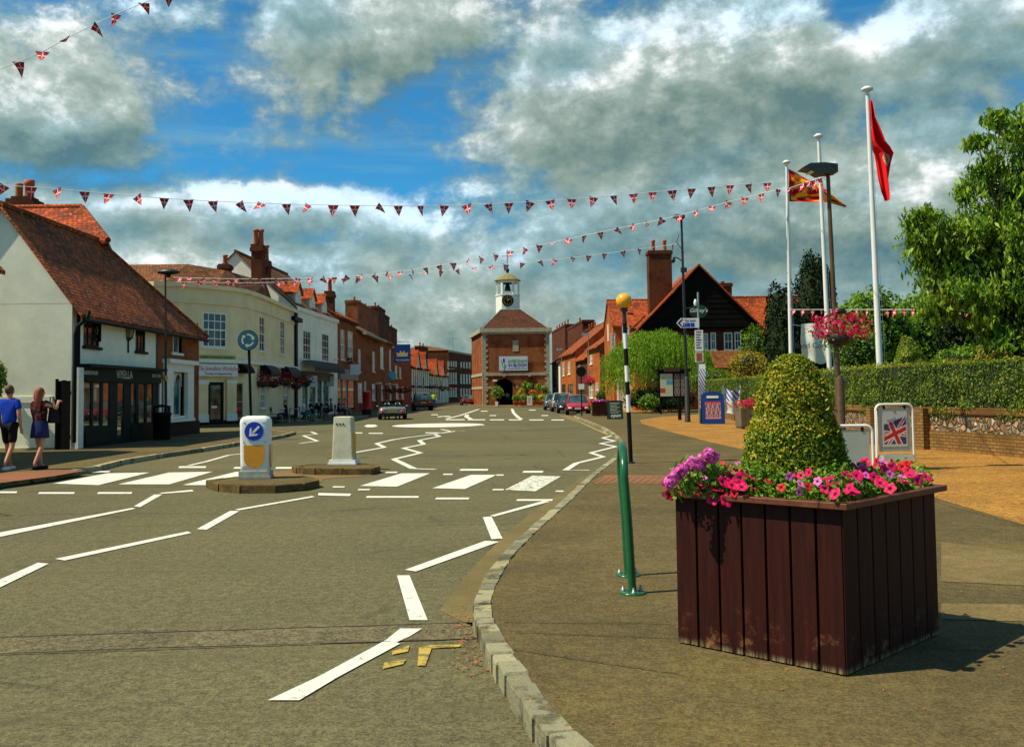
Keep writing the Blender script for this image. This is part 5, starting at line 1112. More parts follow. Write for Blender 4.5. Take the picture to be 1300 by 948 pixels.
def bpx(name, label, px, Y, ry, n, size, mt, **k):
    "mass spanning a survey rectangle at distance Y"
    a, b = P(px[0], px[3], Y), P(px[2], px[1], Y); c = ((a.x+b.x)/2, Y, (a.z+b.z)/2); r = ((b.x-a.x)/2, ry, (b.z-a.z)/2)
    return bush(name, label, c, r, n, size, mt, **k)
bpx('yew_tree', 'tall dark yew with a rounded top behind the flagpoles', (1002, 326, 1062, 520), 58, 1.6, 9000, .20, 'yew', cat='tree', lobes=8, base=0, inner=.8, trunk=.2)
bpx('yew_tree', 'lower leaning dark yew left of the flagpoles', (974, 366, 1018, 520), 56, 1.2, 6000, .20, 'yew', cat='tree', lobes=6, base=0, inner=.8, trunk=.15)
bpx('garden_shrub', 'rounded golden yellow shrub behind the hedge', (925, 446, 990, 500), 62, 1.6, 5000, .14, 'golden', lobes=4, base=0)
bpx('garden_tree', 'broad green tree behind the flagpole nearest the kerbside leaves', (1055, 372, 1150, 490), 48, 2.2, 9000, .20, 'midleaf', cat='tree', lobes=10, base=0, trunk=.15)
bpx('garden_tree', 'wide bushy green tree mass in the middle of the garden', (1120, 368, 1235, 500), 52, 2.6, 9000, .22, 'midleaf', cat='tree', lobes=10, base=0, trunk=.15)
bpx('garden_tree', 'dark low tree in the shade of the cherry crown', (1200, 378, 1330, 490), 44, 2.2, 8000, .2, 'yew', cat='tree', lobes=8, base=0, trunk=.15)
bpx('garden_shrub', 'light green feathery shrub above the hedge', (1185, 438, 1262, 480), 30, .8, 3500, .09, 'midleaf', lobes=4, base=0)
bpx('garden_shrub', 'yellow-green shrub under the cherry trunk', (1240, 432, 1300, 475), 28.5, .7, 3000, .08, 'golden', lobes=4, base=0)
bpx('garden_shrub', 'small green shrub rising behind the lamp basket', (1060, 415, 1125, 480), 40, .8, 4000, .10, 'midleaf', lobes=5, base=0)
bpx('garden_shrub', 'bright climbing shrub on the brick house corner', (938, 412, 978, 475), 76, .8, 2500, .16, 'midleaf', lobes=4, base=0)
bpx('garden_shrub', 'low green shrub between the willow and the golden shrub', (880, 466, 930, 500), 66, 1., 3000, .13, 'midleaf', lobes=3, base=0)
bpx('garden_shrub', 'dark ivy on the white cottage gable at the picture edge', (-30, 455, 9, 506), 29.2, .3, 2500, .10, 'midleaf', lobes=3) 
bpx('ground_cover_shrub', 'dark green low shrub bed under the willow', (795, 492, 880, 526), 70.5, 1.0, 4500, .14, 'yew', lobes=5, base=0)
bpx('ground_cover_shrub', 'pale leafed low shrub in front of the willow bed', (812, 500, 836, 523), 69, .5, 1200, .13, 'midleaf', lobes=2, base=0)
# clipped conifer cone seen over the hedge
a, b = P(1133, 470, 36), P(1188, 470, 36); tp = P(1150, 427, 36); ro = empty('clipped_cone_shrub', ((a.x+b.x)/2, 36, 0), 0, 'tall clipped wedge-shaped yew topiary behind the hedge', 'topiary'); w2 = (b.x-a.x)/2; zt = tp.z
p, nn = [], []
for i in range(5000):
    k = RNG.uniform(0, 1)**.7; z = zt*(1-k*.6) if True else 0; t_ = RNG.uniform(0, 2*PI); rr = w2*k*.95+.15; p.append((rr*math.cos(t_)-(1-k)*.25, rr*math.sin(t_), zt-k*1.6+RNG.normal()*.02)); nn.append((math.cos(t_), math.sin(t_), .6))
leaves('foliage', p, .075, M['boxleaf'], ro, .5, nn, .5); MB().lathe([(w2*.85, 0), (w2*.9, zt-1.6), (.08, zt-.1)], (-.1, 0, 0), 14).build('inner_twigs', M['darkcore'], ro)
# willow: trunk, arching limbs and hanging curtains
wc = P(835, 523, 72); wx, wy = wc.x, 72.; ro = empty('willow_tree', (wx, wy, PZ), 0, 'bright green weeping willow in front of the brick houses', 'tree')
x0, x1 = P(768, 470, 72).x-wx, P(905, 470, 72).x-wx; zt = P(835, 417, 72).z
mb = MB(); mb.tube([(0, 0, 0), (.1, 0, 1.5), (0, .1, 3.)], [.3, .24, .18], 8); P_ = []; rng = random.Random(5)
for i in range(46):
    a = rng.uniform(0, 2*PI); rr = rng.uniform(.35, 1.); ex, ey = math.cos(a)*rr, math.sin(a)*rr; ex = ex*(x1 if ex > 0 else -x0); ey *= 2.9; top = zt*(1-.28*rr*rr)-.15+rng.uniform(-.35, .1)
    mb.tube([(0, .1, 2.8), (ex*.4, ey*.4, top*.97), (ex*.8, ey*.8, top)], [.09, .05, .015], 5)
for i in range(1500):
    a = rng.uniform(0, 2*PI); rr = math.sqrt(rng.uniform(.02, 1.))*(1+.10*math.sin(a*5)); ex = math.cos(a)*rr; ex = ex*(x1 if ex > 0 else -x0); ey = math.sin(a)*rr*2.9
    top = zt*(1-.30*rr**2.2)-.2+rng.uniform(-.3, .12)+.14*math.sin(ex*3); ln = rng.uniform(1.2, 3.0)*(.6+.5*rr); n = int(ln*15)
    sx, sy = rng.uniform(-.12, .12), rng.uniform(-.12, .12)
    if top-ln < .9: ln = top-.9
    for k in range(n):
        t_ = k/n; P_.append((ex+sx*t_+rng.gauss(0, .05), ey+sy*t_+rng.gauss(0, .05), top-ln*t_))
leaves('foliage', P_, .19, M['willow'], ro, .22, None, droop=3.2); mb.build('trunk', M['bark'], ro)
# cherry tree at the right, leaves drooping from real twigs
M['cherrybark'] = plain('dark_cherry_bark', (.03, .02, .014), .9, .4, 9, .5)
ty = 23.6; tb = P(1290, 470, ty); ro = empty('cherry_tree', (tb.x, ty, 0), 0, 'leafy cherry tree with drooping leaves above the hedge at the right', 'tree'); O = Vector((tb.x, ty, 0))
lob = [(1268, 300, 62, 62, 1.3), (1215, 305, 62, 45, 1.1), (1252, 222, 34, 30, .8), (1275, 372, 62, 52, 1.4), (1225, 372, 52, 26, .9), (1320, 205, 50, 60, 1.4), (1175, 276, 26, 18, .5), (1183, 325, 34, 24, .6), (1168, 300, 22, 26, .5), (1200, 350, 40, 30, .9), (1190, 395, 30, 18, .5), (1275, 430, 40, 22, .8), (1290, 250, 50, 50, 1.1), (1295, 165, 20, 30, .6), (1262, 152, 14, 14, .35), (1340, 330, 60, 110, 1.8), (1225, 242, 14, 12, .4), (1240, 180, 14, 10, .3), (1310, 420, 40, 40, 1.), (1248, 408, 26, 16, .5)]
mb = MB(); trunk_top = Vector((0.15, 0, 3.9)); mb.tube([(0, 0, 0), (.03, 0, 1.8), (.15, 0, 3.9)], [.24, .2, .15], 10)
P_ = []; rng = random.Random(9)
for (px, py, rx, ry, dd) in lob:
    c = P(px, py, ty+rng.uniform(-.4, .6))-O; R_ = Vector((rx/53., dd, ry/53.)); mid = trunk_top.lerp(c, .5)+Vector((0, 0, -.3))
    kk_ = min(1, rx/55.); mb.tube([trunk_top+Vector((0, 0, -rng.uniform(.2, 1.4))), mid+Vector((rng.uniform(-.25, .25), 0, 0)), c], [.085*kk_, .045*kk_, .012], 6)
    nt = int(22+125*rx*ry/3000)
    for i in range(nt):
        d = Vector((rng.gauss(0, 1), rng.gauss(0, 1), rng.gauss(0, 1))).normalized(); e = c+Vector((d.x*R_.x, d.y*R_.y, d.z*R_.z))*rng.uniform(.60, 1.28)
        s = c.lerp(e, .15); m_ = s.lerp(e, .6)+Vector((0, 0, .08)); mb.tube([s, m_, e], [.012, .008, .003], 3, cap=False)
        for k in range(13):
            t_ = .3+.7*k/12; q = s.lerp(e, t_)+Vector((rng.gauss(0, .05), rng.gauss(0, .05), rng.gauss(0, .05)+.05*(1-t_))); P_.append((q.x, q.y, q.z-.05))
leaves('foliage', P_, .19, M['cherry'], ro, .33, None, droop=2.2, fold=.3); mb.build('trunk', M['cherrybark'], ro)
"twiggy dark middle of the crown"
# ---------------------------------------------------------------- near wooden planter with its topiary
pr = empty('wooden_planter', (1.715, 5.25, PZ), R(45.5), 'large square dark red-brown boarded planter box full of flowers in the foreground', 'planter')
t = NT('stained_planter_boards'); v = t.objco(); mp = t.n.new('ShaderNodeMapping'); mp.inputs['Scale'].default_value = (9, 9, .8); t.l.new(v, mp.inputs[0])
gr = t.noise(3., 6, .7, mp.outputs[0]); sp_ = t.n.new('ShaderNodeSeparateXYZ'); t.l.new(v, sp_.inputs[0])
c_ = t.ramp(gr, [(.25, (.014, .003, .002)), (.55, (.034, .006, .004)), (.8, (.060, .012, .006))])
wear = t.math('MULTIPLY', t.step(t.noise(7., 6, .75, v), .52, .70), t.step(sp_.outputs[2], .34, .0)); c_ = t.mix(t.math('MULTIPLY', wear, .75), c_, (.30, .13, .05))
c_ = t.mix(t.math('MULTIPLY', t.step(sp_.outputs[2], .05, .0), t.step(gr, .4, .6)), c_, (.30, .24, .12))
t.bump(gr, .5, .006); M['planter'] = t.out(c_, .6, .15)
W_, D_, HH = 1.22, 1.06, .90
def boards(n, L, M4, name):
    for i in range(n):
        w_ = L/n; mb = MB(); x0, x1 = i*w_+.004, (i+1)*w_-.004; e = .004
        mb.add([(x0, .02, .01), (x0+e, 0, .01), (x1-e, 0, .01), (x1, .02, .01), (x0, .02, HH-.03), (x0+e, 0, HH-.03), (x1-e, 0, HH-.03), (x1, .02, HH-.03)], [(0, 1, 5, 4), (1, 2, 6, 5), (2, 3, 7, 6), (4, 5, 6, 7)])
        o = mb.build(name, M['planter'], pr); o.matrix_local = M4
boards(7, W_, Matrix.Identity(4), 'side_board'); boards(7, D_, Matrix.Translation((0, D_, 0)) @ Matrix.Rotation(-PI/2, 4, 'Z'), 'side_board')
MB().box(.02, .02, 0, W_-.02, D_-.02, .85).build('inner_box', M['board'], pr)
mb = MB()
for a, b, c_, d in ((-.055, -.055, W_+.055, .10), (-.055, D_-.10, W_+.055, D_+.055), (-.055, .101, .10, D_-.101), (W_-.10, .101, W_+.055, D_-.101)): mb.box(a, b, HH-.035, c_, d, HH)
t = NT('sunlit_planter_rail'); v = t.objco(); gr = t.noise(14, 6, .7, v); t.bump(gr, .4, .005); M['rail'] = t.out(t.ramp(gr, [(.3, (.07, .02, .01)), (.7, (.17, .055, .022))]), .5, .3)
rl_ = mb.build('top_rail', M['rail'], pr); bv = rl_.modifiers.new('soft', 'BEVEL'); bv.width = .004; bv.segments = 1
MB().box(.1, .1, .8, W_-.1, D_-.1, .84).build('soil', plain('dark_compost', (.03, .02, .012), .95, .4, 30, .6), pr)
# topiary dome
base = P(1010, 598, 5.93); tz = base.z; bx_, by_ = base.x, 5.95
tr = empty('box_topiary', (bx_, by_, tz-.1), 0, 'clipped dome-topped box topiary rising from the foreground planter', 'topiary')
Ht = P(1010, 449, 5.93).z-tz+.1; Rb = .322
def prof(k): return Rb*(1.04-.66*k)*math.sqrt(max(0, 1-max(0, (k-.76)/.24)**2.3))+.006*math.sin(k*20)
ks = np.linspace(0, 1, 200); rr = np.array([prof(k) for k in ks]); cw = np.cumsum(rr+.02); cw /= cw[-1]
def dome(n, sz, mt, kmin, kmax, jit, name):
    p, nn = [], []
    for i in range(n):
        k = float(np.interp(RNG.uniform(), cw, ks))
        if not kmin <= k <= kmax and RNG.uniform() > .12: continue
        t_ = RNG.uniform(0, 2*PI); r_ = prof(k)*(1+.014*math.sin(t_*4+k*9)+.012*math.sin(t_*9+k*17))+RNG.normal()*jit; p.append((r_*math.cos(t_), r_*math.sin(t_), k*Ht)); dz = (prof(min(k+.02, 1))-prof(max(k-.02, 0)))/.04/Ht; nn.append((math.cos(t_), math.sin(t_), -dz))
    nn = np.array(nn); nn /= np.linalg.norm(nn, axis=1)[:, None]; leaves(name, p, sz, M[mt], tr, .62, nn, .75, fold=.3)
dome(24000, .020, 'boxleaf', 0, 1.0, .010, 'foliage'); dome(17000, .019, 'boxtop', .42, 1.0, .012, 'yellow_foliage'); dome(500, .03, 'boxleaf', 0, 1, .03, 'stray_shoots')
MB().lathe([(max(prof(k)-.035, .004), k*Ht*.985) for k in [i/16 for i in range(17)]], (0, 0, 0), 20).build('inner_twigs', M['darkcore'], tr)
# bedding flowers
M['petcrim'] = leafmat('crimson_petunia_petals', [(.1, (.50, .004, .05)), (.6, (.72, .01, .10)), (.95, (.85, .03, .22))], .5)
M['petpink'] = leafmat('pink_geranium_petals', [(.1, (.62, .06, .42)), (.6, (.82, .14, .58)), (.95, (.90, .34, .75))], .5)
M['petred'] = leafmat('red_petals', [(.1, (.45, .004, .01)), (.9, (.75, .02, .03))], .5)
M['petthroat'] = plain('dark_flower_throat', (.16, .0, .04), .7, .2)
def petunia(loc, nrm, r, mt, parent):
    q = Vector(nrm).to_track_quat('Z', 'Y').to_matrix().to_4x4(); T = Matrix.Translation(loc) @ q
    mb = MB(); n = 20; V = []
    for j, (rr, z) in enumerate(((.10, -.25), (.32, .02), (.72, .16), (1.0, .10))):
        for k in range(n):
            lob_ = 1+.13*math.cos(5*2*PI*k/n)*(j/3)+(.03 if j == 3 else 0)*math.sin(13*k); V.append(T @ Vector((r*rr*lob_*math.cos(2*PI*k/n), r*rr*lob_*math.sin(2*PI*k/n), r*(z+(.07*math.cos(10*PI*k/n) if j > 1 else 0)))))
    f = [(j*n+k, j*n+(k+1) % n, (j+1)*n+(k+1) % n, (j+1)*n+k) for j in range(3) for k in range(n)]
    mb.cur = 1; mb.add(V[:2*n], [x for x in f if x[0] < n], True); mb.cur = 0; mb.add(V[n:], [tuple(i-n for i in x) for x in f if x[0] >= n], True); return mb.build('flower', [M[mt], M['petthroat']], parent)
PT_ = Matrix.Translation((1.715, 5.25, PZ)) @ Matrix.Rotation(R(45.5), 4, 'Z')
def edge_pt(u, side, out=0.):
    "point along the planter edge; side 0 = camera-right edge (x), 1 = camera-left edge (y), 2/3 = far edges"
    x, y = {0: (u*W_, .06-out), 1: (.06-out, u*D_), 2: (u*W_, D_-.08), 3: (W_-.08, u*D_)}[side]; return PT_ @ Vector((x, y, HH))
bd = empty('bedding_plants', tuple(PT_ @ Vector((W_/2, D_/2, .84))), 0, 'trailing green bedding foliage with crimson and red petunias round the topiary base', 'bedding plants'); Ob = bd.location.copy()
p, nn = [], []; rng = random.Random(21)
for i in range(21000):
    x, y = rng.uniform(.0, W_), rng.uniform(.0, D_); d_ = min(x, y, W_-x, D_-y); c_ = PT_ @ Vector((x, y, 0)); rt = math.hypot(c_.x-bx_, c_.y-by_)
    if rt < .26: continue
    hgt = .125+.055*math.sin(x*11)+.045*math.sin(y*13+x*5)+.025*math.sin(x*31+y*23); hgt *= (.55+.45*min(1, max(0, d_+.03)/.12)); 
    if x < .1 and y > D_*.55: hgt += .05
    z = HH-.05+rng.uniform(.15, 1.)*max(hgt, .03)+.03*(d_ < .08); q = PT_ @ Vector((x, y, z)); p.append(tuple(q)); nn.append((0, -.3, 1))
leaves('foliage', p, .030, M['bedleaf'], bd, .62, nn, .8, org=tuple(Ob))
spots = []
def fl(px, py, mt, r=.030, Y=None):
    "flower where the survey saw one, on the bedding surface"
    r_ = Vector(ray(px, py)); best = None
    # walk along the sight line until it dips into the planted mound
    for s in range(300, 900):
        t_ = s/100./r_.y*1.; q = Vector((0, 0, H))+r_*t_; l = PT_.inverted() @ q; x, y = l.x, l.y
        if -.06 < x < W_+.06 and -.06 < y < D_+.06 and l.z < HH+.10+.03*math.sin(x*11)*1.: best = q; break
    if best is None: return
    spots.append((best, mt, r))
for px, py in ((845, 617), (905, 633), (918, 612), (928, 605), (940, 607), (910, 622), (922, 635), (952, 606), (875, 618) ): fl(px, py, 'petcrim', .038)
for px, py in ((850, 628), (862, 622), (885, 624), (898, 618), (930, 616), (912, 600), (870, 610), (942, 618), (925, 596), (940, 590), (890, 612)): fl(px, py, 'petcrim' if px % 4 else 'petpink', .034)
for px, py in ((1056, 611), (1060, 627), (1078, 620), (1088, 604), (1096, 597), (1104, 592), (1122, 596), (1133, 589), (1118, 613), (1130, 620), (1156, 603), (1176, 606), (1150, 593), (1165, 610), (1098, 587), (1120, 583), (1136, 584), (1148, 612), (1083, 625), (1110, 606)): fl(px, py, 'petcrim', .034)
for px, py in ((958, 621), (975, 611), (992, 619), (1026, 618), (1048, 607), (932, 626), (1098, 585), (950, 596), (960, 590)): fl(px, py, 'petred', .024)
for px, py in ((1016, 614), (1022, 596), (1038, 611), (1002, 605), (1096, 593), (1130, 602), (1145, 605), (1090, 612), (1014, 624), (893, 607), (880, 598)): fl(px, py, 'petpink', .024)
for _ in range(58): u = rng.random(); sd = rng.choice((0, 1, 2, 3)); q = edge_pt(u, sd, rng.uniform(-.12, .02)); spots.append((q+Vector((0, 0, rng.uniform(.03, .15))), rng.choice(('petcrim', 'petcrim', 'petcrim', 'petred', 'petpink')), rng.uniform(.020, .036)))
for q, mt, r in spots: petunia(q-Ob, (rng.uniform(-1., .8), -1+rng.uniform(-.4, .9), rng.uniform(.1, 1.3)), r, mt, bd)
gp = empty('geranium', tuple(PT_ @ Vector((.1, D_*.8, .85))), 0, 'pink geranium with round flower heads at the left corner of the foreground planter', 'flower'); Og = gp.location.copy()
for px, py in ((868, 594), (880, 588), (893, 582), (905, 580), (856, 605), (850, 612), (889, 590), (862, 600), (900, 577)):
    q = P(px, py, 5.72); c_ = q-Og; ps, ns = shell(60, tuple(c_), .033, .8); leaves('flower_head', ps, .030, M['petpink'], gp, .8, ns, .3)
    MB().tube([tuple(c_), (c_.x*.8+.02, c_.y*.8, c_.z-.12)], .004, 4).build('stalk', M['bedleaf'], gp)
MB().tube([(0, 0, 0), (0, 0, .06)], .01, 5).build('stem', M['bark'], gp)
ps, ns = shell(1500, (-.06, -.02, .10), (.22, .20, .14), .4, -.6); leaves('foliage', ps, .032, M['bedleaf'], gp, .8, ns, .7)
# ================================================================ street furniture
def place(name, label, cat, loc, rz=0., group=None): return empty(name, tuple(loc), rz, label, cat, group)
# --- bollards on the islands
q = G(325, 606.5, .13); bl = place('traffic_bollard', 'cream bollard with a blue keep-left arrow disc and amber panels on the near island', 'bollard', q, R(4), 'bollards of the crossing refuges')
wB, hB = .27, 1.12
def rounded_box(w, d, z0, z1, w1=None, d1=None, rr=.07, n=4, dome=.0, layers=6):
    w1 = w1 or w; d1 = d1 or d; V = []; m = 4*n
    zs = [z0+(z1-z0)*k/layers for k in range(layers+1)]; sc = [1]*(layers+1)
    if dome: zs += [z1+dome*.45, z1+dome*.8, z1+dome]; sc += [.97, .86, .6]
    for j, z in enumerate(zs):
        k = min(1, (z-z0)/(z1-z0)); ww, dd = (w+(w1-w)*k)*sc[j], (d+(d1-d)*k)*sc[j]
        for i in range(m):
            c = i//n; a = PI/2*(i % n)/(n-1)+c*PI/2; cx = (ww-rr)*(1 if c in (0, 3) else -1); cy = (dd-rr)*(1 if c in (0, 1) else -1); V.append((cx+rr*math.cos(a), cy+rr*math.sin(a), z))
    L = len(zs); f = [(j*m+i, j*m+(i+1) % m, (j+1)*m+(i+1) % m, (j+1)*m+i) for j in range(L-1) for i in range(m)]
    return V, f+[tuple(range((L-1)*m, L*m)), tuple(range(m))[::-1]]
V, f = rounded_box(.255, .17, .10, 1.0, .27, .175, .08, 5, .12); MB().add(V, f, True).build('shell', M['dish'], bl)
MB().box(-.29, -.20, 0, .29, .20, .045).box(-.275, -.185, .045, .275, .185, .13).build('base', plain('grubby_grey_plastic', (.35, .35, .28), .7, .25, 8), bl)
M['blue'] = plain('sign_blue', (.01, .035, .42), .35, .08); M['amber'] = plain('amber_panel', (.75, .30, .01), .3, .12, 4, spec=.6)
def disc(r, n=28): return [(r*math.cos(2*PI*k/n), r*math.sin(2*PI*k/n)) for k in range(n)]
cz = .845
MB().extr([(x, -.176, cz+z) for x, z in disc(.182)], (0, -.008, 0)).build('disc_rim', M['dish'], bl)
dk = MB().extr([(x, -.186, cz+z) for x, z in disc(.168)], (0, -.006, 0)).build('arrow_disc', M['blue'], bl)
a = R(225); ux, uz = math.cos(a), math.sin(a); vx, vz = -uz, ux
def ap(s, t_): return (s*ux+t_*vx, -.194, cz+s*uz+t_*vz)
MB().extr([ap(-.125, .02), ap(.03, .02), ap(.03, .06) if False else ap(.03, .02), ap(.03, -.02), ap(-.125, -.02)], (0, -.004, 0)).extr([ap(.125, 0), ap(.02, .085), ap(-.02, .085), ap(.045, .018), ap(.045, -.018), ap(-.02, -.085), ap(.02, -.085)], (0, -.004, 0)).build('arrow', M['dish'], dk)
amb = [(x, z) for x, z in [(-.185, .60), (.185, .60)]]+[(.185*math.cos(t_), .37+.185*math.sin(t_)) for t_ in [-(k*PI/10) for k in range(11)]]
MB().extr([(x, -.172, z) for x, z in amb], (0, -.006, 0)).build('amber_panel', M['amber'], bl)
MB().extr([(.271, x*.6, z) for x, z in amb], (.008, 0, 0)).build('amber_panel', M['amber'], bl)
for x, z in ((-.17, 1.0), (.17, 1.0), (-.19, .655), (.19, .655), (0, .22)): MB().lathe([(.014, 0), (.012, .008)], (0, 0, 0), 8, True, Matrix.Translation((x, -.176 if z != .22 else -.18, z)) @ Matrix.Rotation(PI/2, 4, 'X')).build('fixing_bolt', M['steel'], bl)
q = G(437, 589, .13); b2 = place('traffic_bollard', 'plain dirty cream tapered bollard back seen on the farther island', 'bollard', q, R(-8), 'bollards of the crossing refuges')
V, f = rounded_box(.24, .14, .09, 1.0, .20, .12, .03, 3, .02); MB().add(V, f).build('shell', plain('grubby_cream_plastic', (.48, .46, .33), .7, .2, 5), b2)
MB().box(-.31, -.18, 0, .31, .18, .04).box(-.29, -.16, .04, .29, .16, .10).build('base', M['dish'], b2); MB().box(.215, -.09, .18, .236, .09, .66, Matrix.Rotation(R(0), 4, 'Y')).build('amber_panel', M['amber'], b2)
for x in (-.07, .0, .07): MB().lathe([(.02, 0), (.02, .008)], (0, 0, 0), 8, True, Matrix.Translation((x-.05, -.128, .86)) @ Matrix.Rotation(PI/2, 4, 'X')).build('vent_hole', M['black'], b2)
# --- Belisha beacon
q = G(801, 588, PZ); top = P(792, 382, q.y); bc = place('belisha_beacon', 'black and white banded beacon pole with an amber globe at the crossing', 'crossing beacon', q)
dx = top.x-q.x; zt = top.z-PZ-.16; nb = 9
def lean(z): return (dx*z/zt, 0, z)
M['bwhite'] = plain('white_band', (.74, .73, .68), .4, .06)
yb = [0, .62, 1.0, 1.33, 1.62, 1.95, 2.25, 2.55, 2.85, 3.0]
yb = [(588-y)/206*zt for y in (588, 539, 533, 502.5, 485, 464, 442, 424, 413, 400)]
segs = [(588, 537, 1), (537, 500, 1), (500, 501, 1)]
zz = lambda y: P(797, y, q.y).z-PZ
cuts = [(590, 545, 'black'), (545, 524, 'black'), (524, 500, 'black'), (523, 501, 'bwhite')]
cuts = [(595, 523, 'black'), (523, 501, 'bwhite'), (501, 484.5, 'black'), (484.5, 464, 'bwhite'), (464, 442.5, 'black'), (442.5, 423, 'bwhite'), (423, 411, 'black')]
for y0, y1, m in cuts:
    z0, z1 = max(0, zz(y0)), zz(y1); MB().tube([lean(z0), lean(z1)], .045, 14).build('pole_band', M[m], bc)
MB().tube([lean(zz(411)), lean(zt-.02)], [.05, .032], 12).lathe([(.07, -.02), (.085, .05), (.05, .06)], lean(zt-.05), 14).build('lamp_holder', M['iron'], bc)
t = NT('amber_globe'); M['globe'] = t.out((.85, .38, .01), .18, .6); t.b.inputs['Subsurface Weight'].default_value = .3
MB().ball((lean(zt)[0], 0, zt+.16), .168, 24, 16).build('globe', M['globe'], bc)
MB().tube([(lean(zt)[0]+.08, .0, zt-.1), (lean(zt)[0]+.2, 0, zt-.12)], .02, 6).build('sensor', M['iron'], bc)
MB().lathe([(.09, 0), (.085, .03)], (0, 0, 0), 14).build('base_collar', M['iron'], bc)
# --- green cycle stand seen end on
q0, q1 = G(803, 753, PZ), G(799, 737, PZ); st = place('cycle_stand', 'glossy green hooped cycle stand bolted to the footway, seen end on', 'cycle stand', q0)
d = q1-q0; d = d.normalized()*.72; tz = P(794, 568, q0.y).z-PZ; lx = P(792, 575, q0.y).x-q0.x
pts = [(0, 0, 0), (lx*.5, 0, tz*.5)]; n = 10
for k in range(n+1):
    a = PI*k/n; c_ = Vector((lx, 0, tz-.22))+Vector((d.x/2*(1-math.cos(a)), d.y/2*(1-math.cos(a)), .22*math.sin(a))); pts.append(tuple(c_))
pts += [(d.x+lx*.5, d.y, tz*.5), (d.x, d.y, 0)]
MB().tube(pts, .031, 14).build('hoop', M['green'], st)
for o in (Vector((0, 0, 0)), d):
    MB().lathe([(.10, .002), (.10, .012), (.04, .013)], tuple(o), 16).build('base_plate', M['green'], st)
    for k in range(3): a = PI/6+k*2*PI/3; MB().lathe([(.016, .012), (.016, .03), (.009, .031), (.008, .055)], (o.x+.075*math.cos(a), o.y+.075*math.sin(a), 0), 6).build('bolt', M['steel'], st)
# --- lamp posts
def lamp_post(label, base, top, r0, head, zsplit=1.8, arms=(), m='iron'):
    ro = place('street_lamp', label, 'street lamp', base); dx = top.x-base.x; h = top.z-base.z
    L = lambda z: (dx*z/h, 0, z)
    MB().lathe([(r0*1.15, 0), (r0*1.1, .08), (r0, .1), (r0, zsplit-.08), (r0*.6, zsplit)], (0, 0, 0), 14).build('base_column', m if not isinstance(m, str) else M[m], ro)
    MB().tube([L(zsplit-.02), L(h*.6), L(h)], [r0*.58, r0*.5, r0*.42], 12).build('pole', m if not isinstance(m, str) else M[m], ro); head(ro, L(h)); return ro
def flat_head(w, side=-1, wd=.16):
    def f(ro, c):
        mb = MB(); x0 = c[0]-side*.14; pts = [(x0, c[2]+.02), (x0, c[2]+.17), (c[0]+side*.1, c[2]+.20), (c[0]+side*w*.7, c[2]+.19), (c[0]+side*w, c[2]+.10), (c[0]+side*w*.65, c[2]+.06), (c[0]+side*.2, c[2]-.02)]
        mb.extr([(x, -wd, z) for x, z in pts], (0, 2*wd, 0)).build('lamp_head', M['iron'], ro)
        MB().box(min(c[0]+side*.25, c[0]+side*w*.7), -wd*.8, c[2]+.03, max(c[0]+side*.25, c[0]+side*w*.7), wd*.8, c[2]+.055).build('diffuser', M['dish'], ro)
    return f
M['bronze'] = plain('brown_lamp_column', (.10, .055, .025), .5, .3, 6, metal=.2)
b_ = P(1069, 592, 18.2); b_.z = PZ; t_ = P(1051, 222, 18.2)
lp1 = lamp_post('tall brown lamp column carrying a crimson flower basket behind the topiary', b_, t_, .085, flat_head(.52, -1), 1.75, m='bronze')
c_ = P(1066, 418, 18.2); bk = basket('lamp_post_flower_basket', (1066, 418), 18.2, (.60, .42, .36), 900, 'large crimson flower basket ringing the brown lamp column', mt='petcrim', sz=.055)
MB().lathe([(.10, .38), (.12, .36), (.12, .3), (.10, .28)], (0, 0, 0), 10).tube([(0, 0, .34), (-.3, 0, .2)], .015, 5).tube([(0, 0, .34), (.3, 0, .2)], .015, 5).build('bracket', M['iron'], bk)
b_ = P(873, 530, 48.2); b_.z = PZ; t_ = P(865, 278, 48.2)
lp2 = lamp_post('very tall black lamp column with a camera bracket behind the blue poster board', b_, t_, .13, flat_head(.42, -1, .2), 2.2)
for py, dxx in ((333, -.52), (343, .0)):
    c_ = P(868, py, 48.2)-b_; 
    if dxx: MB().tube([tuple(c_), (c_.x-.3, 0, c_.z+.22), (c_.x-.5, 0, c_.z+.25)], .03, 6).lathe([(.02, .12), (.10, .08), (.12, -.05), (.06, -.14)], (c_.x-.52, 0, c_.z+.12), 10).build('camera', M['iron'], lp2)
    else: MB().box(c_.x-.14, -.1, c_.z-.1, c_.x+.14, .1, c_.z+.12).build('junction_box', M['iron'], lp2)
c_ = P(868, 305, 48.2)-b_; MB().tube([(c_.x, 0, c_.z-.6), (c_.x-.35, 0, c_.z-.1), (c_.x-.22, 0, c_.z+.28)], .018, 5).build('aerial', M['iron'], lp2)
c_ = P(855, 469, 48.2)-b_; MB().box(c_.x-.45, -.03, c_.z-.1, c_.x+.3, .03, c_.z+.1).build('finger_sign', plain('brown_sign', (.05, .02, .012), .6), lp2)
b_ = P(211, 553, 35.8); b_.z = PZ; t_ = P(210, 349, 35.8)
def round_head(ro, c): MB().lathe([(.05, -.1), (.07, .0), (.3, .05), (.32, .12), (.12, .2)], (c[0]+.12, 0, c[2]), 14, True, Matrix.Translation((c[0]+.12, 0, c[2])) @ Matrix.Diagonal((1.3, .8, 1, 1)) @ Matrix.Translation((-c[0]-.12, 0, -c[2]))).build('lamp_head', M['iron'], ro)
lp3 = lamp_post('slim grey lamp post in front of the brick shop window on the left', b_, t_, .075, round_head, 1.2)
MB().lathe([(.07, -.1), (.09, 0), (.07, .1)], (0, -.1, P(211, 480, 35.8).z-PZ), 10).build('amber_light', M['amber'], lp3)
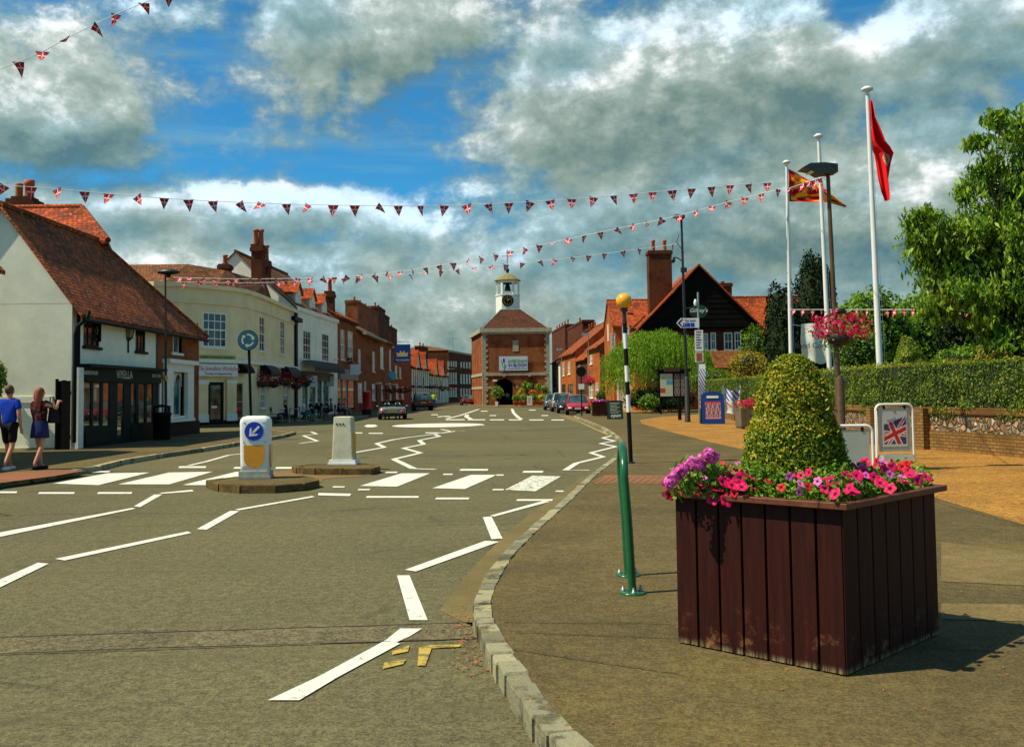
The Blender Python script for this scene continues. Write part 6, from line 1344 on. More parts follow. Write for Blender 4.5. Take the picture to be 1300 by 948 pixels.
for px, y1, y2, Y, lab in ((747, 422, 520, 86., 'grey lamp post standing behind the red parked car'), (713, 441, 515, 100., 'far thin lamp post in front of the white house by the market hall')):
    b_ = P(px, y2, Y); b_.z = PZ; t_ = P(px, y1+4, Y); lamp_post(lab, b_, t_, .07, lambda ro, c: MB().extr([(c[0]-.55, -.12, c[2]), (c[0]+.1, -.12, c[2]+.05), (c[0]+.1, -.12, c[2]+.22), (c[0]-.5, -.12, c[2]+.25)], (0, .24, 0)).build('lamp_head', M['steel'], ro), 1.2, m='steel')
r_ = basket('hanging_basket', (748.5, 484), 68., (.42, .3, .32), 300, 'crimson hanging basket above the red parked car', mt='petcrim', sz=.1)
MB().tube([(0, 0, .2), (0, 0, .6), (.1, 0, .62)], .012, 5).build('chain', M['iron'], r_)
# --- bin by the cottage
b_ = P(205.5, 553, 35.4); b_.z = PZ; bn = place('litter_bin', 'black cast litter bin standing by the brick shop window', 'litter bin', b_)
MB().lathe([(.28, 0), (.30, .05), (.30, .85), (.33, .87), (.33, .95), (.30, .97)], (0, 0, 0), 16).build('body', M['black'], bn); MB().lathe([(.31, 1.15), (.30, 1.19), (.12, 1.24), (.02, 1.25)], (0, 0, 0), 16).box(-.29, -.05, .95, -.23, .05, 1.16).box(.23, -.05, .95, .29, .05, 1.16).build('hood', M['black'], bn)
# --- roundabout sign
b_ = P(319, 546, 43.6); b_.z = PZ; sg = place('road_sign', 'round blue roundabout sign with circling arrows on a tall black post', 'road sign', b_); cz = P(315.5, 432, 43.6).z-PZ; cx = P(315.5, 432, 43.6).x-b_.x
MB().tube([(0, 0, 0), (cx, 0, cz+.3)], .06, 10).build('post', M['black'], sg)
M['teal'] = plain('faded_blue_sign', (.02, .13, .22), .4, .15)
MB().extr([(cx+x, -.07, cz+z) for x, z in disc(.45)], (0, -.03, 0)).build('sign_rim', M['iron'], sg); fc = MB().extr([(cx+x, -.101, cz+z) for x, z in disc(.42)], (0, -.006, 0)).build('sign_face', M['teal'], sg)
M['signstraw'] = plain('sign_straw', (.62, .60, .38), .5, .08)
for k in range(3):
    a0 = R(100-120*k); mb = MB(); n = 8
    for i in range(n):
        a_, a2 = a0-R(75)*i/n, a0-R(75)*(i+1)/n; mb.extr([(cx+r*math.cos(a), -.108, cz+r*math.sin(a)) for r, a in ((.21, a_), (.28, a_), (.28, a2), (.21, a2))], (0, -.004, 0))
    e = a0-R(75); mb.extr([(cx+r*math.cos(a), -.108, cz+r*math.sin(a)) for r, a in ((.15, e), (.34, e), (.245, e-R(28)))], (0, -.004, 0)); mb.build('arrow', M['signstraw'], fc)
# small rear-facing signs
for px, py, r, Y, yb_, lab, m in ((738.5, 471.5, .33, 64.5, 525, 'black back of a round road sign on a thin post before the red car', 'black'), (498, 477, .38, 88., 510, 'small teal round sign on a brown post outside the brick houses', 'teal')):
    b_ = P(px, yb_, Y); b_.z = PZ; s_ = place('road_sign', lab, 'road sign', b_); z_ = P(px, py, Y).z-PZ; MB().tube([(0, 0, 0), (0, 0, z_)], .04, 8).build('post', M['black'] if m == 'black' else M['wood'], s_); MB().extr([(x, -.05, z_+z) for x, z in disc(r)], (0, -.02, 0)).build('sign_plate', M[m], s_)
    if m == 'black': MB().box(-.19, -.06, z_-1.15, .19, -.045, z_-.8).build('notice_plate', M['dish'], s_)
# --- pillar box
b_ = G(465.5, 526.5, PZ); pb = place('post_box', 'red pillar box on the pavement outside the brick houses', 'post box', b_)
MB().lathe([(.36, 0), (.36, .42), (.33, .43)], (0, 0, 0), 18).build('plinth', M['black'], pb); MB().lathe([(.32, .43), (.32, 1.62), (.37, 1.65), (.37, 1.72), (.33, 1.76), (.05, 1.83)], (0, 0, 0), 18).build('body', M['red'], pb); MB().box(-.15, -.345, 1.42, .15, -.31, 1.47).build('slot', M['black'], pb)
# --- sign cluster on the pale pole
Yp = 46.; b_ = P(888, 527, Yp); b_.z = PZ; t_ = P(886, 371, Yp); sp_ = place('sign_post', 'pale metal post with a white direction arrow and narrow white and brown plates', 'sign post', b_)
O = b_; MB().tube([(0, 0, 0), (t_.x-O.x, 0, t_.z-O.z)], .045, 10).build('post', M['steel'], sp_)
def pl(px0, py0, px1, py1, y=-.07): a, b = P(px0, py1, Yp)-O, P(px1, py0, Yp)-O; return a, b
a, b = pl(858.5, 403.8, 887, 416.5); mz = (a.z+b.z)/2
MB().extr([(a.x, -.07, mz), (a.x+.2, -.07, b.z), (b.x, -.07, b.z), (b.x, -.07, a.z), (a.x+.2, -.07, a.z)], (0, -.03, 0)).build('direction_arm', M['dish'], sp_)
MB().extr([(a.x+.05, -.104, mz), (a.x+.24, -.104, b.z-.04), (a.x+.31, -.104, b.z-.04), (a.x+.15, -.104, mz), (a.x+.31, -.104, a.z+.04), (a.x+.24, -.104, a.z+.04)], (0, -.004, 0)).build('chevron', M['black'], sp_)
for i, (x0, x1) in enumerate(((866.5, 871), (871.5, 875.5), (876.5, 881))): p0, p1 = pl(x0, 410, x1, 415); MB().box(p0.x, -.108, p0.z, p1.x, -.104, p1.z).build('pictogram', M['blue'], sp_)
text('Car park', .14, ((a.x+b.x)/2+.1, -.105, b.z-.11), rot90(), M['signdark'], sp_); text('P', .13, (pl(866.5, 410, 871, 415)[0].x+.08, -.112, pl(866.5, 410, 871, 415)[0].z+.09), rot90(), M['dish'], sp_)
a, b = pl(882, 419, 892, 446); MB().box(a.x, -.08, a.z, b.x, -.06, b.z).build('white_plate', M['dish'], sp_)
for k in range(7): MB().box(a.x+.06, -.084, b.z-.12-k*.12, b.x-.08-(k % 3)*.03, -.0805, b.z-.07-k*.12).build('text_line', M['signdark'], sp_)
a, b = pl(882, 447, 892.5, 460); MB().box(a.x, -.08, a.z, b.x, -.06, b.z).build('white_plate', M['signcream'], sp_); MB().box(a.x+.07, -.086, a.z+.06, b.x-.07, -.081, b.z-.04).build('brown_panel', plain('tourist_brown', (.35, .08, .03), .5), sp_)
MB().lathe([(.05, 0), (.09, .1), (.06, .25), (.03, .3)], (P(883, 388, Yp).x-O.x, 0, P(883, 388, Yp).z-O.z), 10).build('lamp', M['dish'], sp_)
Yo = 47.; a, b = P(876, 403, Yo), P(897.5, 387, Yo); ov = place('hanging_sign', 'dark green hexagonal restaurant sign with pale script beside the black gable', 'hanging sign', ((a.x+b.x)/2, Yo, a.z)); w2, h2 = (b.x-a.x)/2, b.z-a.z
MB().extr([(-w2, 0, h2*.25), (-w2, 0, h2*.75), (-w2*.5, 0, h2), (w2*.5, 0, h2), (w2, 0, h2*.75), (w2, 0, h2*.25), (w2*.5, 0, 0), (-w2*.5, 0, 0)], (0, .05, 0)).build('sign_board', plain('dark_green_board', (.006, .05, .02), .4), ov); text("Gilbey's", .27, (0, -.006, h2*.55), rot90(), M['dish'], ov, shear=.3); MB().tube([(0, .03, h2), (0, .03, h2+.12), (.1, .3, h2+.12)], .02, 5).tube([(.1, .02, h2*.9), (P(870, 387, 48.2).x-(a.x+b.x)/2, 1.2, h2*.9)], .02, 5).build('bracket', M['iron'], ov)
# feather banner
Yf = 45.4; b_ = P(892, 527, Yf); b_.z = PZ; fb = place('feather_banner', 'tall narrow white banner with slanting blue and red lettering beside the blue board', 'banner', b_)
a, b = P(888, 519, Yf)-b_, P(895, 462, Yf)-b_; w_ = b.x-a.x
def fbp(u, v):
    s = (u*.8+v*3.2); k = (s*3.1) % 1
    if v < .34 and k < .55: return (.62, .08, .05)
    if v >= .34 and v < .9 and k < .42: return (.07, .12, .40)
    return (.74, .74, .72)
sheet('banner_cloth', fbp, lambda u, v: (a.x+w_*u+.02*math.sin(v*9), -.03+.03*math.sin(v*7), a.z+(b.z-a.z)*v), 10, 60, M['cloth'], fb, .006); MB().tube([(b.x+.02, 0, 0), (b.x+.02, 0, b.z+.05)], .015, 6).build('pole', M['steel'], fb)
# --- blue poster A-board
def a_board(label, base, w, h, rz, fm, poster, depth=.28, top_arc=.1, cat='A-board', name='a_board', fw=.05, gap=.0):
    ro = place(name, label, cat, base, rz); tl = math.atan2(depth, h)
    for s, nm in ((1, 'front_panel'), (-1, 'back_panel')):
        T = Matrix.Translation((0, -s*depth, 0)) @ Matrix.Rotation(-s*tl, 4, 'X'); n = 10
        pts = [(-w/2, 0), (w/2, 0)]+[(w/2*math.cos(PI*k/n), h-top_arc+top_arc*math.sin(PI*k/n)) for k in range(n+1)]
        o = MB().extr([(x, 0, z) for x, z in pts], (0, .025*s, 0)).build(nm, fm, ro); o.matrix_local = T
        if s == 1: poster(o, w, h)
    MB().box(-w*.4, -depth*.55, h*.35, w*.4, depth*.55, h*.35+.02).build('brace', M['steel'], ro)
    return ro
M['boardblue'] = plain('royal_blue_panel', (.006, .035, .16), .4, .1)
def pos_blue(o, w, h):
    def fn(u, v):
        if v > .93: return (.55, .03, .05)
        if v < .08: return (.5, .2, .25)
        n = math.sin(u*31+math.sin(v*17)*2)*math.sin(v*23+u*9)
        return (.38+.2*n, .16+.12*n, .17+.1*n) if n > -.2 else (.05, .04, .06)
    sheet('poster', fn, lambda u, v: (-w*.34+w*.68*u, -.006, h*.16+h*.52*v), 26, 36, M['print'], o, .003)
    MB().box(-w*.26, -.02, h*.79, w*.26, -.001, h*.86).build('name_plate', M['signcream'], o)
q = G(905, 538, PZ); a_board('blue free-standing poster board with a rounded top by the tall black lamp', q, 1.02, 1.5, R(-3), M['boardblue'], pos_blue, .3, .22)
# --- white swing boards near the wall
def swing(label, base, w, h, rz, poster):
    ro = place('swing_sign', label, 'A-board', base, rz); n = 6; rr = .12; pts = [(-w/2, 0, .02), (-w/2, 0, h-rr)]+[(-w/2+rr-rr*math.cos(PI/2*k/n), 0, h-rr+rr*math.sin(PI/2*k/n)) for k in range(n+1)]+[(w/2-rr+rr*math.sin(PI/2*k/n), 0, h-rr+rr*math.cos(PI/2*k/n)) for k in range(n+1)]+[(w/2, 0, .02)]
    MB().tube(pts, .028, 10).build('tube_frame', M['bwhite'], ro); V, f = rounded_box(w/2-.02, .18, 0, .10, w/2-.05, .12, .06, 4); MB().add(V, f).build('weighted_base', M['grey'], ro)
    pn = MB().box(-w/2+.06, -.012, .17, w/2-.06, .012, h-.07).build('panel', plain('pale_green_grey_panel', (.40, .45, .38), .5, .08), ro)
    for x in (-w*.28, w*.28): MB().box(x-.02, -.02, h-.10, x+.02, .02, h-.02).build('hinge', M['black'], ro)
    if poster: poster(pn, w, h)
    return ro
def pos_uj(o, w, h):
    def uj(u, v):
        # tilted union flag on the lower part
        x, y = u*1.0, v*1.35
        if y > .98+.35*(x-.5): 
            return (.60, .64, .58)
        cx, cy = .5, .48; X, Y = x-cx, y-cy; a = R(24); Xr, Yr = X*math.cos(a)+Y*math.sin(a), -X*math.sin(a)+Y*math.cos(a)
        if y < .08 or x < .04 or x > .96: return (.62, .66, .6)
        if abs(Yr) < .075 or abs(Xr) < .075: return (.62, .03, .02)
        if abs(Yr) < .125 or abs(Xr) < .125: return (.75, .75, .7)
        d = min(abs(Yr-Xr*.62), abs(Yr+Xr*.62))
        if d < .03: return (.62, .04, .03)
        if d < .08: return (.75, .75, .7)
        return (.02, .03, .13) if (int(X*37+50)+int(Y*31+50)) % 4 else (.30, .14, .06)
    w_ = (w-.12)*.78; sheet('poster', uj, lambda u, v: (-w_/2+w_*u, -.016, .27+w_*1.38*v), 44, 60, M['print'], o, .003)
    T = R(18)
    for s, x, z in (('FRONT', -.07, h*.715), ('IN THE GARDEN', .05, h*.675)): text(s, .062, (x, -.021, z), (PI/2, -T, 0), M['bannerblue'], o, ext=.002)
    MB().lathe([(.022, 0), (.022, .006)], (0, 0, 0), 10, True, Matrix.Translation((.0, -.013, h-.16)) @ Matrix.Rotation(PI/2, 4, 'X')).build('seal', M['pot'], o)
q = G(1137, 583, PZ); swing('white tubular-framed sign with a union flag poster in front of the flint wall', q, .83, 1.16, R(8), pos_uj)
q = G(1080, 604, PZ); swing('blank pale green swing sign half hidden behind the topiary', q, .80, .86, R(2), None)
# --- chalkboard and second box planter, parasol planter
q = G(781, 532, PZ); 
def pos_ch(o, w, h):
    for k in range(8): MB().box(-w*.34, -.004, h*.86-k*h*.075, w*(.30-.1*(k % 3)), -.001, h*.875-k*h*.075).build('chalk_line', M['signcream'], o)
    text('open', .28, (0, -.004, h*.2), rot90(), M['dish'], o, shear=.3)
a_board('dark green chalkboard with white handwriting on the pavement by the dark planter', q, .85, 1.05, R(2), plain('dark_green_chalkboard', (.008, .022, .014), .6), pos_ch, .2, .02)
q = G(763, 528, PZ); p2 = place('wooden_planter', 'small dark boarded planter box with pink flowers and a clipped bush by the chalkboard', 'planter', q)
mb = MB()
for k in range(6): mb.box(-.55+k*.183, -.5, 0, -.55+k*.183+.175, .5, .9)
mb.build('box', M['planter'], p2); ps, ns = shell(500, (0, 0, .95), (.5, .45, .12), .6, -.2); leaves('flowers', ps, .09, M['petpink'], p2, .8, ns, .6); ps, ns = shell(900, (.0, 0, 1.25), (.34, .3, .42), .8, -.9); leaves('clipped_bush', ps, .07, M['boxleaf'], p2, .6, ns, .6); MB().ball((0, 0, 1.2), (.27, .25, .36)).build('inner_twigs', M['darkcore'], p2)
q = G(954, 544, PZ); p3 = place('wooden_planter', 'weathered grey box planter with red flowers beside the garden wall', 'planter', q, R(4))
mb = MB()
for k in range(6): mb.box(-.52+k*.174, -.4, .08, -.52+k*.174+.168, .4, .78)
mb.box(-.5, -.35, 0, -.36, .35, .08).box(.36, -.35, 0, .5, .35, .08).build('box', plain('weathered_planter_boards', (.13, .10, .06), .85, .35, 3, .4), p3)
ps, ns = shell(900, (0, 0, .92), (.66, .5, .26), .55, -.5); leaves('flowers', ps, .07, M['petcrim'], p3, .8, ns, .6); ps, ns = shell(700, (0, 0, .86), (.6, .45, .2), .4, -.7); leaves('foliage', ps, .07, M['bedleaf'], p3, .6, ns, .7)
# --- sagging cloth banners
def cloth_banner(label, px, Y, fn, nx=40, ny=40, sag=.12, words=(), rz=0, dy=.0):
    a, b = P(px[0], px[3], Y), P(px[2], px[1], Y); ro = place('banner', label, 'banner', (a.x, Y, a.z)); w, h = b.x-a.x, b.z-a.z
    def pos(u, v): e = sag*h; return (w*u*(1-.04*math.sin(v*PI))+.02*math.sin(v*8), .05*math.sin(u*9)+.03*math.sin(v*7+u*3)+dy*u, h*v-(e*4*u*(1-u)*v)+(.05*h*math.sin(u*6) if v < .1 else 0))
    sheet('banner_cloth', fn, pos, nx, ny, M['cloth'], ro, .004); 
    for s, sz, u, v in words: p_ = pos(u, v); text(s, sz, (p_[0], p_[1]-.08, p_[2]), rot90(), M['signdark'], ro)
    return ro, w, h
ro, w, h = cloth_banner('sagging white cloth poster with blue and orange print on the hedge', (918, 489, 940, 526), 47.0, lambda u, v: (.10, .13, .42) if (v > .55 and math.sin(u*26+v*30) > .1 and u > .12) or (v < .5 and u < .1) else ((.55, .25, .1) if .3 < v < .5 and math.sin(u*17+v*21) > .5 else (.76, .76, .74)), sag=.18)
ro, w, h = cloth_banner('white cloth band concert banner tied between the flagpoles', (1018, 411, 1048, 460), 34., lambda u, v: (.62, .66, .56) if u+v*.2 > .05 else (.55, .6, .5), sag=-.02, words=(('Band Concert', .26, .58, .42),))
MB().tube([(0, 0, h*.95), (P(1003, 407, 38).x-P(1018, 460, 34).x, 4., h*1.2)], .012, 5).build('tie_cord', M['teal'], ro)
# --- glazed noticeboard
a, b = P(838, 503, 66.), P(872, 474, 66.); nb_ = place('noticeboard', 'dark wooden noticeboard with glazed poster panels under the willow', 'noticeboard', (a.x, 66., PZ)); w, z0, z1 = b.x-a.x, a.z-PZ, b.z-PZ
MB().box(-.1, 0, z0-.1, w+.1, .12, z1+.15).box(-.25, -.1, z1+.15, w+.25, .3, z1+.3).build('frame', M['board'], nb_)
for x in (0, w-.12): MB().box(x, .13, 0, x+.12, .25, z1).build('post', M['board'], nb_)
nfn = lambda u, v: (.50, .06, .03) if u < .45 and .15 < v < .35 else ((.1, .3, .45) if u > .5 and .5 < v < .7 else (.55, .52, .34))
sheet('poster_panel', nfn, lambda u, v: (.02+w*.46*u, -.006, z0+(z1-z0)*v), 12, 14, M['print'], nb_, .003)
for x0 in (.53, .77): sheet('poster_panel', lambda u, v: (.28, .2, .15) if (int(u*5)+int(v*7)) % 2 else (.10, .08, .06), lambda u, v, x0=x0: (w*(x0+.20*u), -.006, z0+(z1-z0)*v), 6, 9, M['print'], nb_, .003)
q = G(867, 524, PZ); pt = place('wooden_post', 'short dark timber post left of the blue poster board', 'post', (P(863, 530, 52).x, 52, PZ)); MB().box(-.08, -.08, 0, .08, .08, .95).build('post', M['board'], pt)
# --- flagpoles and flags
def pole(label, px0, py0, px1, py1, Y, r, g='white flagpoles in the hedge'):
    b_ = P(px0, py0, Y); t_ = P(px1, py1, Y); k = (0-b_.z)/(t_.z-b_.z); bx = b_.x+(t_.x-b_.x)*k; ro = place('flagpole', label, 'flagpole', (bx, Y, PZ), 0, g); h = t_.z-PZ; dx = t_.x-bx
    MB().tube([(0, 0, 0), (dx*.5, 0, h*.5), (dx, 0, h)], [r, r*.85, r*.55], 12).build('pole', M['bwhite'], ro); MB().lathe([(r*.6, 0), (r*1.7, .05), (r*1.8, .10), (r*.9, .16)], (dx, 0, h), 12).build('finial', M['bwhite'], ro)
    MB().tube([(r+.05, -.03, 1.2), (dx+.06, -.03, h-.1)], .006, 4).build('halyard', M['bwhite'], ro); return ro, Vector((t_.x, Y, t_.z))
fp1, t1 = pole('shortest-looking white flagpole flying the red and gold flag', 1004, 450, 998.5, 209, 38.3, .085)
fp2, t2 = pole('middle white flagpole without a flag', 1053, 470, 1039, 176, 34.6, .09)
fp3, t3 = pole('tallest white flagpole flying the limp red flag', 1117, 470, 1101, 117, 29.4, .10)
def lion(u, v):
    s = math.sin(u*15+math.sin(v*9)*1.5)*math.sin(v*12.5+u*4)+.45*math.sin(u*31-v*17)
    if u < .05: return (.45, .015, .01)
    return (1., .42, .02) if s > .12 and .05 < v < .96 else ((.75, .025, .01) if s > -.7 else (.30, .01, .01))
fl1 = place('flag', 'red and gold heraldic flag streaming from the left flagpole', 'flag', tuple(t1+Vector((.06, 0, -1.35)))); FL = P(1076, 262, 38.3)-fl1.location
Hf = P(1003, 214, 38.3).z-fl1.location.z; z0f = P(1003, 256, 38.3).z-fl1.location.z
def fpos(u, v):
    x = u*FL.x; top = Hf+(FL.z+.05-Hf)*u**1.15; bot = z0f+(FL.z-z0f)*u**2.2; z = bot+(top-bot)*v; return (x, .18*math.sin(u*8)*u+.08*math.sin(v*7), z)
sheet('flag_cloth', lion, fpos, 70, 40, M['cloth'], fl1, .004)
fl3 = place('flag', 'limp plain red flag with a pale crest hanging from the tallest flagpole', 'flag', (t3.x+.05, 29.4, P(1128, 254, 29.4).z)); O = fl3.location
key = [(0, 1104, 1106, 128), (.12, 1105, 1110, 150), (.35, 1105.5, 1123, 180), (.42, 1107, 1130, 187), (.5, 1112, 1135, 194), (.62, 1115, 1133, 205), (.78, 1118, 1131, 225), (.9, 1121, 1131, 242), (1., 1126, 1129, 254)]
def kf(v):
    t_ = 1-v
    for a, b in zip(key, key[1:]):
        if t_ <= b[0]+1e-9: k = (t_-a[0])/(b[0]-a[0]); return [a[i]+(b[i]-a[i])*k for i in (1, 2, 3)]
    return key[-1][1:]
def f3pos(u, v): l, r, y = kf(v); q = P(l+(r-l)*u, y, 29.4)-O; return (q.x, .16*math.sin(u*7+v*5)+.05, q.z)
def f3c(u, v):
    e = ((u-.6)/.32)**2+((v-.42)/.10)**2
    if .55 < e < 1 : return (.62, .45, .30)
    if e < .3 and math.sin(u*30+v*60) > 0: return (.7, .55, .4)
    return (.88, .012, .012)
sheet('flag_cloth', f3c, f3pos, 30, 80, M['cloth'], fl3, .004)
# --- bunting: cords with small union flag pennants
def penn_mesh():
    n = 7; V = []; F_ = []; C = []
    def colr(u, v):
        x = (u-.5)*2; w_ = 1-v
        if abs(x) < .10*1 or v < .10 and False: return (.62, .02, .02)
        if abs(x) < .17: return (.7, .66, .62)
        if abs(v-.26) < .10: return (.62, .02, .02)
        if abs(v-.26) < .15: return (.7, .66, .62)
        if abs(abs(x)-v*1.0) < .12 and v < .5: return (.58, .03, .03)
        return (.05, .06, .22) if v < .42 and abs(x) > .35 else (.52, .02, .025)
    N_, K = 10, 9
    for j in range(K+1):
        v = j/K; w_ = .5*(1-v)
        for i in range(N_+1): u = i/N_; V.append(((u-.5)*2*w_*.34, .02*math.sin(v*4), -v*.40))
    me = bpy.data.meshes.new('pennant'); 
    for j in range(K):
        for i in range(N_): a = j*(N_+1)+i; F_.append((a, a+1, a+N_+2, a+N_+1)); C.append(colr((i+.5)/N_, (j+.5)/K))
    me.from_pydata(V, [], F_); at = me.color_attributes.new('Col', 'FLOAT_COLOR', 'CORNER'); buf = []
    for c in C: buf += [c[0], c[1], c[2], 1.]*4
    at.data.foreach_set('color', buf); me.materials.append(M['cloth']); me.update(); return me
PM = penn_mesh()
def bunting(label, pts, step, size=1., Ys=None, ang=.35, seed=1, flagpx=None):
    rng = random.Random(seed); q = [P(*p) for p in pts]; ro = place('bunting', label, 'bunting', tuple(q[0]), 0, 'strings of union flag bunting over the street'); q = [p-q[0] for p in q]
    # smooth the cord
    L = [0]
    for a, b in zip(q, q[1:]): L.append(L[-1]+(b-a).length)
    MB().tube(q, .010, 4).build('cord', M['bwhite'], ro)
    s = step*.5; k = 0
    while s < L[-1]-.1 and k < 100:
        i = max(j for j in range(len(L)) if L[j] <= s); t_ = (s-L[i])/(L[i+1]-L[i]); p = q[i].lerp(q[i+1], t_); d = (q[i+1]-q[i])
        o = bpy.data.objects.new('pennant', PM); col.objects.link(o); o.parent = ro; o.location = p; o.rotation_euler = (rng.gauss(0, ang), rng.gauss(0, ang*.8), math.atan2(d.y, d.x)+rng.gauss(0, ang)); sc_ = size*rng.uniform(.9, 1.1); o.scale = (sc_, sc_, sc_); s += step*rng.uniform(.92, 1.08); k += 1
    return ro
def lin(pts, Y0, Y1):
    x0, x1 = pts[0][0], pts[-1][0]; return [(x, y, Y0+(Y1-Y0)*(x-x0)/(x1-x0)) for x, y in pts]
def cr_(pts, n=5):
    "Catmull-Rom through survey points"
    o = []; P_ = [pts[0]]+pts+[pts[-1]]
    for i in range(1, len(P_)-2):
        for k in range(n):
            t_ = k/n; o.append(tuple(.5*((2*P_[i][j])+(-P_[i-1][j]+P_[i+1][j])*t_+(2*P_[i-1][j]-5*P_[i][j]+4*P_[i+1][j]-P_[i+2][j])*t_*t_+(-P_[i-1][j]+3*P_[i][j]-3*P_[i+1][j]+P_[i+2][j])*t_**3) for j in range(2)))
    return o+[pts[-1]]
bunting('longest string of union flag bunting crossing the whole sky', lin(cr_([(-45, 229), (0, 235), (60, 239), (160, 248), (260, 255), (360, 259), (460, 261), (560, 261), (660, 257), (760, 250), (850, 242), (930, 235), (998, 231)]), 31., 38.2), .80, 1.04, ang=.34, seed=3)
bunting('string of bunting rising from the cream building to the left flagpole', lin(cr_([(220, 352), (300, 354), (395, 353), (470, 349), (545, 339), (620, 325), (700, 308), (780, 291), (860, 274), (930, 255), (999, 238)]), 50., 38.3), .68, .95, ang=.5, seed=5)
bunting('lower string of bunting between the cream building and the tall black lamp', lin(cr_([(224, 358), (330, 359), (430, 354), (520, 348), (600, 340), (700, 330), (760, 323), (866, 309)]), 50.6, 48.2), .84, .9, ang=.5, seed=7)
bunting('short steep string of bunting in the top left corner of the sky', lin([(-60, 112), (0, 88), (50, 68), (100, 41), (150, 17), (195, -1), (260, -32)], 24., 24.), .68, .95, ang=.6, seed=9)
bunting('string of bunting stretched level over the hedge from the left flagpole', lin([(1003, 393), (1060, 393), (1120, 393), (1180, 393), (1238, 393)], 38.2, 26.), .62, .62, ang=.35, seed=11)
bunting('short string of bunting between the left flagpole and the brown lamp head', lin([(999, 240), (1020, 233), (1048, 224)], 38.2, 18.4), 1.6, .8, ang=.4, seed=13)
# --- crown sign
Yc = 104.; a, b = P(500.5, 460, Yc), P(521, 437, Yc)
def crown(r, w, h):
    mb = MB(); c = h*.5; pts = [(-w*.32, c-.22), (w*.32, c-.22), (w*.36, c+.12), (w*.2, c-.02), (w*.12, c+.3), (0, c+.05), (-w*.12, c+.3), (-w*.2, c-.02), (-w*.36, c+.12)]
    mb.extr([(x, -.022, z) for x, z in pts], (0, -.006, 0)).box(-w*.34, -.036, c-.34, w*.34, -.024, c-.24).build('crown_emblem', plain('gold_sign_paint', (.48, .38, .15), .5, .15), r); text('THE CROWN', .24, (0, -.025, h*.12), rot90(), M['signcream'], r)
bracket_sign('dark blue pub sign with a gold crown over the left pavement', (a.x+b.x)/2, Yc, -14.5, a.z, b.z, b.x-a.x, 'navy' if 'navy' in M else 'boardblue', b.z+.25, crown, 'pub sign')
# aerial masts on roofs
for px, y0, y1, Y, lab in ((575, 428, 455, 200., 'thin television mast on the tall three-storey house'),):
    a, b = P(px, y1, Y), P(px, y0, Y); r_ = place('aerial', lab, 'aerial', tuple(a)); MB().tube([(0, 0, -1), (0, 0, b.z-a.z)], .05, 5).tube([(-.8, 0, b.z-a.z-.3), (.8, 0, b.z-a.z-.3)], .03, 4).build('mast', M['steel'], r_)
# --- flower boxes on the left facades
for (px, Y, rx, lab) in (((434, 458.5), 88, 1.2, 'dark red flower box under the brick shop sash windows'), ((498, 496), 112, 1.6, 'dark red flower baskets along the brick house beyond the sports car'), ((512, 496), 122, 1.6, 'dark red flower baskets under the crown sign'), ((548, 491), 158, 2.2, 'dark red flower boxes on the black and white inn'), ((562, 494), 168, 2.6, 'dark red flower boxes on the last timbered front')):
    basket('flower_box', px, Y, (rx, .4, .35), 200, lab, sz=.22, group='flower boxes along the left terrace')

hn = House('cottage', 'neighbouring cottage at the picture edge of which only a tiled eave corner shows', (-14.3, 15.5), (-14.3, 26.9), 7, 5.5, 'cottwhite'); hn.holes += [(2, 3.1, 3, 4.4), (8, 3.1, 9, 4.4), (2, .9, 3.2, 2.2), (7.8, .9, 9, 2.2)]; hn.wins += [(r_, dict(cols=2, rows=4)) for r_ in hn.holes]; hn.walls('x', 3.6); hn.roof('x', 3.6, 'tile', .5)
